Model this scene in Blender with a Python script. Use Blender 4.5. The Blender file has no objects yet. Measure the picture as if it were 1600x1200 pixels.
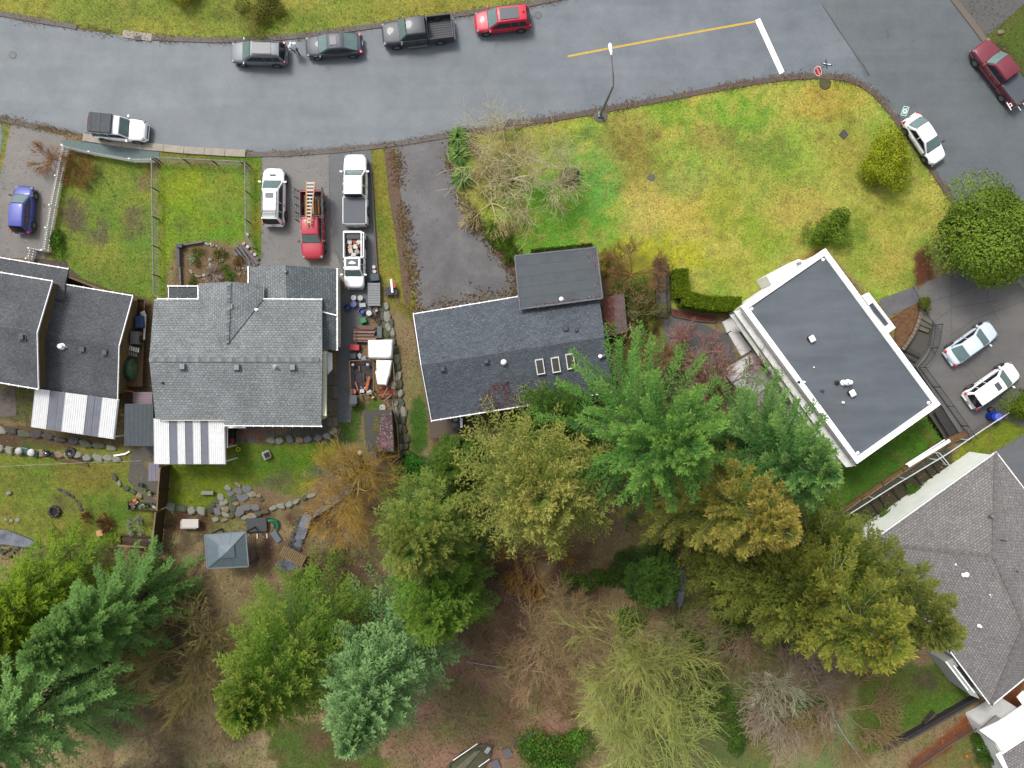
import bpy, math, random
import numpy as np
from mathutils import Vector, Matrix
R_ = math.radians
SC = bpy.context.scene
# ---------------------------------------------------------------- camera, sky, sun, exposure
H = 62.0            # camera height above the street, metres
F = 1151.0          # focal length in pixels of the 1600 px wide photograph
cam = bpy.data.cameras.new('camera'); camo = bpy.data.objects.new('camera', cam)
SC.collection.objects.link(camo); SC.camera = camo
camo.location = (0, 0, H); camo.rotation_euler = (0, 0, 0)
cam.sensor_width = 36; cam.lens = 36 * F / 1600; cam.clip_start = 1; cam.clip_end = 3000
SUN_EL, SUN_AZ = 56, 128         # azimuth in degrees counter-clockwise from +x
wd = bpy.data.worlds.new('World'); SC.world = wd; wd.use_nodes = True
nt = wd.node_tree; nt.nodes.clear()
sky = nt.nodes.new('ShaderNodeTexSky'); sky.sky_type = 'NISHITA'; sky.sun_disc = False
sky.sun_elevation = R_(SUN_EL); sky.sun_rotation = R_(90 - SUN_AZ); sky.dust_density = 4; sky.air_density = 1.3
hsv = nt.nodes.new('ShaderNodeHueSaturation'); hsv.inputs['Saturation'].default_value = 0.30
bg = nt.nodes.new('ShaderNodeBackground'); bg.inputs['Strength'].default_value = 0.14
wo = nt.nodes.new('ShaderNodeOutputWorld')
nt.links.new(sky.outputs[0], hsv.inputs['Color']); nt.links.new(hsv.outputs[0], bg.inputs[0]); nt.links.new(bg.outputs[0], wo.inputs[0])
sl = bpy.data.lights.new('sun', 'SUN'); sl.energy = 1.75; sl.angle = R_(13); sl.color = (1.0, 0.965, 0.91)
so = bpy.data.objects.new('sun', sl); SC.collection.objects.link(so)
sd = Vector((math.cos(R_(SUN_EL)) * math.cos(R_(SUN_AZ)), math.cos(R_(SUN_EL)) * math.sin(R_(SUN_AZ)), math.sin(R_(SUN_EL))))
so.rotation_euler = sd.to_track_quat('Z', 'Y').to_euler(); so.location = sd * 80
SC.view_settings.view_transform = 'Standard'; SC.view_settings.look = 'None'
SC.view_settings.exposure = 0.75; SC.view_settings.gamma = 1; SC.view_settings.use_curve_mapping = False
# ---------------------------------------------------------------- helpers
rnd = random.Random(7)
COL = SC.collection
GAIN = 2.3
def S(r, g, b, k=1.0):
    """surface albedo for a colour that reads as sRGB r,g,b under this daylight"""
    def l(c):
        c /= 255.0
        return (c / 12.92 if c <= 0.04045 else ((c + 0.055) / 1.055) ** 2.4)
    return tuple(min(0.82, l(c) / GAIN * k) for c in (r, g, b))
def W(px, py, z=0.0):
    k = (H - z) / F
    return ((px - 800) * k, (600 - py) * k, z)
def sst(a, b, x):
    t = np.clip((x - a) / (b - a), 0, 1); return t * t * (3 - 2 * t)
def gz(x, y):
    """ground height: level by the street, falling to the creek behind the houses"""
    x = np.asarray(x, float); y = np.asarray(y, float)
    d = sst(-4.0, -12.5, y) * (1 - 0.75 * sst(24, 32, x + 0.0 * y))
    cre = -13.0 - 0.9 * np.sin(x * 0.09) - 2.2 * sst(0, 14, x)
    ch = np.exp(-((y - cre) / 1.3) ** 2) * (1 - sst(16, 20, x))
    return -1.5 * d - 0.35 * ch
def G(px, py, dz=0.0):
    z = 0.0
    for _ in range(4):
        x, y, _z = W(px, py, z); z = float(gz(x, y)) + dz
    return W(px, py, z)
MATS = {}
def mat(name, c, rough=0.7, var=0.15, scale=3.0, metal=0.0, spec=0.4, bump=0.0, bscale=30.0, c2=None, coat=0.0, detail=4, alpha=None, trans=None):
    if name in MATS: return MATS[name]
    m = bpy.data.materials.new(name); MATS[name] = m; m.use_nodes = True
    t = m.node_tree; b = t.nodes['Principled BSDF']
    b.inputs['Roughness'].default_value = rough; b.inputs['Metallic'].default_value = metal
    b.inputs['Specular IOR Level'].default_value = spec; b.inputs['Coat Weight'].default_value = coat
    tc = t.nodes.new('ShaderNodeTexCoord')
    if var > 0 or c2:
        n = t.nodes.new('ShaderNodeTexNoise'); n.inputs['Scale'].default_value = scale; n.inputs['Detail'].default_value = detail
        n.inputs['Roughness'].default_value = 0.65
        t.links.new(tc.outputs['Object'], n.inputs['Vector'])
        cr = t.nodes.new('ShaderNodeValToRGB'); t.links.new(n.outputs[0], cr.inputs[0])
        a = [x * (1 - var) for x in c]; d = [min(0.85, x * (1 + var)) for x in (c2 or c)]
        cr.color_ramp.elements[0].position = 0.34; cr.color_ramp.elements[1].position = 0.66
        cr.color_ramp.elements[0].color = (*a, 1); cr.color_ramp.elements[1].color = (*d, 1)
        t.links.new(cr.outputs[0], b.inputs['Base Color'])
    else:
        b.inputs['Base Color'].default_value = (*c, 1)
    if bump > 0:
        n2 = t.nodes.new('ShaderNodeTexNoise'); n2.inputs['Scale'].default_value = bscale; n2.inputs['Detail'].default_value = 3
        t.links.new(tc.outputs['Object'], n2.inputs['Vector'])
        bp = t.nodes.new('ShaderNodeBump'); bp.inputs['Strength'].default_value = bump; bp.inputs['Distance'].default_value = 0.03
        t.links.new(n2.outputs[0], bp.inputs['Height']); t.links.new(bp.outputs[0], b.inputs['Normal'])
    if alpha is not None: b.inputs['Alpha'].default_value = alpha
    if trans is not None: b.inputs['Transmission Weight'].default_value = trans
    return m
def mat_attr(name, rough=0.9, fine=0.35, fs=9.0, bump=0.5, bs=14.0, spec=0.2, trans=0.0, fs2=2.2):
    """colour from the vertex colours times fine noise"""
    if name in MATS: return MATS[name]
    m = bpy.data.materials.new(name); MATS[name] = m; m.use_nodes = True
    t = m.node_tree; b = t.nodes['Principled BSDF']; b.inputs['Roughness'].default_value = rough
    b.inputs['Specular IOR Level'].default_value = spec
    at = t.nodes.new('ShaderNodeAttribute'); at.attribute_name = 'Col'
    out = at.outputs['Color']
    if fine > 0:
        tc = t.nodes.new('ShaderNodeTexCoord')
        for sc_, am in ((fs, fine), (fs2, fine * 0.6)):
            n = t.nodes.new('ShaderNodeTexNoise'); n.inputs['Scale'].default_value = sc_; n.inputs['Detail'].default_value = 5; n.inputs['Roughness'].default_value = 0.7
            t.links.new(tc.outputs['Object'], n.inputs['Vector'])
            mr = t.nodes.new('ShaderNodeMapRange'); mr.inputs[1].default_value = 0.3; mr.inputs[2].default_value = 0.7
            mr.inputs[3].default_value = 1 - am; mr.inputs[4].default_value = 1 + am
            t.links.new(n.outputs[0], mr.inputs[0])
            mx = t.nodes.new('ShaderNodeVectorMath'); mx.operation = 'SCALE'
            t.links.new(out, mx.inputs[0]); t.links.new(mr.outputs[0], mx.inputs['Scale']); out = mx.outputs[0]
        if bump > 0:
            n2 = t.nodes.new('ShaderNodeTexNoise'); n2.inputs['Scale'].default_value = bs; n2.inputs['Detail'].default_value = 4
            t.links.new(tc.outputs['Object'], n2.inputs['Vector'])
            bp = t.nodes.new('ShaderNodeBump'); bp.inputs['Strength'].default_value = bump; bp.inputs['Distance'].default_value = 0.06
            t.links.new(n2.outputs[0], bp.inputs['Height']); t.links.new(bp.outputs[0], b.inputs['Normal'])
    t.links.new(out, b.inputs['Base Color'])
    if trans:
        tr = t.nodes.new('ShaderNodeBsdfTranslucent'); ms = t.nodes.new('ShaderNodeMixShader'); ms.inputs[0].default_value = trans
        t.links.new(out, tr.inputs[0]); t.links.new(b.outputs[0], ms.inputs[1]); t.links.new(tr.outputs[0], ms.inputs[2])
        t.links.new(ms.outputs[0], t.nodes['Material Output'].inputs['Surface'])
    return m
ORG = {}
def tag(o, label=None, cat=None, group=None, kind=None):
    if label: o['label'] = label
    if cat: o['category'] = cat
    if group: o['group'] = group
    if kind: o['kind'] = kind
    return o
def empty(name, loc=(0, 0, 0)):
    o = bpy.data.objects.new(name, None); COL.objects.link(o); o.location = loc; o.empty_display_size = 0.3
    ORG[o] = Vector(loc); return o
def thing(name, label, cat, loc=(0, 0, 0), group=None):
    return tag(empty(name, loc), label, cat, group)
def link(name, me, parent=None, loc=(0, 0, 0), rz=0, sc=(1, 1, 1), rot=None):
    """object with its own location; loc is in world space"""
    o = bpy.data.objects.new(name, me); COL.objects.link(o)
    if parent is not None:
        o.parent = parent; o.location = Vector(loc) - ORG.get(parent, Vector()); 
    else: o.location = loc
    o.rotation_euler = rot if rot else (0, 0, rz); o.scale = sc
    ORG[o] = Vector(loc)
    return o
class MB:
    def __init__(s): s.v = []; s.f = []
    def add(s, vs, fs):
        n = len(s.v); s.v += [tuple(v) for v in vs]; s.f += [tuple(i + n for i in f) for f in fs]; return s
    def box(s, c, d, rz=0, M=None):
        x, y, z = [k / 2 for k in d]; vs = []
        for sx, sy, sz in ((-1,-1,-1),(1,-1,-1),(1,1,-1),(-1,1,-1),(-1,-1,1),(1,-1,1),(1,1,1),(-1,1,1)):
            p = Vector((sx * x, sy * y, sz * z))
            if M is not None: p = M @ p
            elif rz: p.rotate(Matrix.Rotation(rz, 3, 'Z'))
            vs.append((p.x + c[0], p.y + c[1], p.z + c[2]))
        return s.add(vs, [(0,3,2,1),(4,5,6,7),(0,1,5,4),(1,2,6,5),(2,3,7,6),(3,0,4,7)])
    def bar(s, a, b, w, h, up=(0, 0, 1)):
        a = Vector(a); b = Vector(b); d = b - a; L = d.length
        if L < 1e-6: return s
        d /= L; u = Vector(up); sx = d.cross(u)
        if sx.length < 1e-4: sx = Vector((1, 0, 0))
        sx.normalize(); uu = sx.cross(d)
        M = Matrix((d, sx, uu)).transposed()
        return s.box((a + b) / 2, (L, w, h), M=M)
    def prism(s, top, zb):
        """top: list of 3D points (outline, any order); zb: bottom height or list of points"""
        n = len(top); ar = sum(top[i][0] * top[(i + 1) % n][1] - top[(i + 1) % n][0] * top[i][1] for i in range(n))
        if ar < 0:
            top = top[::-1]
            if isinstance(zb, list): zb = zb[::-1]
        bot = zb if isinstance(zb, list) else [(p[0], p[1], zb) for p in top]
        fs = [tuple(range(n)), tuple(range(2 * n - 1, n - 1, -1))]
        fs += [(i + n, (i + 1) % n + n, (i + 1) % n, i) for i in range(n)]
        return s.add(list(top) + list(bot), fs)
    def tube(s, a, b, r0, r1=None, n=6, cap=True):
        r1 = r0 if r1 is None else r1
        a = Vector(a); b = Vector(b); d = (b - a)
        if d.length < 1e-6: return s
        d.normalize(); u = d.orthogonal().normalized(); w = d.cross(u)
        vs = []
        for p, r in ((a, r0), (b, r1)):
            for i in range(n):
                t = 2 * math.pi * i / n; vs.append(p + u * (r * math.cos(t)) + w * (r * math.sin(t)))
        fs = [(i, (i + 1) % n, (i + 1) % n + n, i + n) for i in range(n)]
        if cap: fs += [tuple(range(n - 1, -1, -1)), tuple(range(n, 2 * n))]
        return s.add(vs, fs)
    def lathe(s, c, prof, n=16):
        vs = []; fs = []
        for r, z in prof:
            for i in range(n):
                t = 2 * math.pi * i / n; vs.append((c[0] + r * math.cos(t), c[1] + r * math.sin(t), c[2] + z))
        for k in range(len(prof) - 1):
            for i in range(n):
                j = (i + 1) % n; fs.append((k * n + i, k * n + j, (k + 1) * n + j, (k + 1) * n + i))
        fs.append(tuple(range(n - 1, -1, -1))); m = (len(prof) - 1) * n; fs.append(tuple(range(m, m + n)))
        return s.add(vs, fs)
    def grid(s, P):
        """P[i][j] points"""
        a = len(P); b = len(P[0]); vs = [p for row in P for p in row]
        return s.add(vs, [(i * b + j, i * b + j + 1, (i + 1) * b + j + 1, (i + 1) * b + j) for i in range(a - 1) for j in range(b - 1)])
    def mesh(s, name, m, org=(0, 0, 0), smooth=False):
        me = bpy.data.meshes.new(name)
        me.from_pydata([(v[0] - org[0], v[1] - org[1], v[2] - org[2]) for v in s.v], [], s.f); me.update()
        me.materials.append(m)
        if smooth: me.shade_smooth()
        return me
    def build(s, name, m, parent=None, smooth=False, bevel=0, sub=0, uv=None):
        if parent is not None: org = ORG.get(parent, Vector())
        else:
            xs = [v[0] for v in s.v]; ys = [v[1] for v in s.v]; zs = [v[2] for v in s.v]
            org = Vector(((min(xs) + max(xs)) / 2, (min(ys) + max(ys)) / 2, min(zs)))
        me = s.mesh(name, m, org, smooth)
        if uv: roof_uv(me)
        o = bpy.data.objects.new(name, me); COL.objects.link(o)
        if parent is not None: o.parent = parent
        else: o.location = org
        ORG[o] = org
        if bevel:
            b = o.modifiers.new('bevel', 'BEVEL'); b.width = bevel; b.segments = 2; b.limit_method = 'ANGLE'
        if sub:
            b = o.modifiers.new('sub', 'SUBSURF'); b.levels = sub; b.render_levels = sub
        return o
def roof_uv(me):
    """metric UVs: u level across the slope, v up it"""
    uvl = me.uv_layers.new(name='UVMap')
    for p in me.polygons:
        n = p.normal; z = Vector((0, 0, 1)); u = z.cross(n)
        if u.length < 0.02: u = Vector((1, 0, 0))
        u.normalize(); v = n.cross(u)
        for li in p.loop_indices:
            co = me.vertices[me.loops[li].vertex_index].co; uvl.data[li].uv = (co.dot(u), co.dot(v))
def np_mesh(name, V, Fq, m, cols=None, smooth=False):
    """V (n,3); Fq (k,3|4) ; cols (n,3) per vertex"""
    me = bpy.data.meshes.new(name); n = len(V); k, c = Fq.shape
    me.vertices.add(n); me.vertices.foreach_set('co', np.ascontiguousarray(V, dtype=np.float32).ravel())
    me.loops.add(k * c); me.loops.foreach_set('vertex_index', np.ascontiguousarray(Fq, dtype=np.int32).ravel())
    me.polygons.add(k); me.polygons.foreach_set('loop_start', np.arange(0, k * c, c, dtype=np.int32))
    me.polygons.foreach_set('loop_total', np.full(k, c, dtype=np.int32))
    if cols is not None:
        at = me.color_attributes.new('Col', 'FLOAT_COLOR', 'POINT')
        at.data.foreach_set('color', np.concatenate([cols, np.ones((n, 1))], 1).astype(np.float32).ravel())
    me.update(calc_edges=True); me.materials.append(m)
    if smooth: me.shade_smooth()
    return me
def obj_np(name, V, Fq, m, cols=None, parent=None, smooth=False, org=None):
    if parent is not None: org = ORG.get(parent, Vector())
    elif org is None: org = Vector((float(V[:, 0].mean()), float(V[:, 1].mean()), float(V[:, 2].min())))
    me = np_mesh(name, V - np.array(org), Fq, m, cols, smooth)
    o = bpy.data.objects.new(name, me); COL.objects.link(o)
    if parent is not None: o.parent = parent
    else: o.location = org
    ORG[o] = Vector(org); return o
_ng = {}
def vnoise(x, y, s, seed):
    """smooth value noise, period cell s metres, range 0..1"""
    if seed not in _ng: _ng[seed] = np.random.RandomState(seed).rand(256, 256)
    g = _ng[seed]; X = x / s + 1000.37; Y = y / s + 1000.71
    xi = np.floor(X).astype(int); yi = np.floor(Y).astype(int); fx = X - xi; fy = Y - yi
    fx = fx * fx * (3 - 2 * fx); fy = fy * fy * (3 - 2 * fy); a = xi % 256; b = yi % 256; a1 = (a + 1) % 256; b1 = (b + 1) % 256
    return (g[a, b] * (1 - fx) + g[a1, b] * fx) * (1 - fy) + (g[a, b1] * (1 - fx) + g[a1, b1] * fx) * fy
def fbm(x, y, s, seed, o=3):
    t = 0; a = 1; n = 0
    for i in range(o): t = t + a * vnoise(x, y, s / 2 ** i, seed + i); n += a; a *= 0.6
    return t / n
def inpoly(X, Y, P):
    r = np.zeros(X.shape, bool); n = len(P)
    for i in range(n):
        x0, y0 = P[i]; x1, y1 = P[(i + 1) % n]
        if y0 == y1: continue
        c = ((y0 > Y) != (y1 > Y)) & (X < (x1 - x0) * (Y - y0) / (y1 - y0) + x0); r ^= c
    return r
# ---------------------------------------------------------------- the ground
ROAD_TOP = [(-500,-60),(-150,-5),(0,24),(60,35),(120,45),(200,57),(260,63),(330,66),(400,65),(480,58),(560,47),(640,35),(740,22),(830,9),(900,-6),(1100,-60),(1250,-160)]
ROAD_BOT = [(-500,30),(-200,135),(0,183),(60,196),(140,213),(200,223),(260,230),(320,235),(385,238),(450,238),(520,233),(580,227),(640,219),(700,209),(760,200),(850,186),(930,172),(1000,159),(1050,150),(1100,140),(1150,131),(1190,124),(1230,119),(1260,117),(1290,117),(1320,120),(1345,129),(1366,143),(1385,163),(1400,183),(1425,218),(1455,260),(1480,297),(1500,325),(1525,355),(1560,402),(1600,455),(1700,590),(1900,860)]
ROAD_RT = [(1482,-5),(1528,55),(1575,125),(1640,215),(1800,430),(2100,830)]
ROADP = ROAD_TOP + [(1395,-125),(1482,-5)] + ROAD_RT[1:] + ROAD_BOT[::-1]
FFG = 1.75
Y1 = (168,166,52); Y2 = (150,142,62); G1 = (104,146,44); G2 = (126,154,48); BR = (128,104,70)
REG = [ # name, object name, polygon, colour a, colour b, warp(px)
 ('verge','lawn',[(-400,-400)]+ROAD_TOP[1:-1]+[(1100,-400)],(172,168,74),(140,158,62),3),
 ('corner','lawn',[(1482,-10),(1530,55),(1600,150),(2200,900),(2200,-400),(1400,-400),(1395,-125)],(120,105,62),(92,108,44),6),
 ('leftverge','lawn',[(-300,150),(0,190),(20,198),(12,240),(8,300),(-10,330),(-300,330)],(165,150,50),(120,145,110),3),
 ('yard1','lawn',[(104,236),(150,240),(212,252),(247,252),(247,480),(205,462),(150,452),(106,436),(78,404)],(150,158,62),(112,146,50),3),
 ('yard2','lawn',[(249,257),(391,262),(391,370),(360,382),(275,384),(262,420),(262,468),(249,466)],(150,166,44),(112,156,46),3),
 ('yard3','lawn',[(248,240),(410,243),(409,408),(394,392),(393,256),(248,250)],(150,150,42),(98,138,34),2),
 ('strip','lawn',[(581,232),(599,232),(622,330),(640,420),(662,475),(640,500),(600,470),(590,420)],(160,150,60),(128,142,50),4),
 ('centre','lawn',[(700,214)]+[p for p in ROAD_BOT if 700<=p[0]<=1530]+[(1500,345),(1455,380),(1448,432),(1395,466),(1365,470),(1290,390),(1200,440),(1150,486),(1045,478),(1038,410),(960,398),(800,402),(745,330),(712,290)],(176,172,78),(136,164,60),3),
 ('h1side','lawn',[(-100,600),(56,606),(50,660),(-100,665)],(120,130,50),(104,98,66),4),
 ('back1','lawn',[(-120,706),(190,694),(205,730),(210,770),(240,800),(240,856),(180,856),(60,850),(-120,832)],(124,152,52),(152,148,64),5),
 ('back2','lawn',[(262,722),(352,722),(355,690),(420,694),(520,690),(530,640),(560,600),(563,650),(540,690),(500,745),(470,775),(400,760),(330,800),(262,795)],(108,140,36),(132,148,40),4),
 ('smallgreen','lawn',[(642,625),(660,620),(672,690),(650,716),(640,690)],(78,120,34),(66,100,34),4),
 ('cluttergreen','lawn',[(528,600),(546,606),(548,640),(590,622),(600,640),(565,645),(562,690),(530,700)],(92,122,40),(72,100,40),4),
 ('h4lawn','lawn',[(1318,728),(1465,640),(1508,678),(1480,690),(1312,803),(1270,790),(1290,745)],(84,128,26),(72,116,28),2),
 ('rverge','lawn',[(1500,695),(1560,652),(1620,610),(1700,600),(1700,640),(1600,695),(1556,704),(1500,740),(1478,745)],(160,164,38),(120,140,40),3),
 ('brlawn','lawn',[(1345,1040),(1480,1040),(1520,1085),(1430,1140),(1350,1190),(1310,1120)],(84,122,34),(98,104,46),5),
 ('blgreen','lawn',[(200,1175),(420,1120),(560,1130),(600,1180),(620,1300),(100,1300)],(88,112,46),(110,92,62),8),
 ('brgarden','lawn',[(1400,1215),(1500,1140),(1560,1180),(1600,1215),(1500,1300)],(120,130,68),(140,118,76),6),
 ('soil','soil',[(540,440),(600,440),(640,480),(660,580),(680,700),(715,720),(700,655),(648,490),(620,470)],(118,104,88),(92,86,72),3),
 ('soil','soil',[(398,690),(540,690),(520,640),(560,560),(600,440),(535,440),(534,640)],(84,86,80),(98,96,84),3),
 ('soil','soil',[(272,385),(340,375),(395,400),(400,418),(390,450),(272,460)],(110,92,62),(132,110,84),3),
 ('soil','soil',[(1172,470),(1200,436),(1283,385),(1290,400),(1200,470)],(96,50,34),(110,62,42),2),
 ('soil','soil',[(1430,398),(1450,378),(1462,440),(1432,452)],(112,66,44),(90,58,40),3),
 ('soil','soil',[(942,398),(1030,410),(1040,490),(1030,560),(950,560)],(116,90,60),(128,128,60),6),
 ('soil','soil',[(1460,440),(1700,440),(1700,640),(1540,660),(1460,640),(1400,560)],(92,90,88),(84,80,76),3),
 ('bankside','soil',[(1310,803),(1480,692),(1500,742),(1350,845),(1320,822)],(84,80,56),(70,66,50),3),
 ('h1bank','soil',[(-100,668),(50,664),(195,684),(238,690),(240,720),(190,698),(-100,708)],(104,92,50),(92,74,56),4),
 ('bark','soil',[(188,455),(240,470),(236,560),(243,650),(200,660),(184,560),(200,500)],(104,82,58),(88,84,66),3),
 ('redsoil','soil',[(1420,1190),(1560,1080),(1600,1065),(1600,1100),(1540,1130),(1470,1180),(1400,1240)],(132,74,42),(108,64,42),3),
 ('tanbrush','forest_floor',[(170,1200),(230,1050),(330,980),(400,1050),(420,1200)],(128,116,84),(110,98,74),10),
 ('litter','forest_floor',[(690,1000),(800,980),(880,1060),(900,1150),(700,1230),(600,1230),(600,1150)],(124,96,82),(108,86,68),10),
 ('undergr','forest_floor',[(1060,940),(1180,900),(1250,1100),(1200,1230),(1000,1230),(1050,1100)],(70,84,42),(92,82,58),12),
 ('creekbed','forest_floor',[(1250,1060),(1340,1000),(1330,1230),(1200,1230)],(124,108,88),(84,96,56),10),
]
# local tints: px, py, radius x, radius y, colour, strength
BLOB = [(880,330,100,80,(108,170,50),.9),(935,270,45,70,(104,160,72),.7),(905,375,90,28,(108,166,50),.85),(850,215,70,25,(110,132,46),.5),(985,215,50,45,(160,136,74),.65),(1000,260,40,60,(138,118,56),.6),
 (1050,170,45,20,(128,164,48),.75),(1150,190,60,45,(120,168,50),.85),(1185,235,55,40,(120,134,58),.6),(1090,330,70,60,(196,176,80),.8),(1010,330,40,60,(200,180,96),.7),(1030,400,80,40,(180,180,40),.8),
 (1290,160,60,30,(190,160,72),.75),(1320,230,50,50,(150,142,60),.6),(1230,300,60,60,(126,150,52),.45),(1150,420,50,30,(150,154,46),.5),(1380,410,40,40,(176,158,74),.7),(1350,390,30,50,(118,148,48),.6),(1300,360,60,30,(92,128,36),.6),(1390,330,60,40,(146,150,50),.5),(1420,260,30,50,(104,142,40),.6),(1200,370,50,40,(128,158,36),.7),(1075,285,40,30,(120,156,76),.5),(1250,330,60,40,(196,172,88),.7),(1130,330,30,50,(140,158,48),.6),(1240,410,40,30,(188,160,84),.6),(1110,215,40,26,(150,130,70),.6),
 (1330,130,30,14,(166,160,60),.5),(790,250,55,50,(108,92,54),.6),(770,290,45,40,(106,90,58),.5),(775,385,30,35,(70,98,30),.7),(740,215,16,60,(104,70,62),.8),
 (118,335,22,30,(112,92,82),.85),(150,372,26,16,(112,94,84),.7),(205,345,16,32,(108,92,84),.8),(160,350,14,16,(112,96,84),.6),(125,270,32,36,(104,78,42),.8),(226,285,12,16,(148,120,92),.8),(170,300,50,40,(120,150,60),.4),(125,430,30,14,(118,158,70),.6),(90,380,12,30,(96,136,40),.7),(236,380,10,60,(110,150,70),.5),(180,420,50,30,(158,158,72),.4),(240,262,12,10,(110,66,36),.7),
 (325,256,20,8,(108,70,46),.6),(383,262,10,8,(116,66,36),.7),(300,320,30,30,(146,176,34),.6),(290,350,20,14,(116,118,54),.5),(350,300,40,40,(136,150,70),.4),
 (110,55,60,16,(156,146,66),.5),(200,20,80,25,(120,138,56),.5),(290,35,80,22,(148,158,60),.5),(390,20,50,30,(104,100,52),.5),(470,30,60,22,(108,148,44),.6),(600,22,70,14,(148,150,56),.4),(700,12,60,10,(160,142,60),.5),
 (20,150,0,0,(0,0,0),0),(300,735,40,30,(140,160,30),.6),(430,720,60,20,(84,128,34),.6),(440,755,40,16,(118,112,88),.7),(500,735,26,18,(112,112,100),.8),(300,745,10,10,(150,160,60),.3),
 (130,745,50,20,(150,132,60),.7),(170,800,40,30,(84,132,40),.6),(100,790,26,20,(104,90,70),.6),(40,760,40,20,(118,134,52),.5),(135,808,12,8,(84,52,36),.8),(168,816,14,10,(78,44,30),.8),(60,700,30,12,(96,124,48),.5),
 (370,800,60,14,(104,52,44),.8),(290,820,60,20,(96,54,46),.8),(300,840,18,20,(96,112,52),.6),(360,850,80,24,(96,80,72),.8),(490,815,40,24,(92,50,44),.8),(450,860,60,26,(84,54,50),.7),(540,890,60,30,(80,50,46),.8),(745,730,60,30,(86,56,44),.8),(700,700,25,20,(110,70,44),.7),
 (800,900,80,50,(82,52,48),.7),(900,900,60,50,(78,50,46),.7),(800,1040,60,30,(124,100,88),.5),(740,1100,60,60,(118,96,84),.5),(640,480,20,16,(118,72,44),.5),(600,460,30,18,(140,136,50),.6),
 (1445,1060,20,16,(84,70,64),.7),(1470,660,26,16,(92,110,40),.5),(1520,660,30,14,(98,90,70),.7),(1590,60,40,40,(96,120,44),.6),(1560,90,14,40,(78,60,44),.7),(1430,500,30,30,(130,74,48),.9),(1560,110,60,20,(84,70,50),.5),(1070,640,90,60,(96,78,64),.8),(1000,620,60,40,(84,62,50),.7),(1240,1080,60,60,(128,112,96),.6)]
HARD = [ROADP]
st = 0.2
gx = np.arange(-52, 52.01, st); gy = np.arange(-41, 41.01, st)
XX, YY = np.meshgrid(gx, gy, indexing='ij'); ZG = gz(XX, YY)
PX = 800 + XX * F / (H - ZG); PY = 600 - YY * F / (H - ZG)
wx = (fbm(XX, YY, 1.1, 11) - .5) * 2; wy = (fbm(XX, YY, 1.1, 31) - .5) * 2
n1 = fbm(XX, YY, 2.6, 51, 4); n2 = fbm(XX, YY, 0.9, 71, 3); n3 = vnoise(XX, YY, 0.42, 91)
def lin(c): return np.array(S(*c))
CC = lin((94,66,58)) * (0.75 + 0.5 * n1[..., None]); CC = (lin((102,78,62)) * (1 - n1[..., None]) + lin((110,106,72)) * n1[..., None]) * 2.2
LB = np.zeros(XX.shape, int); names = ['forest_floor', 'lawn', 'soil', 'subgrade']
for nm, on, P, ca, cb, wp in REG:
    mk = inpoly(PX + wx * wp * 2, PY + wy * wp * 2, P)
    t = np.clip((n1 - .5) * 2.6 + .5, 0, 1)[..., None]
    CC = np.where(mk[..., None], (lin(ca) * (1 - t) + lin(cb) * t) * (2.3 if on == 'forest_floor' else 1.2 if on == 'soil' else 1.08), CC); LB[mk] = names.index(on)
for bx_, by_, rx, ry, c, s_ in BLOB:
    if rx == 0: continue
    d = ((PX + wx * 9 - bx_) / rx) ** 2 + ((PY + wy * 9 - by_) / ry) ** 2
    w_ = np.clip(1.25 - d * 1.0 + (n2 - .5) * 2.6 + (n3 - .5) * .9, 0, 1)[..., None] * s_; CC = CC * (1 - w_) + lin(c) * w_
# clumps of moss, clover and dead grass
lw = (LB == 1)[..., None]
t = np.clip((n2 - .60) * 6, 0, 1)[..., None] * 0.42; CC = np.where(lw, CC * (1 - t) + lin((92,120,44)) * t, CC)
t = np.clip((.40 - n2) * 6, 0, 1)[..., None] * 0.38; CC = np.where(lw, CC * (1 - t) + lin((148,126,74)) * t, CC)
t = np.clip((n3 - .74) * 5, 0, 1)[..., None] * 0.35; CC = np.where(lw, CC * (1 - t) + lin((112,92,56)) * t, CC)
big = (LB == 1) & (PX > 690) & (PX < 1540) & (PY > 105) & (PY < 490); CC = np.where(big[..., None], CC * 1.28, CC)
ff = (LB == 0)[..., None]; t = np.clip((fbm(XX, YY, 3.4, 141, 3) - .5) * 5, 0, 1)[..., None] * .55; CC = np.where(ff, CC * (1 - t) + lin((96,104,52)) * 1.9 * t, CC)
for it in range(2):
    C2 = CC.copy(); C2[1:-1, 1:-1] = (CC[1:-1, 1:-1] * 4 + CC[:-2, 1:-1] + CC[2:, 1:-1] + CC[1:-1, :-2] + CC[1:-1, 2:]) / 8; CC = C2
rdm = inpoly(PX, PY, ROADP)
ZZ = ZG + np.where(LB == 1, 0.03, 0.0) * n2 - 0.02 + (fbm(XX, YY, 1.6, 17) - .5) * np.where(YY < -12, 0.3, 0.02)
ZZ = np.where(rdm, -0.12, ZZ)
PIT = [(1439,480),(1462,506),(1458,541),(1436,573),(1520,689),(1478,692),(1395,572),(1405,548),(1424,522)]
ZZ = np.where(inpoly(PX, PY, PIT), -1.5, ZZ)
gm = mat_attr('ground_cover', fine=0.30, fs=7.5, bump=0.75, bs=9, fs2=1.7)
lm = mat_attr('lawn_turf', fine=0.38, fs=6.0, bump=1.0, bs=11, fs2=2.0)
idx = np.arange(XX.size).reshape(XX.shape)
Fa = np.stack([idx[:-1, :-1], idx[1:, :-1], idx[1:, 1:], idx[:-1, 1:]], -1).reshape(-1, 4)
LBf = LB.copy(); LBf[rdm] = 3
fl = LBf[:-1, :-1].reshape(-1)
VV = np.stack([XX, YY, ZZ], -1).reshape(-1, 3); CV = CC.reshape(-1, 3)
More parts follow.
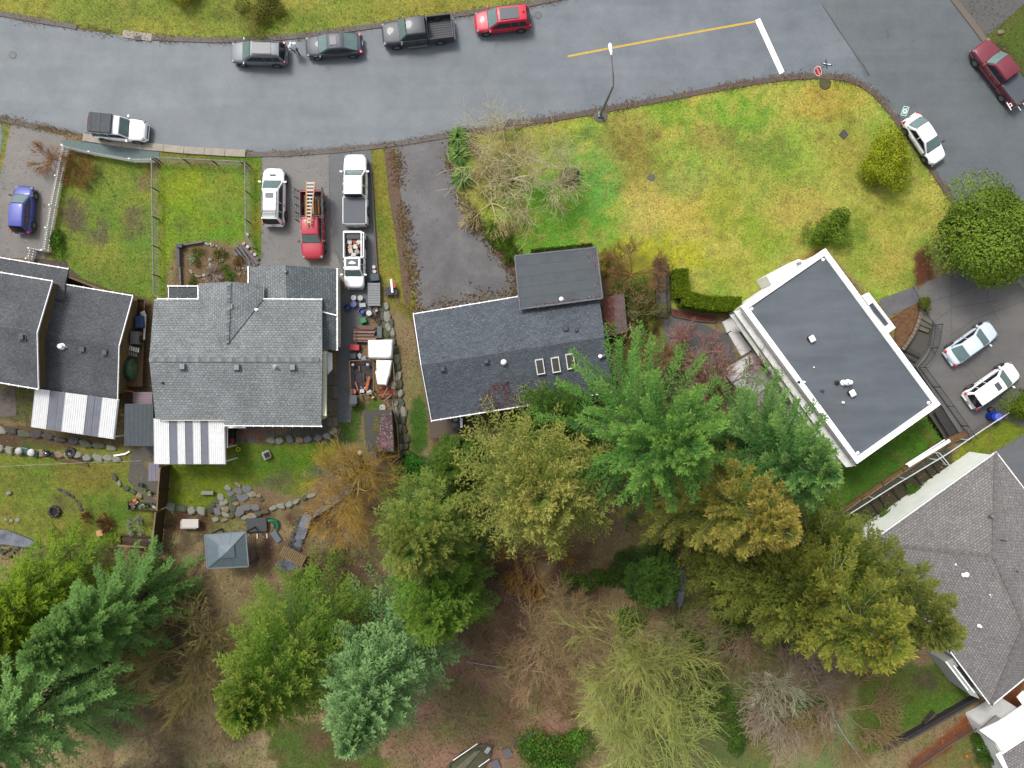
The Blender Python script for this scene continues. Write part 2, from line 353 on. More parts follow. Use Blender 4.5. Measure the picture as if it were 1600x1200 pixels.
for k, (nm, m) in enumerate((('forest_floor', gm), ('lawn', lm), ('soil', gm), ('ground', gm))):
    f = Fa[fl == k]
    if not len(f): continue
    u, inv = np.unique(f, return_inverse=True)
    tag(obj_np(nm, VV[u], inv.reshape(-1, 4), m, CV[u], smooth=True, org=Vector((0, 0, 0))), kind='structure')
# the land beyond, to the horizon
b = MB(); q = 900
for (x0, y0, x1, y1) in ((-q, 41, q, q), (-q, -q, q, -41), (-q, -41, -52, 41), (52, -41, q, 41)):
    b.add([(x0, y0, -.02), (x1, y0, -.02), (x1, y1, -.02), (x0, y1, -.02)], [(0, 1, 2, 3)])
tag(b.build('terrain', mat('far_grass', S(120,134,56), 0.95, 0.35, 0.4, c2=S(90,96,54))), kind='structure')
b = MB(); b.add([(-q, -q, -2.2), (q, -q, -2.2), (q, q, -2.2), (-q, q, -2.2)], [(0, 1, 2, 3)])
tag(b.build('subsoil', mat('subsoil', S(80, 66, 54), .95)), kind='structure')
def sample(x, y):
    i = np.clip(((x + 52) / st).astype(int), 0, XX.shape[0] - 1); j = np.clip(((y + 41) / st).astype(int), 0, XX.shape[1] - 1)
    return i, j
# grass blades over the lawns and fallen leaves over the wood floor
def scatter(name, n, keep, seed, size, lift, m, colf, thin=0.28):
    r = np.random.RandomState(seed)
    x = r.uniform(-45, 45, n); y = r.uniform(-34, 34, n); i, j = sample(x, y)
    k = keep(i, j, x, y, r); x, y, i, j = x[k], y[k], i[k], j[k]; n = len(x)
    z = ZZ[i, j] + 0.005; a = r.uniform(0, 6.283, n); L = size * r.uniform(.5, 1.3, n); w = L * thin; el = lift * r.uniform(.3, 1.2, n)
    d = np.stack([np.cos(a) * np.cos(el), np.sin(a) * np.cos(el), np.sin(el)], -1); s = np.stack([-np.sin(a), np.cos(a), r.uniform(-.4, .4, n)], -1)
    p = np.stack([x, y, z], -1)
    V = np.stack([p - s * w[:, None] * .5, p + s * w[:, None] * .5, p + d * L[:, None]], 1).reshape(-1, 3)
    c = colf(CC[i, j], r, n); c = np.repeat(c, 3, 0)
    o = obj_np(name, V, np.arange(len(V)).reshape(-1, 3), m, c, org=Vector((0, 0, 0)))
    return tag(o, kind='stuff')
leafm = mat_attr('blade', rough=0.8, fine=0, spec=0.2)
o = scatter('grass', 200000, lambda i, j, x, y, r: (LBf[i, j] == 1), 3, 0.17, 1.0, leafm, lambda c, r, n: c * r.uniform(.55, 1.5, (n, 1)) * (1 + r.uniform(-.12, .12, (n, 3))))
tag(o, 'short tufts of yellow green winter grass growing over the lawns', 'grass')
LEAFC = np.array([S(120, 66, 44), S(96, 60, 54), S(140, 96, 60), S(84, 52, 48), S(150, 120, 80)])
o = scatter('fallen_leaves', 120000, lambda i, j, x, y, r: (LBf[i, j] == 0) | ((LBf[i, j] == 2) & (r.rand(len(x)) < .35)), 4, 0.15, 0.4, leafm,
            lambda c, r, n: LEAFC[r.randint(0, 5, n)] * 1.2 * r.uniform(.6, 1.6, (n, 1)) + c * .3, 0.7)
UGN = fbm(XX, YY, 3.4, 141, 3)
o3 = scatter('undergrowth', 120000, lambda i, j, x, y, r: (LBf[i, j] == 0) & (UGN[i, j] > .50) & (y < -12), 8, 0.26, .9, leafm, lambda c, r, n: np.array([S(84,110,46), S(110,118,58), S(64,92,38), S(130,112,74)])[r.randint(0, 4, n)] * 1.5 * r.uniform(.6, 1.4, (n, 1)), .22)
tag(o3, 'low ferns, moss and weeds growing over the wood floor', 'undergrowth')
tag(o, 'brown and dark red fallen leaves spread over the wood floor', 'leaves')
# ---------------------------------------------------------------- road, kerbs, drives, paths
def asphalt(name, c, c2, patch=0.5, var=.05, rough=.62, spec=.5):
    """worn asphalt: broad tone patches, wheel-track streaks, fine aggregate speckle"""
    m = mat(name, c, rough, var, 0.35, c2=c2, spec=spec, bump=.28, bscale=26, detail=6)
    t = m.node_tree; b_ = t.nodes['Principled BSDF']; src = b_.inputs['Base Color'].links[0].from_socket
    tc = t.nodes.new('ShaderNodeTexCoord')
    for sc_, am, lo, hi in ((38.0, .10, .3, .7), (5.0, .035, .35, .65), ('st', .05, .38, .62)):
        n = t.nodes.new('ShaderNodeTexNoise'); n.inputs['Scale'].default_value = 1.0 if sc_ == 'st' else sc_; n.inputs['Detail'].default_value = 2
        if sc_ == 'st':      # long streaks along the wheel paths
            mp = t.nodes.new('ShaderNodeMapping'); mp.inputs['Scale'].default_value = (.06, .9, 1); mp.inputs['Rotation'].default_value = (0, 0, -.12); t.links.new(tc.outputs['Object'], mp.inputs[0]); t.links.new(mp.outputs[0], n.inputs['Vector'])
        else: t.links.new(tc.outputs['Object'], n.inputs['Vector'])
        mr = t.nodes.new('ShaderNodeMapRange'); mr.inputs[1].default_value = lo; mr.inputs[2].default_value = hi; mr.inputs[3].default_value = 1 - am; mr.inputs[4].default_value = 1 + am
        t.links.new(n.outputs[0], mr.inputs[0]); mx = t.nodes.new('ShaderNodeVectorMath'); mx.operation = 'SCALE'
        t.links.new(src, mx.inputs[0]); t.links.new(mr.outputs[0], mx.inputs['Scale']); src = mx.outputs[0]
    t.links.new(src, b_.inputs['Base Color']); return m
def sheet(name, P, m, z=0.0, thick=0.12, ground=False, kind='structure'):
    pts = [G(x, y, z) if ground else W(x, y, z) for x, y in P]
    b = MB().prism(pts, [(p[0], p[1], p[2] - thick) for p in pts]); return tag(b.build(name, m), kind=kind)
road_m = asphalt('road_asphalt', S(119,128,137), S(133,141,148))
sheet('road', ROADP, road_m, 0.0)
sheet('road', [(1060,-170),(1395,-125),(1482,-5)] + ROAD_RT[1:] + [p for p in ROAD_BOT[::-1] if p[0] > 1350] + [(1357,137),(1337,88),(1308,44),(1280,2),(1230,-70)], asphalt('road_asphalt2', S(106,114,119), S(116,123,127)), .004, .05)
sheet('driveway', [(1487,-10),(1480,-140),(1760,-140),(1640,-30),(1600,6),(1572,32),(1548,52),(1531,56)], asphalt('drive_ne', S(112,110,110), S(104,100,98)), .012)
# tyre-darkened tracks, oil and the sealed crack on the carriageway
def ribbon(P, w, z, closed=False):
    """flat strip of width w metres (or list) along pixel path P"""
    pts = [Vector(W(x, y, z)) if not isinstance(z, str) else Vector(G(x, y, .02)) for x, y in P]; b = MB(); n = len(pts); rows = []
    for i, p in enumerate(pts):
        d = (pts[min(i + 1, n - 1)] - pts[max(i - 1, 0)]); d.z = 0; d.normalize(); s = Vector((-d.y, d.x, 0)); ww = (w[i] if isinstance(w, list) else w) / 2
        rows.append([p - s * ww, p + s * ww])
    return b.grid(rows), rows
def strip(name, P, w, z, h, m, parent=None, off=0.0, kind='structure', ground=False):
    """solid strip (kerb, edging, wall) of width w and height h following P; off shifts it sideways"""
    pts = [Vector(G(x, y) if ground else W(x, y, z)) for x, y in P]; n = len(pts); b = MB(); T = []
    for i, p in enumerate(pts):
        d = (pts[min(i + 1, n - 1)] - pts[max(i - 1, 0)]); d.z = 0; d.normalize(); s = Vector((-d.y, d.x, 0))
        a = p + s * (off - w / 2); c = p + s * (off + w / 2); T.append((a, c))
    vs = []
    for a, c in T: vs += [(a.x, a.y, a.z - .1), (a.x, a.y, a.z + h), (c.x, c.y, c.z + h), (c.x, c.y, c.z - .1)]
    fs = [(0, 1, 2, 3), (4 * n - 1, 4 * n - 2, 4 * n - 3, 4 * n - 4)]
    for i in range(n - 1):
        for k in range(4): fs.append((4 * i + k, 4 * i + 4 + k, 4 * i + 4 + (k + 1) % 4, 4 * i + (k + 1) % 4))
    b.add(vs, fs); o = b.build(name, m, parent)
    return tag(o, kind=kind) if kind else o
kerb_m = mat('kerb_asphalt', S(136,130,126), .85, .2, 1.6, c2=S(122,112,104), bump=.5, bscale=18)
conc_m = mat('kerb_concrete', S(190,180,164), .8, .12, 2.0, bump=.2)
def lo(P, a, b): return [p for p in P if a <= p[0] <= b]
strip('kerb', lo(ROAD_TOP, -500, 195) , .42, 0, .07, kerb_m, off=.14)
strip('kerb', [(235,61)] + lo(ROAD_TOP, 240, 900), .42, 0, .07, kerb_m, off=.14)
strip('kerb', [(192,56),(237,62)], .62, 0, .075, conc_m, off=.16)
strip('kerb', lo(ROAD_BOT, -500, 130), .42, 0, .07, kerb_m, off=-.14)
# pale concrete kerb stones, each cast length apart
kt = tag(empty('kerb_stones', W(260, 230)), kind='structure')
cp = [(130,213),(160,218),(192,223),(224,227),(256,230),(288,233),(320,235),(352,237),(384,238.5)]
for a, c in zip(cp[:-1], cp[1:]):
    p0 = Vector(W(*a, .05)); p1 = Vector(W(*c, .05)); d = (p1 - p0).normalized(); sft = Vector((d.y, -d.x, 0)) * .16
    MB().bar(p0 + d * .012 + sft, p1 - d * .012 + sft, .44, .17).build('kerb_stone', conc_m, kt, bevel=.015)
    MB().bar(p0 + d * .012 - sft * .9, p1 - d * .012 - sft * .9, .17, .12).build('gutter_stone', conc_m, kt)
strip('kerb', [(386,239)] + lo(ROAD_BOT, 390, 700), .42, 0, .07, kerb_m, off=-.14)
strip('kerb', lo(ROAD_BOT, 700, 1530), .42, 0, .07, mat('kerb_leafy', S(136,122,116), .9, .25, 2.6, c2=S(112,94,84), bump=.8, bscale=14), off=-.14)
strip('kerb', ROAD_RT, .5, 0, .08, mat('kerb_right', S(150,142,128), .85, .25, 1.2, c2=S(120,108,96)), off=.2)
drains = thing('storm_drain', 'dark iron grate set in the pale kerb slab at the upper left roadside', 'drain', W(215.5, 60, .08))
b = MB(); b.box(W(215.5, 60, .092), (.55, .34, .03)); b.build('frame', mat('iron', S(58,54,56), .6, .2, 8), drains)
for k in range(5): MB().box(W(211.5 + k * 2.1, 60, .112), (.035, .3, .012)).build('bar', mat('iron2', S(92,88,88), .6), drains)
yl = mat('yellow_paint', S(236,196,84), .7, .14, 6, bump=.1); wl = mat('white_paint', (.76,.76,.74), .7, .06, 4)
b, _ = ribbon([(887,88),(960,74),(1030,61),(1100,48),(1181,33.5)], .17, .006); tag(b.build('centre_line', yl), kind='structure')
b, _ = ribbon([(1183.5,30),(1222,114)], .46, .006); tag(b.build('stop_line', wl), kind='structure')
crk = mat('tar', S(84,90,98), .5, .1)
b, _ = ribbon([(1285,8),(1296,24),(1310,46),(1322,64),(1337,86),(1350,104),(1358,119)], [.05,.09,.11,.06,.09,.12,.22], .009); tag(b.build('crack_seal', crk), kind='structure')
for P, w in (([(1385,46),(1388,52),(1387,60)], .12), ([(1424,62),(1428,66)], .1)):
    b, _ = ribbon(P, w, .0085); tag(b.build('road_scar', mat('scar', S(100,106,112), .7, .1)), kind='structure')
for px, py, lab in ((20, 86, 'round iron manhole cover in the street at the far left'), (841, 24, 'round iron manhole cover in the street beside the bright red car')):
    t = thing('manhole_cover', lab, 'manhole', W(px, py)); p = W(px, py, .004)
    MB().lathe(p, [(.32, 0), (.32, .008)], 20).build('ring', mat('mh_ring', S(104,108,112), .7), t)
    MB().lathe(p, [(.26, 0), (.26, .014)], 20).build('lid', mat('mh_lid', S(122,124,126), .6, .2, 20), t)
for px, py, w, lab, c in ((1318, 210, .42, 'dark square utility lid sunk in the big lawn', (88,84,84)), (1289, 131, .5, 'round mossy utility lid in the lawn near the stop sign', (96,92,50)), (1018, 277, .3, 'small grey valve lid in the yellow lawn right of the garden boulder', (112,112,104))):
    tag(MB().lathe(W(px, py, .02), [(w, -.03), (w, .03), (w * .9, .045)], 4 if w == .42 else 14).build('utility_lid', mat('lid%d' % px, S(*c), .8, .3, 10)), lab, 'lid')
# drives and paths
old = asphalt('old_drive', S(126,122,120), S(140,132,124))
sheet('driveway', [(18,190),(104,214),(98,236),(80,330),(70,404),(44,404),(-80,400),(-60,330),(-14,330),(4,260)], old, .012)
sheet('driveway', [(-100,170),(1,186),(4,215),(-2,260),(-8,300),(-100,300)], mat('teal_conc', S(132,152,150), .8, .12, 1.5), .016)
sheet('pavement', [(97,218),(130,221),(192,230),(249,236),(249,251),(212,251),(150,241),(102,232)], mat('teal_gravel', S(118,136,136), .85, .16, 7, bump=.5, bscale=40), .03)
sheet('driveway', [(410,243),(450,243),(514,239),(514,330),(522,385),(540,440),(528,440),(400,440),(392,398),(408,408)], asphalt('drive2a', S(122,122,122), S(136,130,126)), .012)
sheet('driveway', [(514,239),(580,232),(584,300),(586,380),(588,470),(560,520),(548,660),(528,660),(526,470),(541,440),(523,385),(515,330)], asphalt('drive2b', S(94,98,104), S(102,106,110)), .02)
d3 = asphalt('drive3', S(88,85,88), S(118,116,118)); sheet('driveway', [(617,222),(700,213),(704,262),(716,304),(740,345),(770,388),(806,425),(816,470),(660,500),(652,478),(640,400),(630,330),(622,270)], d3, .012)
sheet('dirt_track', [(599,228),(614,226),(624,290),(634,370),(642,440),(640,478),(631,470),(620,380),(608,310)], mat('dirt', S(142,120,104), .95, .2, 1.2, c2=S(112,86,66), bump=.6, bscale=8), .014, .05)
# right driveway stands on a retaining wall above the sunken side path
rd = asphalt('drive_r', S(116,114,114), S(128,124,120))
sheet('driveway', [(1435,454),(1448,440),(1560,395),(1610,465),(1720,600),(1600,668),(1555,648),(1515,688),(1500,678),(1432,573),(1455,541),(1460,507),(1447,486),(1437,466)], rd, .02, 1.4)
for P in ([(1487,430),(1486,470),(1486,525)], [(1545,420),(1543,470),(1560,500)], [(1440,475),(1487,462),(1560,430)], [(1450,510),(1490,480),(1560,470)], [(1490,560),(1520,580),(1560,640)], [(1486,525),(1520,500),(1600,470)]):
    b, _ = ribbon(P, .03, .026); tag(b.build('slab_joint', mat('joint', S(96,96,98), .9)), kind='structure')
strip('kerb', [(1560,398),(1586,430),(1615,470)], .35, 0.02, .04, mat('drv_kerb', S(150,150,130), .8, .2, 2))
sheet('path', [(1374,468),(1432,447),(1440,470),(1420,480),(1386,495)], asphalt('path_a', S(112,112,118), S(124,122,124)), .02, .3)
# sunken side path, floor and steps
sp = mat('path_conc', S(112,108,98), .85, .16, 2.4, c2=S(92,90,84), bump=.3); 
sheet('path', [(1436,490),(1458,510),(1452,545),(1432,575),(1516,690),(1480,690),(1400,570),(1425,530)], sp, -.6, .2)
stp = thing('concrete_steps', 'concrete steps curving down from the drive to the sunken side path', 'steps', W(1445, 500))
for k, (P, z) in enumerate((([(1440,482),(1446,486),(1460,503),(1457,508),(1435,495)], -.05), ([(1435,495),(1457,508),(1455,514),(1432,505)], -.2), ([(1432,505),(1455,514),(1450,520),(1429,512)], -.36))):
    MB().prism([W(x, y, z) for x, y in P], -.8).build('step', mat('step_conc', S(128,124,108), .85, .14, 3), stp)
stp = thing('timber_steps', 'dark railway-sleeper steps at the lower end of the sunken side path', 'steps', W(1420, 550))
for k in range(4):
    a = (1411 + 3 - k * 5, 547 + k * 7 - 2); c = (1436 - k * 4, 556 + k * 8)
    MB().bar(W(*a, -.55 - k * .04), W(*c, -.55 - k * .04), .5, .1).build('step', mat('step_dk', S(84,84,78), .9, .2, 4), stp)
    MB().bar(W(a[0], a[1] + 3.5, -.5 - k * .04), W(c[0], c[1] + 3.5, -.5 - k * .04), .12, .16).build('nosing', mat('nose', S(48,50,50), .9), stp)
wl2 = thing('curved_garden_wall', 'low curved tan block wall holding the bark bed by the white house', 'wall', W(1425, 520))
cw = [(1437,480),(1435,492),(1431,506),(1426,518),(1420,529),(1413,539),(1407,547)]
for a, c in zip(cw[:-1], cw[1:]):
    for u in (0, .5):
        p = Vector(W(a[0] + (c[0] - a[0]) * u, a[1] + (c[1] - a[1]) * u, -.2)); q_ = Vector(W(a[0] + (c[0] - a[0]) * (u + .47), a[1] + (c[1] - a[1]) * (u + .47), -.2))
        MB().bar(p, q_, .26, .8).build('block', mat('tan_block', S(148,132,112), .9, .18, 3), wl2, bevel=.02)
sheet('bark_bed', [(1388,500),(1420,481),(1436,478),(1434,492),(1430,506),(1424,518),(1411,541),(1406,546),(1398,532),(1400,512)], mat('barkchip', S(142,86,56), .95, .45, 5, c2=S(120,92,60), bump=1, bscale=12), .1, .7)
# house 3 side strip, paths round the houses
sheet('path', [(644,500),(655,508),(684,655),(740,646),(745,676),(672,686),(668,640)], mat('aggregate', S(128,110,98), .9, .2, 4, c2=S(104,90,78), bump=.4), .015, .2)
sheet('path', [(48,404),(104,408),(110,420),(125,432),(104,440),(60,420)], mat('brn_pav', S(104,92,84), .9, .2, 3), .018)
sheet('path', [(188,470),(210,470),(206,500),(186,560),(190,610),(184,650),(178,650)], mat('side_brn', S(104,80,56), .9, .2, 3), .02)
sheet('path', [(1036,500),(1070,492),(1125,520),(1140,520),(1150,560),(1100,575),(1040,540)], asphalt('dk_asph', S(90,88,90), S(98,96,96)), .02)
sheet('patio', [(-60,612),(24,606),(26,650),(-60,656)], mat('pt', S(118,108,100), .9, .15, 2), .02)
sheet('driveway', [(1556,706),(1605,675),(1760,640),(1800,900),(1700,900),(1610,772)], asphalt('drv5', S(124,128,134), S(114,116,118)), .01)

# leaves, grit and moss gathered along the kerbs and drive edges
def debris(name, P, n, spread, cols, seed, label, cat='leaves', size=.1, z=.02, off=0.0):
    r = np.random.RandomState(seed); pts = np.array([W(*q)[:2] for q in P]); sg_ = np.diff(pts, axis=0); L = np.linalg.norm(sg_, axis=1); k = r.choice(len(L), n, p=L / L.sum()); u = r.uniform(0, 1, n)
    c = pts[k] + sg_[k] * u[:, None]; d = sg_[k] / L[k][:, None]; s = np.stack([-d[:, 1], d[:, 0]], -1); cl = vnoise(c[:, 0], c[:, 1], 1.3, 777); keep = r.rand(n) < cl * 1.3; c = c[keep]; s = s[keep]; n = len(c)
    c = c + s * (r.normal(0, spread, n) + off)[:, None]; a = r.uniform(0, 6.28, n); w = size * r.uniform(.4, 1.4, n)[:, None]; zz = z + r.uniform(0, .07, n)
    cc = np.concatenate([c, zz[:, None]], -1); u_ = np.stack([np.cos(a), np.sin(a), r.uniform(-.3, .3, n)], -1) * w; v_ = np.stack([-np.sin(a), np.cos(a), r.uniform(-.3, .3, n)], -1) * w * .5
    V = np.stack([cc - u_, cc + v_, cc + u_, cc - v_], 1).reshape(-1, 3); CL = np.repeat(np.array(cols)[r.randint(0, len(cols), n)] * r.uniform(.7, 1.3, (n, 1)), 4, 0)
    return tag(obj_np(name, V, np.arange(len(V)).reshape(-1, 4), leafm, CL, org=Vector((0, 0, 0))), label, cat, kind='stuff')
dc = [S(120,92,70), S(96,76,62), S(150,124,84), S(104,70,60), S(132,124,66), S(84,76,68)]
debris('kerb_leaves', [p for p in ROAD_BOT if 690 < p[0] < 1600], 11000, .22, dc, 21, 'brown leaves and grit gathered along the lower kerb of the street', size=.055, z=.03, off=-.12)
debris('kerb_leaves', [p for p in ROAD_BOT if 380 < p[0] < 710], 3000, .18, dc, 26, 'sparse grit along the kerb past the driveways', size=.05, z=.03, off=-.1)
debris('kerb_leaves', [p for p in ROAD_BOT if -10 < p[0] < 150], 2000, .2, dc, 27, 'grit and moss along the kerb at the far left', size=.05, z=.03, off=-.1)
debris('kerb_leaves', [p for p in ROAD_TOP if -10 < p[0] < 950], 6500, .22, dc, 22, 'thin line of grit and leaves along the upper kerb of the street', size=.055, z=.03, off=.1)
debris('drive_leaves', [(617,222),(622,270),(630,330),(640,400),(652,478),(660,498)], 2200, .32, dc, 23, 'leaves along the left edge of the asphalt drive', z=.03)
debris('drive_leaves', [(704,220),(704,262),(716,304),(740,345),(770,388),(806,425),(814,462)], 2200, .32, dc, 24, 'leaves along the curved right edge of the asphalt drive', z=.03)
debris('drive_leaves', [(660,492),(720,478),(806,462)], 1600, .5, dc, 25, 'leaves blown against the eave at the end of the asphalt drive', z=.03)
# ---------------------------------------------------------------- houses
def shingle(name, c1, c2, cm, bw=.34, rh=.17, ms=.014, patch=.18, bump=.5, rough=.9, noise=.25):
    m = bpy.data.materials.new(name); m.use_nodes = True; t = m.node_tree; b = t.nodes['Principled BSDF']; b.inputs['Roughness'].default_value = rough
    b.inputs['Specular IOR Level'].default_value = .3
    uv = t.nodes.new('ShaderNodeUVMap'); uv.uv_map = 'UVMap'
    br = t.nodes.new('ShaderNodeTexBrick'); t.links.new(uv.outputs[0], br.inputs['Vector'])
    br.inputs['Scale'].default_value = 1; br.inputs['Brick Width'].default_value = bw; br.inputs['Row Height'].default_value = rh
    br.inputs['Mortar Size'].default_value = ms; br.inputs['Bias'].default_value = 0; br.offset = .5
    br.inputs['Color1'].default_value = (*c1, 1); br.inputs['Color2'].default_value = (*c2, 1); br.inputs['Mortar'].default_value = (*cm, 1)
    tc = t.nodes.new('ShaderNodeTexCoord'); src = br.outputs[0]
    for sc_, am in ((.45, patch), (6.0, noise), (30.0, noise * .7)):
        n = t.nodes.new('ShaderNodeTexNoise'); n.inputs['Scale'].default_value = sc_; n.inputs['Detail'].default_value = 5; t.links.new(tc.outputs['Object'], n.inputs['Vector'])
        mr = t.nodes.new('ShaderNodeMapRange'); mr.inputs[1].default_value = .32; mr.inputs[2].default_value = .68; mr.inputs[3].default_value = 1 - am; mr.inputs[4].default_value = 1 + am
        t.links.new(n.outputs[0], mr.inputs[0]); mx = t.nodes.new('ShaderNodeVectorMath'); mx.operation = 'SCALE'
        t.links.new(src, mx.inputs[0]); t.links.new(mr.outputs[0], mx.inputs['Scale']); src = mx.outputs[0]
    t.links.new(src, b.inputs['Base Color'])
    bp = t.nodes.new('ShaderNodeBump'); bp.inputs['Strength'].default_value = bump; bp.inputs['Distance'].default_value = .02; bp.invert = True
    t.links.new(br.outputs['Fac'], bp.inputs['Height']); t.links.new(bp.outputs[0], b.inputs['Normal']); return m
def inset(P, d):
    n = len(P); ar = sum(P[i][0] * P[(i + 1) % n][1] - P[(i + 1) % n][0] * P[i][1] for i in range(n)); s = 1 if ar > 0 else -1; out = []
    for i in range(n):
        a = Vector(P[i - 1][:2]); p = Vector(P[i][:2]); c = Vector(P[(i + 1) % n][:2])
        d0 = (p - a).normalized(); d1 = (c - p).normalized(); n0 = Vector((-d0.y, d0.x)) * s; n1_ = Vector((-d1.y, d1.x)) * s
        bi = (n0 + n1_); bi.normalize(); k = d / max(.35, bi.dot(n0)); q_ = p + bi * k; out.append((q_.x, q_.y))
    return out
white_trim = mat('white_trim', (.74,.74,.73), .5, .06, 3, spec=.4)
gut_m = mat('gutter_metal', (.70,.69,.69), .4, .08, 5, metal=0)
def slope(parent, P, m, thick=.16, name='roof_slope'):
    pts = [W(*p) for p in P]
    b = MB().prism(pts, [(p[0], p[1], p[2] - thick) for p in (pts if sum(pts[i][0]*pts[(i+1)%len(pts)][1]-pts[(i+1)%len(pts)][0]*pts[i][1] for i in range(len(pts)))>=0 else pts)])
    return b.build(name, m, parent, uv=True)
def walls(parent, P, z, m, ins=.4, zb=None, zlow=-1.9, name='wall'):
    fp = inset([W(x, y, z) for x, y in P], ins); n = len(fp)
    out = []
    for i in range(n):          # each wall is a part of its own
        a = Vector((*fp[i], 0)); c = Vector((*fp[(i + 1) % n], 0)); d = (c - a).normalized() * .08
        zz = zlow if zb is None else zb
        b = MB().bar((a.x, a.y, (z + zz) / 2), (c.x, c.y, (z + zz) / 2), .16, z - zz - .17); out.append(b.build(name, m, parent))
    return fp
def gutter(parent, a, c, name='gutter', ticks=True, w=.075):
    pa = Vector(W(*a)); pc = Vector(W(*c)); b = MB().bar(pa, pc, w, .12)
    if ticks:
        L = (pc - pa).length; k = int(L / .75); d = (pc - pa) / max(1, k); s = Vector((-d.y, d.x, 0)).normalized()
        for i in range(k + 1): b.box(pa + d * i + Vector((0, 0, .07)), (.06, .17, .03), rz=math.atan2(d.y, d.x))
    return b.build(name, gut_m, parent)
ventm = mat('vent_grey', S(152,156,162), .5, .12, 6); ventd = mat('vent_dark', S(86,90,96), .6, .15, 6); lead = mat('flashing', S(104,108,114), .7, .1, 5)
def vent(parent, px, py, z, s=.42, m=None, m2=None, h=.22, rz=0.0):
    p = W(px, py, z + .02); v = MB().box((p[0], p[1], z + .03), (s * 1.5, s * 1.5, .05), rz).build('roof_vent', m2 or lead, parent)
    b = MB().box((p[0], p[1], z + .05 + h / 2), (s, s, h), rz); b.build('vent_cap', m or ventm, v, bevel=.03); return v
def dome(parent, px, py, z, r=.16, h=.35, m=None, name='vent_pipe'):
    p = W(px, py, z); return MB().lathe((p[0], p[1], z - .05), [(r * 1.5, 0), (r * 1.4, .07), (r * .55, .1), (r * .55, h * .7), (r, h * .72), (r, h * .9), (r * .5, h)], 14).build(name, m or white_trim, parent, smooth=False)
def window(parent, a, c, z0, z1, out, frame=white_trim, name='window'):
    """window on the wall from a to c (world xy), proud by out toward its normal"""
    a = Vector((a[0], a[1], 0)); c = Vector((c[0], c[1], 0)); d = (c - a).normalized(); n = Vector((-d.y, d.x, 0)) * out; zc = (z0 + z1) / 2
    fr = MB()
    for z in (z0, z1): fr.bar(a + n + Vector((0, 0, z)), c + n + Vector((0, 0, z)), .08, .08)
    for p in (a, c): fr.bar(p + n + Vector((0, 0, z0 + .04)), p + n + Vector((0, 0, z1 - .04)), .08, .08, up=d)
    w = fr.build(name, frame, parent)
    MB().bar(a + n * .8 + Vector((0, 0, zc)), c + n * .8 + Vector((0, 0, zc)), .03, z1 - z0 - .08).build('pane', glass_m, w); return w
glass_m = mat('window_glass', (.02, .028, .03), .05, 0, spec=.8)
# --- house 2: grey shingled gable house with patio roof
sh2 = shingle('shingle_grey', S(168,173,175), S(150,156,158), S(128,132,134), .30, .20, .028, .16)
h2 = thing('house', 'mid grey shingled house with a centre gable, left of the clutter yard', 'house', W(370, 560))
Z = 3.2; ZR = 4.3
slope(h2, [(241,467,Z),(503,467,Z),(503.5,562,ZR),(233,562,ZR)], sh2); slope(h2, [(233,562,ZR),(503.5,562,ZR),(502,665,Z),(350,665,Z),(350,655,Z+.06),(243,655,Z+.06)], sh2)
for k in range(46):                                            # ridge caps
    if k * 5.9 + 236 < 500: 
        p = W(236 + k * 5.9, 562, ZR + .03); MB().box(p, (.29, .34, .04)).build('ridge_cap', mat('cap%d' % (k % 3), S(*((156,160,160), (128,132,136), (140,146,148))[k % 3]), .9, .15, 5), h2)
dz = Z + (537 - 467) / 95 * (ZR - Z)
slope(h2, [(310,443,Z+.12),(358,440,dz+.1),(355,538,dz+.12),(310,468,Z+.12)], sh2, .14); slope(h2, [(358,440,dz+.1),(411,444,Z+.12),(411,468,Z+.12),(355,538,dz+.12)], sh2, .14)
for k in range(15):
    MB().box(W(357.8 - k * .2, 444 + k * 6.4, dz + .15), (.3, .27, .04)).build('ridge_cap', MATS['cap%d' % (k % 3)], h2)
b = MB().add([W(311,447,Z), W(410,447,Z), W(358,445,dz)], [(0,1,2)]); b.build('gable', mat('cream_wall', S(206,204,186), .8, .06), h2)
slope(h2, [(264,447,Z-.25),(308,447,Z-.25),(308,472,Z-.1),(262,472,Z-.1)], shingle('sh_dk0', S(104,110,112), S(92,98,100), S(76,80,84), .3, .2), .12)
gutter(h2, (263,447,Z-.2), (309,447,Z-.2)); gutter(h2, (309.5,446,Z-.2), (310,468,Z), ticks=False, w=.07); gutter(h2, (263.5,447,Z-.2), (264,467,Z-.2), ticks=False, w=.045)
gutter(h2, (247,467,Z), (309,467,Z)); gutter(h2, (412,467,Z), (503,467.5,Z)); gutter(h2, (351,665,Z), (503,666,Z)); gutter(h2, (411.5,444,Z), (411.5,466,Z), ticks=False, w=.08)
cream = mat('cream_siding', (.56,.55,.42), .75, .08, 2, bump=.1)
fp = walls(h2, [(243,470),(503,470),(502,664),(244,664)], Z, cream, .42)
xr = fp[1][0] if fp[1][0] > fp[0][0] else fp[0][0]
for yy in (571, 586, 603, 622, 645): MB().box((xr + .1, W(0, yy, 1.5)[1], 1.8), (.06, .5 if yy != 603 else .8, .9)).build('window', mat('blue_pane', S(96,108,128), .1, 0), h2)
sg = shingle('shingle_grey_shaded', S(124,134,134), S(106,114,118), S(90,98,104), .30, .20, .03, .1)  # darker copy of the grey shingle, shade of right-facing slopes in its colour
slope(h2, [(388,417,2.55),(446,414.5,3.0),(448,474,3.0),(388,474,2.55)], sh2, .14); slope(h2, [(446,414.5,3.0),(527,420,2.5),(527,474,2.5),(448,474,3.0)], sg, .14)
slope(h2, [(503,466,2.95),(527,470,2.5),(527,548,2.5),(503,545,2.95)], sg, .14)
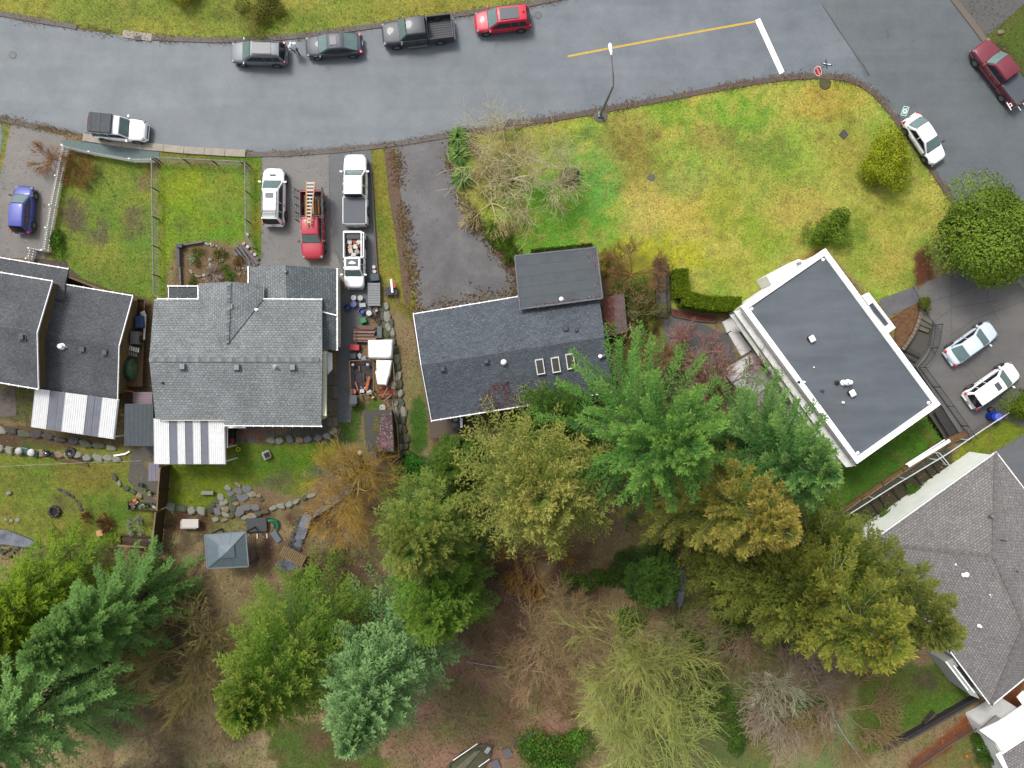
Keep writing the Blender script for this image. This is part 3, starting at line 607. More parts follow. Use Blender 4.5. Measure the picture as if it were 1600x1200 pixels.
gutter(h2, (388,416,2.6), (388,447,2.6), ticks=False, w=.09); gutter(h2, (527,420,2.5), (527,547,2.5), w=.09); MB().bar(W(503,487,3.0), W(527,493,2.6), .1, .08).build('flashing', white_trim, h2)
walls(h2, [(390,418),(525,422),(525,546),(504,546),(504,470),(390,470)], 2.6, cream, .3)
for x, y in ((361,479),(286,573),(371,574),(458,574)): vent(h2, x, y, ZR - .12 - (.3 if y < 500 else 0), .42)
for x, y in ((254,598),(438,578)): dome(h2, x, y, ZR - .35, .07, .3, ventd)
dome(h2, 430, 573, ZR - .1, .15, .3, mat('vent_w', S(190,196,202), .5)); dome(h2, 401, 484, Z + .2, .1, .3)
vent(h2, 447, 425, 2.95, .2, ventm)
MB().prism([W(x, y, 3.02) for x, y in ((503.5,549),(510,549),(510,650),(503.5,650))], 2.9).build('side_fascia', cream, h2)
b = MB().prism([W(x, y, 1.6) for x, y in ((511,549),(519,552),(519,577),(512,585))], 1.5); b.build('awning', white_trim, h2)
def patio_roof(label, P, segs, z0, z1, ncor, group=None):
    """corrugated lean-to: P four pixel corners tl,tr,br,bl; segs = [(t0,t1,kind)]"""
    t = thing('patio_roof', label, 'patio roof', W(*P[3], 0), group); tl, tr, br, bl = [Vector(W(p[0], p[1], z)) for p, z in zip(P, (z0, z0, z1, z1))]
    wp = mat('patio_white', (.66,.66,.66), .5, .06, 3); gp = mat('patio_grey', S(136,138,150), .25, .1, 1.2, spec=.6)
    for t0, t1, k in segs:
        n = max(2, int(round((t1 - t0) * ncor * (1 if k == 'w' else 1)))); rows = []
        for i in range(n * 4 + 1):
            u = t0 + (t1 - t0) * i / (n * 4); h = (.05 * (1, .2, -1, .2)[i % 4]) if k == 'w' else .01 * (i % 4 == 0)
            if i == 0: u += .002
            rows.append([tl.lerp(tr, u) + Vector((0, 0, h)), bl.lerp(br, u) + Vector((0, 0, h))])
        MB().grid(rows).build('panel', wp if k == 'w' else gp, t)
    for u in (0, .33, .66, 1):
        a = bl.lerp(br, u); c = tl.lerp(tr, u); MB().bar(c - Vector((0, 0, .12)), a - Vector((0, 0, .12)), .07, .14).build('rafter', white_trim, t)
        p = a.lerp(c, .06); g_ = float(gz(p.x, p.y)); MB().box((p.x, p.y, (p.z - .2 + g_) / 2), (.1, .1, p.z - .2 - g_)).build('post', white_trim, t)
    MB().bar(bl - Vector((0, 0, .24)), br - Vector((0, 0, .24)), .08, .1).build('beam', white_trim, t); return t
patio_roof('white and grey striped corrugated patio roof attached to the mid grey shingled house', [(240,654),(350,654),(351.5,725),(241,725)],
   [(0,.22,'w'),(.22,.335,'g'),(.335,.445,'w'),(.445,.555,'g'),(.555,.665,'w'),(.665,.775,'g'),(.775,1,'w')], 2.75, 2.45, 34)
patio_roof('skewed white and grey striped corrugated patio roof behind the split-level left house', [(55,607),(184,624),(177,686),(48.5,667)],
   [(0,.184,'w'),(.184,.282,'g'),(.284,.369,'g'),(.369,.637,'w'),(.637,.722,'g'),(.724,.815,'g'),(.815,1,'w')], 2.8, 2.4, 38)
# --- house 1: dark split level roofs on the left
sh1 = shingle('shingle_slate', S(112,115,119), S(102,105,109), S(92,95,100), .34, .18, .018, .22)
h1 = thing('house', 'dark charcoal split-level house cut by the left edge of the photo', 'house', W(90, 540))
brn = mat('brown_siding', S(128,106,72), .85, .14, 1.5); A = 2.4
slope(h1, [(-90,388,A),(107,420,A),(101,446,A+.2),(101,470,A+.4),(-90,440,A+.4)], sh1)
slope(h1, [(50,436,A),(101,444,A),(208,462,A),(186,541,A+.95),(50,521,A+.95)], sh1); slope(h1, [(50,521,A+.95),(186,541,A+.95),(184,625,A),(50,606,A)], sh1)
slope(h1, [(-90,411,4.0),(82,439,4.0),(58,520,5.0),(-90,497,5.0)], sh1); slope(h1, [(-90,497,5.0),(58,520,5.0),(60,608,4.0),(-90,582,4.0)], sh1)
b = MB(); q0 = [W(82,441,3.85), W(58,520,4.84), W(60,606,3.85)]; pts = [(p[0] - .3, p[1], p[2]) for p in q0]; 
b.add([pts[0], pts[1], pts[2], (pts[2][0], pts[2][1], 2.3), (pts[0][0], pts[0][1], 2.3)], [(0,4,3,2,1)]); b.build('upper_wall', brn, h1)
gutter(h1, (-90,387.5,A), (107,420,A)); gutter(h1, (101,444,A), (207.5,462,A)); gutter(h1, (-90,410.5,4.0), (82,439,4.0)); gutter(h1, (-90,583,4.0), (60,608,4.0))
gutter(h1, (82.5,439,4.05), (58.5,520,5.05), ticks=False, w=.045); gutter(h1, (58.5,520,5.05), (60.5,607,4.05), ticks=False, w=.045); gutter(h1, (208,462,A+.02), (186.3,541,A+.97), ticks=False, w=.05); gutter(h1, (186.3,541,A+.97), (184,625,A+.02), ticks=False, w=.05)
walls(h1, [(-80,395),(104,424),(205,464),(182,622),(-80,582)], A, brn, .35)
for x, y, z in ((35,527,4.9),(83,538,3.2),(130,546,3.15),(165,551,3.15)): vent(h1, x, y, z, .4, ventd)
dome(h1, 96.5, 541, 3.25, .19, .4); dome(h1, 103, 543, 3.2, .08, .3, ventm); dome(h1, 77, 593, A + .2, .07, .3, ventd)
# --- house 3: dark shingle house, flat annex, deck, skylights
sh3 = shingle('shingle_blue_slate', S(114,122,131), S(97,105,114), S(88,95,104), .36, .20, .018, .10, noise=.26)
h3 = thing('house', 'dark slate shingled house with three skylights, half under the conifers', 'house', W(800, 560))
E = 3.0; RR = 4.5
slope(h3, [(646,491,E),(933,443,E),(945,526,RR),(658,571,RR)], sh3); slope(h3, [(658,571,RR),(945,526,RR),(959,611,E),(674,657,E)], sh3)
gutter(h3, (646,490.5,E), (808,463.5,E)); gutter(h3, (674,657.5,E), (959,612,E)); gutter(h3, (646,492,E+.02), (658,571,RR+.02), ticks=False, w=.05); gutter(h3, (658,571,RR+.02), (674,657,E+.02), ticks=False, w=.05)
wall3 = mat('grey_siding', S(150,150,146), .8, .1, 2)
walls(h3, [(648,494),(932,447),(956,609),(676,654)], E, wall3, .45)
ax = mat('torch_on', S(104,112,116), .8, .12, .8, c2=S(98,104,110), bump=.3, bscale=20)
for k in range(5):
    t0, t1 = k / 5, (k + 1) / 5; a = [(804,400),(932,386.5),(941.5,466),(812.5,483)]
    def L(p, q_, t): return (p[0] + (q_[0] - p[0]) * t, p[1] + (q_[1] - p[1]) * t)
    P = [L(a[0], a[3], t0), L(a[1], a[2], t0), L(a[1], a[2], t1), L(a[0], a[3], t1)]
    pts = [W(x, y, 4.02 + .012 * (4 - k)) for x, y in P]; MB().prism(pts, 3.85).build('roof_sheet', ax if k % 2 else mat('torch_on2', S(98,106,112), .8, .14, 1.1, bump=.3), h3)
for p, q_ in ((0,1),(1,2),(2,3),(3,0)): MB().bar(W(*a[p], 4.04), W(*a[q_], 4.04), .1, .12).build('fascia', mat('fascia_grey', S(128,130,138), .7), h3)
walls(h3, [(806,402),(930,390),(939,464),(814,480)], 3.9, wall3, .25)
for x, y, z, s in ((707,545,3.9,.3),(789,531,4.0,.3),(760,565,4.4,.3),(692,577,4.4,.3),(884,514,4.2,.3),(901,516,4.25,.2),(914,542,4.1,.26)): vent(h3, x, y, z, s, ventd, mat('flash_dk', S(70,76,84), .7), .15, R_(9))
dome(h3, 787, 566, 4.45, .16, .3, mat('vent_pale', (.5,.5,.5), .5)); dome(h3, 877, 467, 4.0, .12, .2); dome(h3, 791, 596, 3.9, .08, .25, ventd); dome(h3, 769, 525, 3.8, .05, .2, ventd); dome(h3, 937, 557, 3.9, .15, .5); dome(h3, 942, 556, 3.9, .12, .5, ventm)
for x, y in ((844,573),(868.5,570),(891.5,564.5)):
    zz = 4.3; p = W(x, y, zz); d = Vector((math.sin(R_(9.3)), -math.cos(R_(9.3)), -.22)).normalized(); s = Vector((math.cos(R_(9)), math.sin(R_(9)), 0)); c = Vector((p[0], p[1], 4.12)); f = MB()
    sk = f.bar(c - d * .58 - s * .28, c - d * .58 + s * .28, .07, .12, d.cross(s)).bar(c + d * .58 - s * .28, c + d * .58 + s * .28, .07, .12).bar(c - d * .62 - s * .29, c + d * .62 - s * .29, .07, .12).bar(c - d * .62 + s * .29, c + d * .62 + s * .29, .07, .12).build('skylight', mat('skylight_frame', (.5,.5,.48), .5), h3)
    MB().bar(c - d * .58 + Vector((0,0,.02)), c + d * .58 + Vector((0,0,.02)), .56, .04).build('pane', mat('sky_pane', S(92,92,84), .12, .1), sk)
dk = thing('wooden_deck', 'weathered mauve-brown deck littered with red leaves right of the slate shingled house', 'deck', W(960, 490))
for k in range(12):
    x0 = 942 + k * 2.9; MB().bar(W(x0, 466 - k * .7, 1.6), W(x0 + 5, 526 - k * .6, 1.6), .145, .05).build('board', mat('deck_board', S(128,106,104), .85, .2, 3), dk)
for x, y in ((944,470),(974,466),(975,518),(948,522)): p = W(x, y, 0); MB().box((p[0], p[1], .78), (.12, .12, 1.6)).build('post', brn, dk)
# --- house 4: white modern flat roofed house
h4 = thing('house', 'white flat-roofed modern house with a dark membrane roof and wide white parapet', 'house', W(1310, 560))
ZT = 4.3; par = [(1290,388),(1470,632),(1339,725),(1158,479)]
wp4 = [Vector(W(x, y, ZT)) for x, y in par]; inn = inset(wp4, .42)
memb = mat('membrane', S(126,132,141), .5, .10, .22, c2=S(98,108,116), spec=.5, bump=.12, bscale=3)
t_ = memb.node_tree; b_ = t_.nodes['Principled BSDF']; src_ = b_.inputs['Base Color'].links[0].from_socket; tc_ = t_.nodes.new('ShaderNodeTexCoord')
mp_ = t_.nodes.new('ShaderNodeMapping'); mp_.inputs['Rotation'].default_value = (0, 0, -.62); mp_.inputs['Scale'].default_value = (.16, .75, 1); n_ = t_.nodes.new('ShaderNodeTexNoise'); n_.inputs['Scale'].default_value = 1; n_.inputs['Detail'].default_value = 6; n_.inputs['Roughness'].default_value = .62
mr_ = t_.nodes.new('ShaderNodeMapRange'); mr_.inputs[1].default_value = .35; mr_.inputs[2].default_value = .62; mr_.inputs[3].default_value = .80; mr_.inputs[4].default_value = 1.10; mx_ = t_.nodes.new('ShaderNodeVectorMath'); mx_.operation = 'SCALE'
t_.links.new(tc_.outputs['Object'], mp_.inputs[0]); t_.links.new(mp_.outputs[0], n_.inputs['Vector']); t_.links.new(n_.outputs[0], mr_.inputs[0]); t_.links.new(src_, mx_.inputs[0]); t_.links.new(mr_.outputs[0], mx_.inputs['Scale']); t_.links.new(mx_.outputs[0], b_.inputs['Base Color'])
MB().prism([(x, y, ZT - .18) for x, y in inset(wp4, .3)], ZT - .5).build('flat_roof', memb, h4)
for i in range(4):
    a, c = wp4[i], wp4[(i + 1) % 4]; a2, c2 = inn[i], inn[(i + 1) % 4]; zt = ZT
    MB().prism([(a.x, a.y, zt), (c.x, c.y, zt), (c2[0], c2[1], zt), (a2[0], a2[1], zt)], zt - .55).build('parapet', mat('white_render', (.80,.80,.80), .6, .04, 2), h4)
sid = mat('white_siding', (.58,.58,.57), .7, .08, 1.5)
def wbar(name, P, z, zb, m, par_): return MB().prism([W(x, y, z) for x, y in P], zb).build(name, m, par_)
walls(h4, par, ZT - .1, sid, .22, zlow=-1.8)
# the band and ledge below the parapet on the garden side
lg = mat('ledge', (.5,.5,.48), .7, .12, 2); lg2 = mat('ledge_dirty', (.38,.39,.36), .75, .2, 1.6)
wbar('balcony_slab', [(1146,486),(1158,484),(1338,728),(1322,730),(1310,716)], 3.0, 2.85, lg, h4); wbar('ledge', [(1140,492),(1150,490),(1180,530),(1196,556),(1230,604),(1312,717),(1300,716),(1188,560)], 2.4, 2.3, lg2, h4)
wbar('bay_roof', [(1198,431),(1247,405),(1259,408),(1262,414),(1206,445)], 2.6, 0, mat('white_bay', (.72,.71,.70), .7, .05), h4); wbar('bay_vent', [(1244,411),(1251,408),(1253,412),(1246,416)], 2.66, 2.5, mat('grille', S(168,164,164), .8, .4, 14), h4); wbar('bay_vent', [(1220,415),(1226,412),(1227,414),(1221,417)], 2.66, 2.5, MATS['grille'], h4)
b = MB(); P = [(1347,462.5),(1357.5,457),(1399.5,512),(1388.5,520)]; P2 = [(1357,477),(1364,472.5),(1390,506),(1383,511)]
q1 = [W(x, y, ZT - .15) for x, y in P]; MB().prism([W(x, y, ZT - .3) for x, y in P], ZT - .7).build('porch_roof', mat('slot_dark', S(92,98,106), .5, .1), h4)
q2 = [W(1354,472.5,ZT-.1), W(1364,468,ZT-.1), W(1394,508,ZT-.1), W(1383.5,516,ZT-.1)]; q3 = [W(x, y, ZT - .1) for x, y in P2]; q0 = [W(1347,462.5,ZT-.1), W(1357.5,457,ZT-.1), W(1399.5,512,ZT-.1), W(1388.5,520,ZT-.1)]
wr = MATS['white_render']
for i, j in ((0,1),(1,2),(2,3),(3,0)): MB().prism([q0[i], q0[j], q3[j], q3[i]], ZT - .5).build('porch_parapet', wr, h4)
walls(h4, [(1350,464),(1357,460),(1396,512),(1388,517)], ZT - .4, sid, .1)
def mush(x, y, s=.3, rz=.5): 
    p = W(x, y, ZT); v = MB().lathe((p[0], p[1], ZT - .2), [(s * .8, 0), (s * .8, .25)], 12).build('roof_vent', mat('black_duct', S(24,24,28), .6), h4)
    MB().box((p[0] + .05, p[1] - .02, ZT + .14), (s * 1.5, s * 1.7, .16), rz).build('vent_cap', white_trim, v, bevel=.06)
mush(1267,529); mush(1330,614); dome(h4, 1318, 598, ZT, .16, .5); dome(h4, 1325, 597.5, ZT, .17, .62); dome(h4, 1308, 598, ZT, .12, .12, MATS['black_duct']); dome(h4, 1285, 610, ZT, .08, .25, ventd); dome(h4, 1317.5, 629, ZT, .07, .2); dome(h4, 1256, 597, ZT, .07, .3); dome(h4, 1272, 574, ZT, .04, .1); dome(h4, 1248,597,ZT,.08,.25,MATS['black_duct'])
for i in range(4): q_ = inset(wp4, .62)[i]; MB().lathe((q_[0], q_[1], ZT - .18), [(.13, 0), (.13, .05), (.05, .07)], 10).build('roof_drain', white_trim, h4)
for k in range(3):
    a = wp4[3].lerp(wp4[2], .2 + k * .27); c = wp4[3].lerp(wp4[2], .32 + k * .27); dn = (wp4[2] - wp4[3]).normalized(); nn = Vector((dn.y, -dn.x, 0)) * .2
    window(h4, (a - nn)[:2], (c - nn)[:2], .3, 2.0, .1)
pt = thing('terrace', 'pale concrete terrace with a narrow ledge behind bare branches beside the white house', 'terrace', W(1200, 600))
pc = mat('terrace_conc', (.50,.49,.48), .75, .14, 1.3, c2=(.40,.39,.38), bump=.2)
MB().prism([W(x, y, .35) for x, y in ((1129,503),(1148,492),(1166,517),(1150,520),(1141,517),(1136,520))], -1.8).build('slab', pc, pt)
MB().prism([W(x, y, .3) for x, y in ((1138,521),(1150,513),(1176,548),(1158,556))], -1.8).build('slab', pc, pt)
MB().prism([W(x, y, .24) for x, y in ((1124,578),(1176,548),(1196,575),(1228,618),(1196,650))], -1.8).build('slab', pc, pt)
MB().prism([W(x, y, .2) for x, y in ((1196,651),(1229,619),(1312,718),(1290,738),(1250,700))], -1.8).build('slab', pc, pt)
MB().bar(W(1124,577,.3), W(1176,547,.3), .1, .3).build('edge_board', brn, pt)
for k in range(9): MB().box(W(1224 + k * 2.0, 617.5 - k * .7, .32), (.06, .42, .06), R_(-20)).build('slat', mat('pale_slat', S(190,176,160), .8, .1), pt)
tag(MB().lathe(W(1196, 567, .27), [(.45, 0), (.5, .25), (.32, .32), (.3, .2)], 14).build('fire_bowl', mat('rusty', S(84,56,56), .85, .3, 6)), 'round rusty brown bowl on the pale terrace', 'bowl')
# --- house 5: taupe shingled hip roof
sh5 = shingle('shingle_taupe', S(170,165,162), S(148,144,143), S(128,125,125), .30, .19, .03, .08, noise=.2)
h5 = thing('house', 'large taupe shingled hip-roofed house with a pale green side wall at right', 'house', W(1520, 900))
e5 = 3.2; r5 = 5.0; Tp=(1556,706,e5); Lf=(1358,848,e5); Bt=(1548,1103,e5); J=(1552,868,r5); K=(1600,975,r5); RT=(1740,946,e5)
slope(h5, [Lf, J, Tp], sh5); slope(h5, [Lf, Bt, K, J], sh5); slope(h5, [Tp, J, K, RT], sh5); slope(h5, [Bt, RT, K], sh5)
for a, c in ((Lf, J), (J, K), (K, Bt), (J, Tp)):
    pa = Vector(W(*a)); pc_ = Vector(W(*c)); n = int((pc_ - pa).length / .28); d = (pc_ - pa) / n
    for k in range(n): MB().bar(pa + d * k + Vector((0,0,.03)), pa + d * (k + .96) + Vector((0,0,.035)), .26, .03).build('ridge_cap', mat('cap5%d' % (k % 2), S(*((140,134,130), (128,122,120))[k % 2]), .9, .15, 5), h5)
gutter(h5, Lf, Tp, ticks=False, w=.07); gutter(h5, Tp, RT, ticks=False, w=.07); gutter(h5, Lf, Bt, ticks=False, w=.07); gutter(h5, Bt, RT, ticks=False, w=.07)
walls(h5, [(1358,848),(1556,706),(1740,946),(1548,1103)], e5, mat('pale_green_wall', (.58,.61,.56), .8, .06, 1, bump=.1), .25, zlow=-.8)
for x, y in ((1541,872),(1552,897),(1570.5,920),(1588.5,944)): vent(h5, x, y, r5 - .3, .3, mat('vent5', S(140,134,136), .6), h=.2, rz=.6)
vent(h5, 1548, 806, 4.5, .2, MATS['vent_grey'], rz=.8); dome(h5, 1508, 897, 4.4, .2, .3); dome(h5, 1491, 881, 4.2, .07, .3); dome(h5, 1564, 931, 4.6, .1, .3); dome(h5, 1530, 978, 4.3, .1, .3); dome(h5, 1588, 892, 4.5, .05, .3, ventd)
MB().bar(W(1547,927,4.65), W(1551,931,4.65), .25, .1).build('flashing', white_trim, h5); MB().bar(W(1564,843,4.65), W(1574,846,4.65), .06, .06).build('cable_stub', MATS['black_duct'], h5)
MB().prism([W(x, y, 2.5) for x, y in ((1476,1034),(1490,1028),(1531,1092),(1516,1086))], -.6).build('bay', mat('bay_gr', S(196,200,194), .7, .05), h5)
MB().bar(W(1490,1040,2.62), W(1522,1082,2.62), .1, .1).build('bay_sill', white_trim, h5); MB().bar(W(1496,1042,2.6), W(1520,1074,2.6), .22, .06).build('pane', glass_m, h5)
MB().bar(W(1478,1034,2.6), W(1512,1078,2.6), .1, .12).build('bay_sill', white_trim, h5)
# --- house 6: bottom right corner
h6 = thing('house', 'house with a smooth white roof and grey shingle wing cut by the bottom right corner', 'house', W(1580, 1160))
wbar('white_roof', [(1561,1128),(1585,1112),(1660,1060),(1700,1120),(1588,1176),(1565,1175),(1556,1160),(1531,1142)], 3.0, 2.85, mat('white_roof', (.72,.72,.71), .6, .05), h6)
wbar('grey_roof', [(1530,1142),(1557,1118),(1575,1130),(1560,1140),(1540,1150)], 2.85, 2.7, mat('gr_roof', S(140,136,134), .8, .1), h6)  # small grey roof piece set a little below the white one
slope(h6, [(1566,1179,3.3),(1640,1130,3.3),(1690,1200,3.5),(1600,1250,3.5)], sh5); MB().bar(W(1566,1177,3.35), W(1640,1128,3.35), .1, .1).build('gutter', gut_m, h6); MB().bar(W(1560,1177,3.2), W(1596,1240,3.2), .5, .1).build('fascia', white_trim, h6)
walls(h6, [(1545,1142),(1600,1112),(1690,1200),(1600,1250)], 2.8, sid, .1, zlow=-1)
wbar('eave_corner', [(1590,1090),(1600,1080),(1615,1090),(1600,1104)], 3.0, 2.85, white_trim, h6)
# --- small sheds
def shed(label, P, z, m, wallm, cat='shed', ins=.12, ribs=0, rm=None):
    t = thing('shed', label, cat, G(*P[0])); pts = [W(x, y, z) for x, y in P]; MB().prism(pts, z - .08).build('roof', m, t)
    fp = inset(pts, ins); g_ = min(float(gz(p[0], p[1])) for p in fp)
    for i in range(len(fp)):
        a, c = fp[i], fp[(i + 1) % len(fp)]; MB().bar((a[0], a[1], (z + g_) / 2 - .1), (c[0], c[1], (z + g_) / 2 - .1), .06, z - g_ - .12).build('wall', wallm, t)
    if ribs:
        a, b_, c, d = [Vector(p) for p in pts[:4]]
        for k in range(ribs):
            u = (k + .5) / ribs; MB().bar(a.lerp(b_, u) + Vector((0,0,.012)), d.lerp(c, u) + Vector((0,0,.012)), .05, .03).build('rib', rm or m, t)
    return t
shed('narrow dark slate corrugated shed between the two striped patio roofs', [(195,631),(239,631),(240,697),(194,697)], 2.4, mat('shed_dark', S(76,86,94), .6, .1), brn, ribs=22, rm=mat('shed_rib', S(88,98,106), .5))
lt = shed('long shed with leaf-strewn charcoal roof beside the lower stone wall', [(567,641),(612,640),(616,706),(573,706)], 2.1, mat('felt', S(92,96,104), .9, .25, 1.2, c2=S(84,80,66)), brn)
def roof_leaves(parent, P, n, z, seed, cols, size=.09):
    r = np.random.RandomState(seed); xs = [p[0] for p in P]; ys = [p[1] for p in P]; X = r.uniform(min(xs), max(xs), n * 2); Y = r.uniform(min(ys), max(ys), n * 2)
    den = vnoise(X, Y, 9.0, 333); k = inpoly(X, Y, P) & (r.rand(n * 2) < den * 1.2); X, Y = X[k][:n], Y[k][:n]; n = len(X)
    zz = z(X, Y) if callable(z) else np.full(n, z); kk = (H - zz) / F; c = np.stack([(X - 800) * kk, (600 - Y) * kk, zz], -1); a = r.uniform(0, 6.28, n); s = size * r.uniform(.5, 1.3, n)
    u = np.stack([np.cos(a), np.sin(a), r.uniform(-.2, .2, n)], -1) * s[:, None]; v = np.stack([-np.sin(a), np.cos(a), r.uniform(-.2, .2, n)], -1) * s[:, None] * .6
    V = np.stack([c - u, c + v, c + u, c - v], 1).reshape(-1, 3); CL = np.repeat(np.array(cols)[r.randint(0, len(cols), n)], 4, 0)
    return tag(obj_np('fallen_leaves', V, np.arange(len(V)).reshape(-1, 4), leafm, CL, parent=parent), kind='stuff')
pk = [S(150,110,120), S(120,84,88), S(170,150,160), S(110,70,60)]
roof_leaves(lt, [(598,648),(611,646),(615,704),(590,706),(588,690)], 900, 2.13, 5, pk, .08)
roof_leaves(lt, [(585,650),(594,650),(588,704),(580,704)], 300, 2.13, 6, [S(130,124,60), S(100,100,54)], .07)
mm = [S(112,66,66), S(96,60,56), S(130,84,74)]
def z3b(X, Y): return E + (RR - E) * np.clip((657 - .16 * (X - 674) - Y) / 87, 0, 1) + .04
def z3a(X, Y): return E + (RR - E) * np.clip((Y - (491 - .167 * (X - 646))) / 82, 0, 1) + .04
roof_leaves(h3, [(765,600),(790,596),(812,630),(826,636),(790,640),(745,646),(752,622)], 700, z3b, 8, mm, .06)
roof_leaves(h3, [(812,483),(900,472),(905,478),(815,490)], 90, z3a, 9, mm, .06); roof_leaves(h3, [(835,474),(940,460),(938,466),(840,482)], 260, 4.09, 10, pk, .07); roof_leaves(h3, [(912,390),(932,388),(941,460),(932,462),(925,420)], 160, 4.09, 11, pk, .06)
roof_leaves(dk, [(941,465),(960,462),(960,524),(944,526)], 420, 1.65, 12, [S(150,70,50), S(120,70,60)], .08)
# gazebo
gzb = thing('gazebo', 'grey hip-roofed gazebo with a raised top cap in the back garden', 'gazebo', G(355, 850))
gzz = 1.2; gm_ = mat('gazebo_metal', S(132,148,156), .35, .08, 1.2, spec=.6, c2=S(120,136,144)); c4 = [(320,836,gzz),(384,830.5,gzz),(388.5,885,gzz),(324,888,gzz)]; apx = (355, 862, gzz + 1.1)
ap = Vector(W(*apx)); cs = [Vector(W(*p)) for p in c4]
for i in range(4):
    a, c = cs[i], cs[(i + 1) % 4]; tt = .72
    for k in range(3):
        u0, u1 = k / 3 + .004, (k + 1) / 3 - .004; p = [a.lerp(c, u0), a.lerp(c, u1), a.lerp(c, u1).lerp(ap, tt), a.lerp(c, u0).lerp(ap, tt)]
        MB().prism(p, [(v[0], v[1], v[2] - .04) for v in (p)]).build('panel', gm_, gzb)
    MB().bar(a, a.lerp(ap, tt), .07, .07).build('hip', gm_, gzb); MB().bar(a, c, .1, .1).build('eave', gm_, gzb)
    g_ = float(gz(a.x, a.y)); q_ = a.lerp(ap, .08); MB().box((q_.x, q_.y, (q_.z + g_) / 2 - .05), (.12, .12, q_.z - g_ - .1)).build('post', ventd, gzb)
t2 = Vector((ap.x, ap.y, ap.z + .25)); ring = [c_.lerp(ap, .62) + Vector((0, 0, .12)) for c_ in cs]
for i in range(4): MB().add([ring[i], ring[(i + 1) % 4], t2], [(0, 1, 2)]).build('top_cap', mat('gaz_top', S(150,166,176), .35, .05), gzb)
# ---------------------------------------------------------------- vehicles
def paint(name, c, rough=.42, metal=0.0, coat=.12): return mat(name, c, rough, .03, 1.5, metal=metal, spec=.5, coat=coat)
tyre_m = mat('tyre', (.018, .018, .019), .85); rim_m = mat('rim', S(176,178,182), .35, metal=.7, var=0); blk = mat('black_plastic', (.022, .023, .026), .55, .1)
vglass = mat('car_glass_sky_sheen', (.085, .13, .13), .2, .1, 3, spec=.6); dglass = mat('car_side_glass', (.01, .012, .018), .08, 0, spec=.6); chrome = mat('chrome', S(170,172,176), .45, 0, metal=.6)  # windshield base colour raised so the tint carries the sky reflection
redl = mat('tail_lens', (.45, .01, .02), .25, 0); headl = mat('head_lens', (.13,.14,.15), .4, 0, spec=.3); plate_m = mat('plate', S(226,226,224), .5, 0); sunr = mat('sunroof', (.055, .062, .072), .4, 0, spec=.4)
PROF = {  # x fraction from rear, half-width factor, top height factor(of belt); cabin: rear base, rear top, front top, windshield base
 'sedan': dict(st=[(0,.70,.74),(.02,.86,.86),(.08,.95,.95),(.17,1,1),(.35,1,1),(.55,1,1),(.70,.99,.99),(.82,.97,.93),(.93,.90,.84),(.98,.78,.74),(1,.62,.62)], belt=.92, cab=(.10,.27,.545,.735)),
 'hatch': dict(st=[(0,.78,.80),(.02,.90,.92),(.07,.97,1),(.17,1,1),(.35,1,1),(.55,1,1),(.72,.99,.98),(.84,.96,.92),(.94,.88,.80),(.98,.76,.70),(1,.60,.60)], belt=.93, cab=(.015,.10,.57,.79)),
 'suv': dict(st=[(0,.82,.82),(.015,.93,.95),(.06,.98,1),(.17,1,1),(.35,1,1),(.55,1,1),(.72,.99,1),(.84,.97,.95),(.94,.90,.87),(.98,.80,.78),(1,.64,.66)], belt=1.02, cab=(.012,.07,.58,.755)),
 'jeep': dict(st=[(0,.90,.88),(.01,.96,.98),(.05,.99,1),(.17,1,1),(.35,1,1),(.55,1,1),(.70,.99,1),(.84,.98,.98),(.94,.93,.93),(.985,.85,.84),(1,.74,.74)], belt=1.08, cab=(.01,.03,.60,.70)),
 'truck': dict(st=[(.36,.98,1),(.37,.995,1),(.42,1,1),(.50,1,1),(.62,1,1),(.72,.99,1),(.84,.98,.98),(.93,.93,.94),(.98,.86,.86),(1,.74,.76)], belt=1.15, cab=(.365,.375,.635,.745)),
}
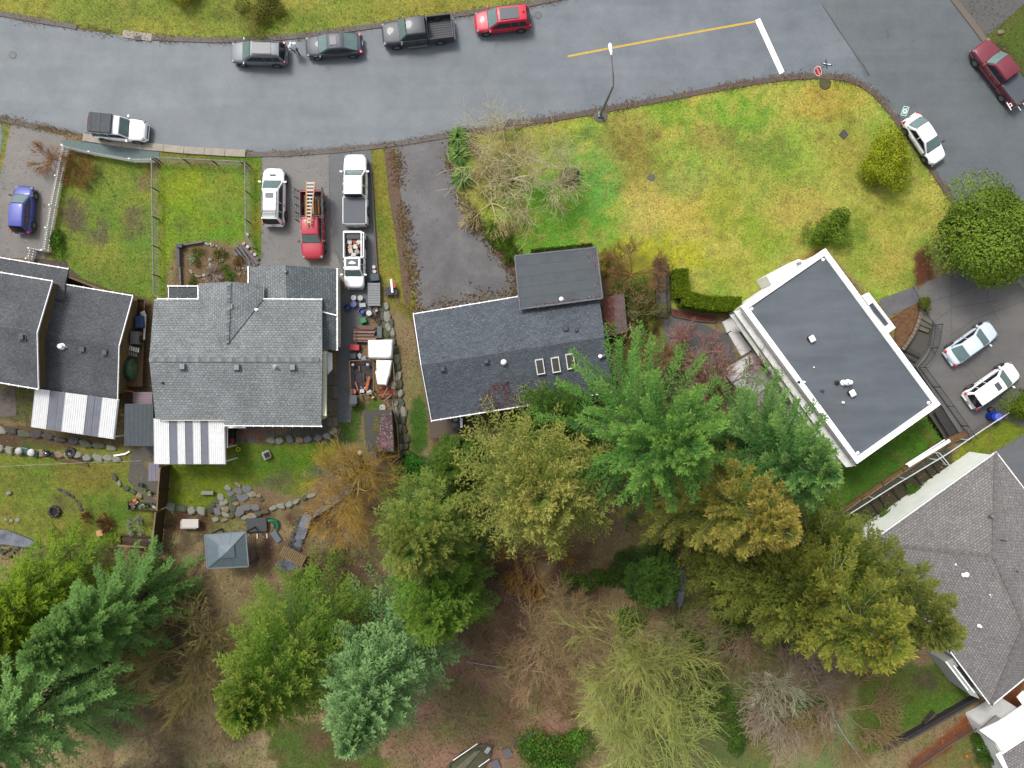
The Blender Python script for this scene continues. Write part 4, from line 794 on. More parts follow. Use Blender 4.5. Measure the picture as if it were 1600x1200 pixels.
def vehicle(kind, label, cat, px, py, fx, fy, L, Wd, Ht, pm, opts=(), bedfrac=.36, name='parked_car', zc=.75, roofm=None, cabs=None, group=None):
    P = PROF[kind]; t = empty(name); o = set(opts); hw = Wd / 2; zb = P['belt']; X = lambda f: (f - .5) * L; st = P['st']
    if bedfrac != .36: st = [(bedfrac + (f - .36) * (1 - bedfrac) / .64, a, c) for f, a, c in st]
    def wf(f): return float(np.interp(f, [s[0] for s in st], [s[1] for s in st])) * hw
    def zf(f): return float(np.interp(f, [s[0] for s in st], [s[2] for s in st])) * zb
    rows = []
    for f, a, c in st:
        w = hw * a; zt = zb * c; lo_ = .26 if a > .8 else .34
        h = [(0, lo_), (w * .86, lo_), (w * .975, lo_ + .10), (w, (lo_ + zt) * .5), (w * .965, zt - .13), (w * .90, zt - .03), (w * .62, zt + .012), (0, zt + .03)]
        r = [(X(f), y, z) for y, z in h] + [(X(f), -y, z) for y, z in h[-2:0:-1]]; rows.append(r)
    b = MB(); n = len(rows[0]); b.add([p for r in rows for p in r], [(i * n + j, i * n + (j + 1) % n, (i + 1) * n + (j + 1) % n, (i + 1) * n + j) for i in range(len(rows) - 1) for j in range(n)])
    b.f += [tuple(range(n - 1, -1, -1)), tuple((len(rows) - 1) * n + j for j in range(n))]
    b.build('body', pm, t, smooth=True, sub=1)
    cr, rr, rf, cf = cabs or P['cab']; wb_ = .875; wt = .70 if kind != 'jeep' else .82
    if kind == 'truck': wt = .74
    if bedfrac != .36: cr, rr, rf, cf = [bedfrac + (f - .36) * (1 - bedfrac) / .64 for f in (cr, rr, rf, cf)]
    def cabring(f, u):   # u 0 at belt .. 1 at roof
        w = wf(f) * (wb_ + (wt - wb_) * u); z0 = zf(f) + .0; z = z0 + (Ht - z0) * u; return w, z
    sec = []
    for f, u in ((cr, 0.0), (rr, 1.0), ((rr * .7 + rf * .3), 1.025), ((rr + rf) / 2, 1.03), (rf, 1.0), (cf, 0.0)):
        w, z = cabring(f, min(u, 1.0)); z += (u - 1) * 1.2 if u > 1 else 0; z0 = zf(f) - .03
        h = [(0, z0 - .05), (wf(f) * wb_, z0), (w + .001, max(z - .07, z0 + .005)), (w * .90, z + .0 if u else z0 + .01), (w * .45, z + .03 if u else z0 + .035), (0, z + .035 if u else z0 + .04)]
        sec.append([(X(f), y, zz) for y, zz in h] + [(X(f), -y, zz) for y, zz in h[-2:0:-1]])
    b = MB(); n = len(sec[0]); b.add([p for r in sec for p in r], [(i * n + j, i * n + (j + 1) % n, (i + 1) * n + (j + 1) % n, (i + 1) * n + j) for i in range(len(sec) - 1) for j in range(n)])
    b.f += [tuple(range(n - 1, -1, -1)), tuple((len(sec) - 1) * n + j for j in range(n))]
    b.build('roof', roofm or pm, t, smooth=True, bevel=.03)
    def glass(f0, f1, name, m, m0=.06, m1=.94):   # f0 at roof, f1 at belt
        g = []
        for i in range(4):
            u = 1 - (m0 + (m1 - m0) * i / 3); f = f1 + (f0 - f1) * u; w, z = cabring(f1 + (f0 - f1) * 1.0, u); w = wf(f) * (wb_ + (wt - wb_) * u) * .90; row = []
            z = zf(f1) + (Ht - zf(f1)) * u + .012 + .028 * 1
            for k in range(7): v = -1 + k / 3; row.append((X(f) + (.06 if f1 > f0 else -.06) * (1 - v * v) * (1 - u * .5) + (.02 if f1 > f0 else -.02), v * w, z + .012 * (1 - v * v)))
            g.append(row)
        if f1 > f0: g = g[::-1]
        b_ = MB().grid(g); b_.build(name, m, t, smooth=True)
    glass(rf, cf, 'windshield', vglass)
    if 'norear' not in o: glass(rr, cr, 'rear_window', vglass if kind == 'sedan' else dglass)
    def side(f0b, f0t, f1b, f1t, name='side_window'):
        for s in (1, -1):
            g = []
            for u, fa, fb in ((.10, f0b, f1b), (.5, (f0b + f0t) / 2, (f1b + f1t) / 2), (.84, f0t, f1t)):
                row = []
                for k in range(4):
                    f = fa + (fb - fa) * k / 3; w = wf(f) * (wb_ + (wt - wb_) * u) + .014; z = zf(f) - .03 + (Ht - .05 - zf(f)) * u; row.append((X(f), s * w, z))
                g.append(row)
            MB().grid(g if s > 0 else [r[::-1] for r in g]).build(name, dglass, t)
    mid = (rr + rf) / 2 + .01; a_ = lambda k: cr + (rr - cr) * k; c_ = lambda k: cf + (rf - cf) * k
    if 'twodoor' in o: side(a_(.5) + .01, rr + .015, mid - .02, mid - .02); side(mid, mid, c_(.25), rf - .005)
    elif kind == 'truck': side(a_(.3) + .012, rr + .012, mid - .01, mid - .01); side(mid + .005, mid + .005, c_(.25), rf - .005)
    elif kind in ('suv', 'jeep'): q3 = rr + (rf - rr) * .26; side(a_(.8) + .02, rr + .03, q3, q3); side(q3 + .012, q3 + .012, mid + .02, mid + .02); side(mid + .032, mid + .032, c_(.25), rf - .005)
    else: side(a_(.45) + .015, rr + .01, mid - .008, mid - .008); side(mid + .006, mid + .006, c_(.25), rf - .005)
    # hood and boot lid, a hair proud of the body so their edges show
    def lid(fa, fb, name, k=.80, m=None, dz=.012):
        g = []
        for i in range(5):
            f = fa + (fb - fa) * i / 4; w = wf(f) * k; z = zf(f); g.append([(X(f), -w, z - .022 + dz), (X(f), -w * .8, z + .006 + dz), (X(f), 0, z + .028 + dz), (X(f), w * .8, z + .006 + dz), (X(f), w, z - .022 + dz)])
        MB().grid(g).build(name, m or pm, t, smooth=True)
    lid(cf + .012, .965 if kind != 'truck' else .97, 'hood')
    g = MB(); fw = cf + .004; g.box((X(fw), 0, zf(fw) + .03), (.10, wf(fw) * 1.5, .02)); g.build('wiper_cowl', blk, t)
    if 'stripe' in o: MB().box((X(.86), 0, zf(.86) + .045), (.16, .5, .02)).build('hood_scoop', blk, t)
    if kind == 'sedan': lid(.022, cr - .004, 'boot_lid', .78)
    # wheels with rims, dark wheel arches
    wr_ = .33 if kind in ('sedan', 'hatch') else .37 if kind == 'suv' else .40
    for f in ((.185, .815) if kind != 'truck' else (.20, .82)):
        for s in (1, -1):
            w = wf(f) if f > st[0][0] else hw; yo = s * (w - .09)
            ar = MB(); ar.tube((X(f), s * (w - .25), wr_ + .03), (X(f), s * (w + .006), wr_ + .03), wr_ + .075, n=20); ar.build('wheel_arch', blk, t)
            wh = MB().tube((X(f), yo - s * .12, wr_), (X(f), yo + s * .115, wr_), wr_, n=20).build('wheel', tyre_m, t, bevel=.02)
            rb = MB().tube((X(f), yo + s * .112, wr_), (X(f), yo + s * .128, wr_), wr_ * .62, wr_ * .5, n=12); rb.build('rim', rim_m, wh)
    # lamps, bumpers, mirrors, plates
    for s in (1, -1):
        f = .955 if kind != 'truck' else .965; w = wf(f)
        MB().box((X(f) + .01, s * w * .84, zf(f) - .10), (.22, .30, .16), -s * .45).build('headlight', headl, t, bevel=.04)
        if kind != 'truck': f = .028; w = wf(f); MB().box((X(f) - .01, s * w * .86, zf(f) - .12), (.20, .26, .20) if kind != 'jeep' else (.12, .16, .3), s * .35).build('tail_light', redl, t, bevel=.03)
        f = cf - .015; MB().box((X(f), s * (wf(f) + .11), zf(f) + .06), (.14, .22, .13), -s * .2).build('mirror', pm if 'blackmirror' not in o else blk, t, bevel=.03)
        for fd in ((cr + cf) / 2 + .02, mid - .06): MB().box((X(fd) - .05, s * (wf(fd) * .985 + .012), zf(fd) - .2), (.16, .03, .035)).build('door_handle', chrome if 'chrome' in o else pm, t)
    for s in (1, -1):
        for fd in (mid, cf - .03):
            w = wf(fd); MB().box((X(fd), s * (w * .985 + .006), (zf(fd) + .45) / 2), (.022, .02, zf(fd) - .5)).build('door_seam', blk, t)
        w = wf(.5); MB().bar((X(cr + .02), s * (w * .9), zf(.5) + .0), (X(cf), s * (w * .9), zf(cf) + .0), .03, .025).build('belt_trim', chrome if 'chrome' in o else blk, t)
    MB().box((X(.995), 0, .50), (.08, Wd * .60, .16)).build('grille', blk, t); MB().box((X(.998), 0, .36), (.10, Wd * .72, .14)).build('bumper', chrome if 'chrome' in o else pm, t, bevel=.03)
    if kind != 'truck': MB().box((X(.0) , 0, .42), (.12, Wd * .80, .2)).build('bumper', pm if 'blackbump' not in o else blk, t, bevel=.04); MB().box((X(-.012), 0, .62), (.03, .32, .16)).build('plate', plate_m, t)
    zr = Ht + .07
    if 'sunroof' in o: MB().box((X(rr + (rf - rr) * .66), 0, zr + .012), (.55, .72, .03)).build('sunroof', sunr, t, bevel=.01)
    if 'panorama' in o: MB().box((X(rr + (rf - rr) * .60), 0, zr + .012), ((rf - rr) * L * .66, wf(.5) * wt * 1.45, .03)).build('sunroof', sunr, t, bevel=.01)
    if 'smallroof' in o: MB().box((X(rr + (rf - rr) * .78), 0, zr + .012), (.42, .66, .03)).build('sunroof', sunr, t, bevel=.01)
    if 'rails' in o:
        for s in (1, -1): MB().bar((X(rr + .02), s * wf(.4) * wt * .86, zr + .04), (X(rf - .03), s * wf(.4) * wt * .86, zr + .04), .05, .05).build('roof_rail', blk if 'chrome' not in o else chrome, t)
    if 'crossbars' in o:
        for k in range(5): MB().bar((X(rr + .03 + k * .028), -wf(.4) * wt * .8, zr + .06), (X(rr + .03 + k * .028), wf(.4) * wt * .8, zr + .06), .04, .03).build('cross_bar', blk if k else chrome, t)
    if 'antenna' in o: MB().box((X(rr + .05), 0, zr + .05), (.2, .05, .06)).build('antenna', blk, t)
    if kind == 'truck':
        z1 = zb + .02; x0 = X(0) + .04; x1 = X(bedfrac) - .03; tk = .10; w = hw * .985; bl = MB()
        bl.box(((x0 + x1) / 2, 0, .58), (x1 - x0, 2 * w - .1, .08)); bl.build('bed_floor', mat('bed_liner', (.03, .032, .036), .7, .2, 8) if 'lightbed' not in o else mat('bed_dirty', S(90,86,84), .8, .4, 4), t)
        if 'tonneau' not in o and 'fullbed' not in o:
            for k in range(9): MB().bar((x0 + .1, -w + .25 + k * (2 * w - .5) / 8, .63), (x1 - .1, -w + .25 + k * (2 * w - .5) / 8, .63), .06, .03).build('bed_rib', mat('bed_rib', (.055, .058, .062), .6), t)
        for s in (1, -1):
            MB().box(((x0 + x1) / 2, s * (w - tk / 2), (z1 + .32) / 2), (x1 - x0, tk, z1 - .32)).build('bed_side', pm, t, bevel=.025)
            MB().box(((x0 + x1) / 2, s * (w - tk / 2 - .005), z1 + .012), (x1 - x0, tk * .8, .02)).build('bed_rail', blk if 'paintrail' not in o else pm, t)
            MB().box((x0 + .0, s * (w - .09), z1 - .25), (.1, .16, .4)).build('tail_light', redl, t, bevel=.02)
        MB().box((x0, 0, (z1 + .5) / 2), (.08, 2 * w - .2, z1 - .5)).build('tailgate', pm, t, bevel=.02); MB().box((x1, 0, (z1 + .5) / 2), (.06, 2 * w - .1, z1 - .5)).build('bed_front', pm, t)
        MB().box((X(-.012), 0, .5), (.14, Wd * .92, .2)).build('bumper', chrome, t, bevel=.03); MB().box((X(-.025), 0, .55), (.03, .32, .16)).build('plate', plate_m, t)
        if 'tonneau' in o: MB().box(((x0 + x1) / 2, 0, z1 + .035), (x1 - x0 - .02, 2 * w - .12, .05)).build('tonneau_cover', mat('tonneau', S(96,102,110), .6, .08, 1), t, bevel=.02)
        if 'steps' in o:
            for s in (1, -1): MB().bar((X(.38), s * (hw + .06), .35), (X(.66), s * (hw + .06), .35), .12, .06).build('side_step', chrome, t)
        if 'trim' in o:
            for s in (1, -1): MB().bar((X(.02), s * (hw + .008), .62), (X(.97), s * (wf(.93) + .035), .62), .02, .06).build('trim_strip', chrome, t)
    x, y, z = W(px, py, zc); gzv = float(gz(x, y)) if False else 0.0
    t.location = (x, y, .015); t.rotation_euler = (0, 0, math.atan2(-fy, fx)); tag(t, label, cat, group)
    return t
roadcars = 'vehicles parked along the street'; drvcars = 'vehicles parked in the driveways'
vehicle('suv', 'silver grey crossover with a long dark glass roof, leftmost along the top kerb', 'car', 404, 83, -60, -1, 4.55, 1.84, 1.62, paint('silver', S(150,156,166), .5, .1), ('panorama','rails'), group=roadcars)
vehicle('sedan', 'charcoal sedan with a small square sunroof parked right of the pedestrian', 'car', 521, 70, -60, 4, 4.7, 1.85, 1.42, paint('charcoal', S(88,92,104), .5, .1), ('sunroof',), group=roadcars, cabs=(.07,.30,.56,.75))
vehicle('truck', 'black crew cab pickup with an empty ribbed bed parked at the top kerb', 'pickup truck', 652, 48, -60, 7.0, 5.9, 2.02, 1.88, paint('black_truck', S(78,84,92), .5, .1), ('steps','chrome'), zc=.9, name='pickup_truck', group=roadcars)
vehicle('suv', 'bright red crossover with dark glass roof, rightmost of the row at the top kerb', 'car', 785, 31, -60, 6.5, 4.6, 1.86, 1.66, paint('bright_red', (.42,.012,.035), .42), ('panorama','antenna','blackbump'), group=roadcars)
j = vehicle('jeep', 'white off-road wagon with dark roof box and rear spare wheel at the lower kerb', 'jeep', 188, 202, 60, 5, 4.35, 1.85, 1.85, paint('white_car', (.74,.74,.74), .45), ('blackbump',), group=roadcars, name='off_road_wagon')
MB().tube((-2.4, -.25, 1.0), (-2.18, -.25, 1.0), .38, n=20).build('spare_wheel', tyre_m, j, bevel=.04); MB().box((-2.3, .45, 1.15), (.28, .42, .5)).build('jerry_can', mat('can_red', (.35,.02,.03), .5), j, bevel=.04)
MB().box((-.98, .0, 2.0), (1.9, 1.62, .26)).build('roof_box', mat('roof_bag', S(80,88,96), .7, .2, 5, bump=.4), j, bevel=.08)
for k in (-.72, .05): MB().bar((-.98 + k, -.84, 2.145), (-.98 + k, .84, 2.145), .05, .02).build('strap', blk, j)
vehicle('hatch', 'small periwinkle blue hatchback in the far left driveway', 'car', 35, 327, 4, -60, 3.9, 1.7, 1.5, paint('blue_car', S(86,96,200), .45, .05), ('blackmirror',), zc=.7, group=drvcars)
vehicle('suv', 'white SUV with roof rails and cross bars in the drive beside the wire fence', 'car', 427, 307, 1, -60, 4.75, 1.92, 1.74, MATS['white_car'], ('smallroof','rails','crossbars','stripe'), zc=.8, group=drvcars)
rt = vehicle('truck', 'crimson work pickup with black lumber rack and yellow ladder, nose toward the garage', 'pickup truck', 488, 352, 1, 60, 5.6, 1.9, 1.78, paint('crimson', (.30,.012,.03), .45), ('chrome','lightbed','fullbed','blackmirror'), zc=.9, name='pickup_truck', group=drvcars, bedfrac=.40)
for s in (1, -1):
    for k in range(5): MB().bar((-2.75 + k * .62, s * 1.0, 1.1), (-2.75 + k * .62, s * 1.12, 2.1), .05, .05).build('rack_post', blk, rt)
    for z in (1.35, 1.7, 2.08): MB().bar((-2.9, s * (1.0 + (z - 1.1) * .12), z), (-.2, s * (1.0 + (z - 1.1) * .12), z), .05, .05).build('rack_rail', blk, rt)
for k, c in enumerate((S(150,110,80), S(120,70,40), S(150,160,170), S(170,140,90), S(90,70,60), S(190,120,60))):
    MB().bar((-2.6 + .1 * k, -.62 + .23 * k, .75 + .05 * (k % 3)), (-.7 - .2 * (k % 2), -.55 + .22 * k, .85), .13, .09).build('plank', mat('bedload%d' % k, c, .8, .2, 4), rt)
MB().bar((-2.6,-1.05,2.1),(-2.6,1.05,2.1), .06, .06).build('rack_bar', blk, rt); MB().bar((-.5,-1.05,2.1),(-.5,1.05,2.1), .06, .06).build('rack_bar', blk, rt)
vehicle('truck', 'clean white crew cab pickup with grey tonneau cover at the drive entrance', 'pickup truck', 555, 296, 0, -60, 5.85, 2.0, 1.88, MATS['white_car'], ('tonneau','paintrail'), zc=.9, name='pickup_truck', group=drvcars, bedfrac=.38)
sv = vehicle('truck', 'small white pickup with a canopy-framed bed full of boxes beside the garage', 'pickup truck', 554, 407, 0, 60, 4.6, 1.75, 1.7, MATS['white_car'], ('fullbed','paintrail'), zc=.8, name='pickup_truck', group=drvcars, bedfrac=.46)
for s in (1, -1): MB().bar((-2.25, s * .72, 1.62), (-.1, s * .72, 1.62), .07, .07).build('bed_frame', white_trim, sv)
MB().bar((-2.25,-.72,1.62),(-2.25,.72,1.62), .07, .07).build('bed_frame', white_trim, sv); MB().box((-1.95,0,1.3),(.5,1.1,.1)).build('tool_box', blk, sv)
for k, (x, y, c) in enumerate(((-1.5,-.35,(240,236,228)),(-1.5,.1,(176,90,60)),(-1.45,.42,(232,228,224)),(-1.1,-.3,(230,190,170)),(-1.1,.15,(248,246,240)),(-.75,-.25,(244,214,200)),(-.7,.25,(200,190,180)),(-1.2,.48,(150,70,50)),(-.4,0,(236,232,228)))):
    MB().box((x, y, .9 + .06 * (k % 3)), (.34, .36, .4), k * .37).build('box', mat('junk%d' % k, S(*c), .8, .1), sv)
MB().box((.33,0,1.75),(.62,1.0,.03)).build('sunroof', mat('grey_panel', S(92,98,106), .5), sv)
vehicle('sedan', 'rounded white compact sedan parked against the lawn kerb at right', 'car', 1446, 217, 44, 66, 4.45, 1.74, 1.42, MATS['white_car'], ('blackmirror',), group=roadcars)
mt = vehicle('truck', 'maroon extended cab pickup with dark bed cover at the right kerb', 'pickup truck', 1564, 113, -44, -57, 5.9, 1.95, 1.78, paint('maroon', (.125,.014,.026), .42), ('tonneau','trim','chrome'), zc=.85, name='pickup_truck', group=roadcars, bedfrac=.36)
for l, s in ((.9, 1), (.9, -1)): MB().bar((-3.1, .25 * s + .5, 1.0), (-3.5, .25 * s + .5, 1.0), .04, .04).build('rack_arm', white_trim, mt)
tr = thing('aluminium_ladder', 'white aluminium ladder-like rack sticking out behind the maroon pickup', 'rack', W(1590, 160, .9))
for d in (-1, 1): MB().bar(W(1576 + d * 1.2, 166 + d * 2.0, .9), W(1602 + d * 1.2, 148 + d * 2.0, .9), .05, .05).build('rail', white_trim, tr)
for k in range(7): MB().bar(W(1576 + k * 4 - 1.2, 166 - k * 2.8 - 2, .9), W(1576 + k * 4 + 1.2, 166 - k * 2.8 + 2, .9), .05, .04).build('rung', white_trim, tr)
for k in (0, 3): MB().bar(W(1576 + k * 4.5 - 3, 166 - k * 3 - 6, .93), W(1576 + k * 4.5 + 4, 166 - k * 3 + 6, .93), .06, .05).build('cross_piece', white_trim, tr)
vehicle('sedan', 'pale silver-blue sedan with dark sides in the right-hand driveway', 'car', 1519, 536, 62, -44, 4.6, 1.78, 1.42, paint('pale_blue', (.46,.52,.58), .5, .05), ('chrome',), group=drvcars)
vehicle('suv', 'pearl white wagon with small sunroof parked next to the blue barrel', 'car', 1551, 602, 62, -44, 4.8, 1.82, 1.58, MATS['white_car'], ('smallroof','chrome'), group=drvcars)
# ladder on the red pickup's rack
ld = thing('extension_ladder', 'yellow-railed aluminium extension ladder lying over the red work pickup', 'ladder', W(485, 318, 2.2))
yr = mat('ladder_yellow', S(226,170,90), .6, .08); al = mat('aluminium', S(220,220,222), .4, .05)
MB().bar(W(479,283,2.15), W(478.5,352,2.2), .09, .1).build('rail', yr, ld); MB().bar(W(492,283,2.15), W(485,352,2.2), .09, .1).build('rail', yr, ld)
for k in range(12): u = k / 11.5; MB().bar(W(479,286+u*64,2.17), W(491.5-u*6.5,286+u*64,2.17), .12, .04).build('rung', al, ld)
# ---------------------------------------------------------------- street furniture
lp = thing('street_lamp', 'grey street lamp with white head reaching over the yellow line', 'street lamp', W(938, 181))
galv = mat('galvanised', S(150,162,160), .5, .12, 3, metal=.2)
p0 = Vector(W(938, 180, 0)); top = Vector((p0.x + .35, p0.y + .05, 8.2)); top = Vector(W(958.5, 134, 8.0)); 
MB().lathe((p0.x, p0.y, 0), [(.62, 0), (.6, .06), (.3, .08)], 18).build('footing', mat('footing', S(120,116,108), .9, .3, 5), lp)
MB().box((p0.x, p0.y, .16), (.45, .45, .16)).build('base', galv, lp); MB().tube(p0, top, .13, .07, 10).build('pole', galv, lp)
hd = Vector(W(955, 84, 8.8)); MB().tube(top, top.lerp(hd, .35) + Vector((0, 0, .25)), .05, .045, 8).tube(top.lerp(hd, .35) + Vector((0, 0, .25)), hd, .045, .035, 8).build('arm', mat('arm_rust', S(128,112,112), .6, .2, 4), lp)
d = (hd - top); d.z = 0; d.normalize(); s = Vector((-d.y, d.x, 0)); g = []
for i, (l, w, h) in enumerate(((-.1,.06,.05),(.15,.12,.1),(.4,.17,.14),(.65,.15,.12),(.78,.05,.05))): c = hd + d * l; g.append([c - s * w, c - s * w * .6 + Vector((0,0,h)), c + Vector((0,0,h * 1.2)), c + s * w * .6 + Vector((0,0,h)), c + s * w, c - Vector((0,0,.06))])
b = MB(); n = 6; b.add([p for r in g for p in r], [(i * n + j, i * n + (j + 1) % n, (i + 1) * n + (j + 1) % n, (i + 1) * n + j) for i in range(4) for j in range(n)]); b.build('lamp_head', white_trim, lp, smooth=True)
def text_mesh(txt, size, m, parent, M, name='lettering', ext=.004):
    cu = bpy.data.curves.new(name, 'FONT'); cu.body = txt; cu.size = size; cu.align_x = 'CENTER'; cu.align_y = 'CENTER'; cu.extrude = ext
    o = bpy.data.objects.new(name, cu); COL.objects.link(o); dg = bpy.context.evaluated_depsgraph_get(); me = bpy.data.meshes.new_from_object(o.evaluated_get(dg)); bpy.data.objects.remove(o)
    me.transform(M); me.transform(Matrix.Translation(-ORG[parent])); me.materials.clear(); me.materials.append(m); o = bpy.data.objects.new(name, me); COL.objects.link(o); o.parent = parent; return o
def frame(c, nrm, up=(0, 0, 1)):
    n = Vector(nrm).normalized(); x = Vector(up).cross(n).normalized(); y = n.cross(x); M = Matrix((x, y, n)).transposed().to_4x4(); M.translation = Vector(c); return M
sg_ = thing('stop_sign', 'red stop sign with blue street-name blades at the lawn corner by the white line', 'stop sign', W(1264, 126)); sp_ = Vector(W(1264, 126, 0)); red_m = mat('sign_red', (.5,.02,.03), .4, 0)
MB().tube(sp_ + Vector((.1,0,0)), sp_ + Vector((.1, 0, 3.1)), .03, n=8).build('post', galv, sg_)
M = frame(sp_ + Vector((-.02, 0, 1.9)), (-1, -.55, .25)); b = MB(); oc = [M @ Vector((.4 * math.cos(R_(22.5 + 45 * k)), .4 * math.sin(R_(22.5 + 45 * k)), 0)) for k in range(8)]; oc2 = [v - (M.to_3x3() @ Vector((0, 0, .02))) for v in oc]
b.add(oc + oc2, [tuple(range(8)), tuple(range(15, 7, -1))] + [(k, k + 8, (k + 1) % 8 + 8, (k + 1) % 8) for k in range(8)]); b.build('plate', red_m, sg_)
for k in range(8): MB().bar(oc[k], oc[(k + 1) % 8], .04, .02, up=M.to_3x3() @ Vector((0, 0, 1))).build('border', white_trim, sg_)
M2 = M @ Matrix.Translation((0, 0, .012)); text_mesh('STOP', .27, white_trim, sg_, M2)
bl_m = mat('sign_blue', S(60,84,150), .4, 0)
MB().bar(sp_ + Vector((-.15, .12, 3.0)), sp_ + Vector((.65, -.02, 3.0)), .03, .18).build('name_blade', bl_m, sg_); MB().bar(sp_ + Vector((.05, .35, 3.2)), sp_ + Vector((.16, -.35, 3.2)), .03, .18).build('name_blade', bl_m, sg_); MB().bar(sp_ + Vector((-.1,.11,3.1)), sp_ + Vector((.5,0,3.1)), .05, .03).build('blade_edge', white_trim, sg_)
bs = thing('route_sign', 'small green sign with a white emblem above the kerb behind the white sedan', 'sign', W(1404, 180)); gp = Vector(W(1403, 181, 0)); MB().tube(gp, gp + Vector((.3, .15, 2.2)), .025, n=8).build('post', galv, bs)
M = frame(Vector(W(1414, 173.5, 2.3)), (-.75, -.35, 1.05), up=(.35, 1, .2)); gr_ = mat('sign_green', S(40,170,130), .4, 0)
b = MB(); b.box((0, 0, 0), (.44, .72, .02)); b.v = [tuple(M @ Vector(v)) for v in b.v]; b.build('plate', gr_, bs)
def ring2(c, r, w, par_, m, M, n=18):
    b = MB(); rows = [];
    for k in range(n + 1): a = 2 * math.pi * k / n; rows.append([M @ Vector((c[0] + (r - w) * math.cos(a), c[1] + (r - w) * math.sin(a), .014)), M @ Vector((c[0] + (r + w) * math.cos(a), c[1] + (r + w) * math.sin(a), .014))])
    b.grid(rows).build('emblem', m, par_)
ring2((0, .0), .13, .025, bs, white_trim, M); ring2((0, -.0), .02, .02, bs, white_trim, M)
for p, q_ in (((-.2,-.34),(.2,-.34)),((-.2,.34),(.2,.34)),((-.2,-.34),(-.2,.34)),((.2,-.34),(.2,.34)),((-.14,.1),(.14,.26)),((-.14,-.26),(.14,-.12))): MB().bar(M @ Vector((*p, .015)), M @ Vector((*q_, .015)), .03, .006, up=M.to_3x3() @ Vector((0,0,1))).build('border', white_trim, bs)
# ---------------------------------------------------------------- person
def skin_fig(name, pts, edges, rad, m, parent, root=0):
    me = bpy.data.meshes.new(name); me.from_pydata([tuple(Vector(p)) for p in pts], edges, []); o = bpy.data.objects.new(name, me); COL.objects.link(o)
    md = o.modifiers.new('skin', 'SKIN'); me.skin_vertices.new() if not me.skin_vertices else None
    for i, r in enumerate(rad): me.skin_vertices[0].data[i].radius = (r, r) if not isinstance(r, tuple) else r; me.skin_vertices[0].data[i].use_root = (i == root)
    sb = o.modifiers.new('s', 'SUBSURF'); sb.levels = 1; sb.render_levels = 1; me.materials.append(m); me.shade_smooth(); o.parent = parent; return o
pr = empty('person'); tag(pr, 'pedestrian in a white hooded jacket and dark trousers walking between two parked cars', 'person')
skin = mat('skin', S(196,150,128), .6, .05); trou = mat('trousers', S(52,54,74), .8, .1); jac = mat('jacket', (.74,.75,.78), .7, .05, 5); shoe = mat('shoe', S(40,40,48), .7)
B = [(0,0,.95),(0,0,1.15),(0.02,0,1.38),(.03,0,1.50),(.05,0,1.62), (-.0,.10,.92),(.16,.11,.52),(.10,.11,.10),(.24,.12,.05), (0,-.10,.92),(-.06,-.11,.50),(-.30,-.11,.13),(-.20,-.12,.05), (.02,.20,1.42),(.0,.27,1.14),(.16,.25,.92),(.24,.22,.86), (.02,-.20,1.42),(.05,-.28,1.15),(.22,-.2,1.02),(.30,-.14,1.0)]
Ed = [(0,1),(1,2),(2,3),(3,4),(0,5),(5,6),(6,7),(7,8),(0,9),(9,10),(10,11),(11,12),(2,13),(13,14),(14,15),(15,16),(2,17),(17,18),(18,19),(19,20)]
skin_fig('body', B, Ed, [.15,.15,.17,.06,.05,.095,.07,.05,.04,.095,.07,.05,.04,.07,.055,.045,.035,.07,.055,.045,.035], trou, pr)
b = MB(); rows = []
for z, rx, ry, ox in ((.84,.17,.24,0),(.92,.18,.25,0),(1.1,.165,.235,0),(1.28,.17,.25,.01),(1.40,.16,.26,.02),(1.47,.12,.19,.03),(1.53,.07,.08,.04)): rows.append([(ox + rx * math.cos(2 * math.pi * k / 16), ry * math.sin(2 * math.pi * k / 16), z) for k in range(17)])
b.grid(rows)
for s in (1, -1):
    for p, q_, r0_, r1_ in (((.02, s * .21, 1.41), (.0, s * .31, 1.16), .10, .085), ((.0, s * .31, 1.16), (.18, s * .25, .95 if s > 0 else 1.04), .085, .06)): b.tube(p, q_, r0_, r1_, 10)
b.build('jacket', jac, pr, smooth=True)
def head(parent, c, r=.10):
    b = MB(); 
    for i in range(9):
        a = math.pi * i / 8; row = []
        for k in range(12):
            t = 2 * math.pi * k / 12; x = math.sin(a) * math.cos(t) * r; y = math.sin(a) * math.sin(t) * r * .82; z = math.cos(a) * r * 1.22
            if z < 0: x += .01 * (-z / r); y *= 1 + z / r * .25
            row.append((c[0] + x, c[1] + y, c[2] + z))
        row.append(row[0]); 
        if i == 0: rows = []
        rows.append(row)
    b.grid(rows); h = b.build('head', skin, parent, smooth=True); MB().box((c[0] + r, c[1], c[2] - .01), (.035, .025, .04)).build('nose', skin, h, bevel=.01)
    for s in (1, -1): MB().box((c[0] + r * .88, c[1] + s * .035, c[2] + .02), (.015, .02, .012)).build('eye', blk, h); MB().box((c[0], c[1] + s * r * .84, c[2]), (.04, .02, .06)).build('ear', skin, h, bevel=.01)
    MB().box((c[0] + r * .86, c[1], c[2] - .055), (.015, .045, .01)).build('mouth', mat('lips', S(150,90,84), .6), h)
head(pr, (.06, 0, 1.66))
b = MB(); rows = []
for i in range(6):
    a = math.pi * i / 8.5; rows.append([(.045 + math.sin(a) * math.cos(t) * .128, math.sin(a) * math.sin(t) * .112, 1.67 + math.cos(a) * .142) for t in [2 * math.pi * k / 12 for k in range(13)]])
b.grid(rows).build('hood', mat('hood_grey', (.60,.60,.63), .8, .1), pr, smooth=True)
for s, (x, z) in ((1, (.17, .05)), (-1, (-.25, .06))): MB().box((x + .02, s * .115, z), (.27, .10, .09)).build('shoe', shoe, pr, bevel=.03)
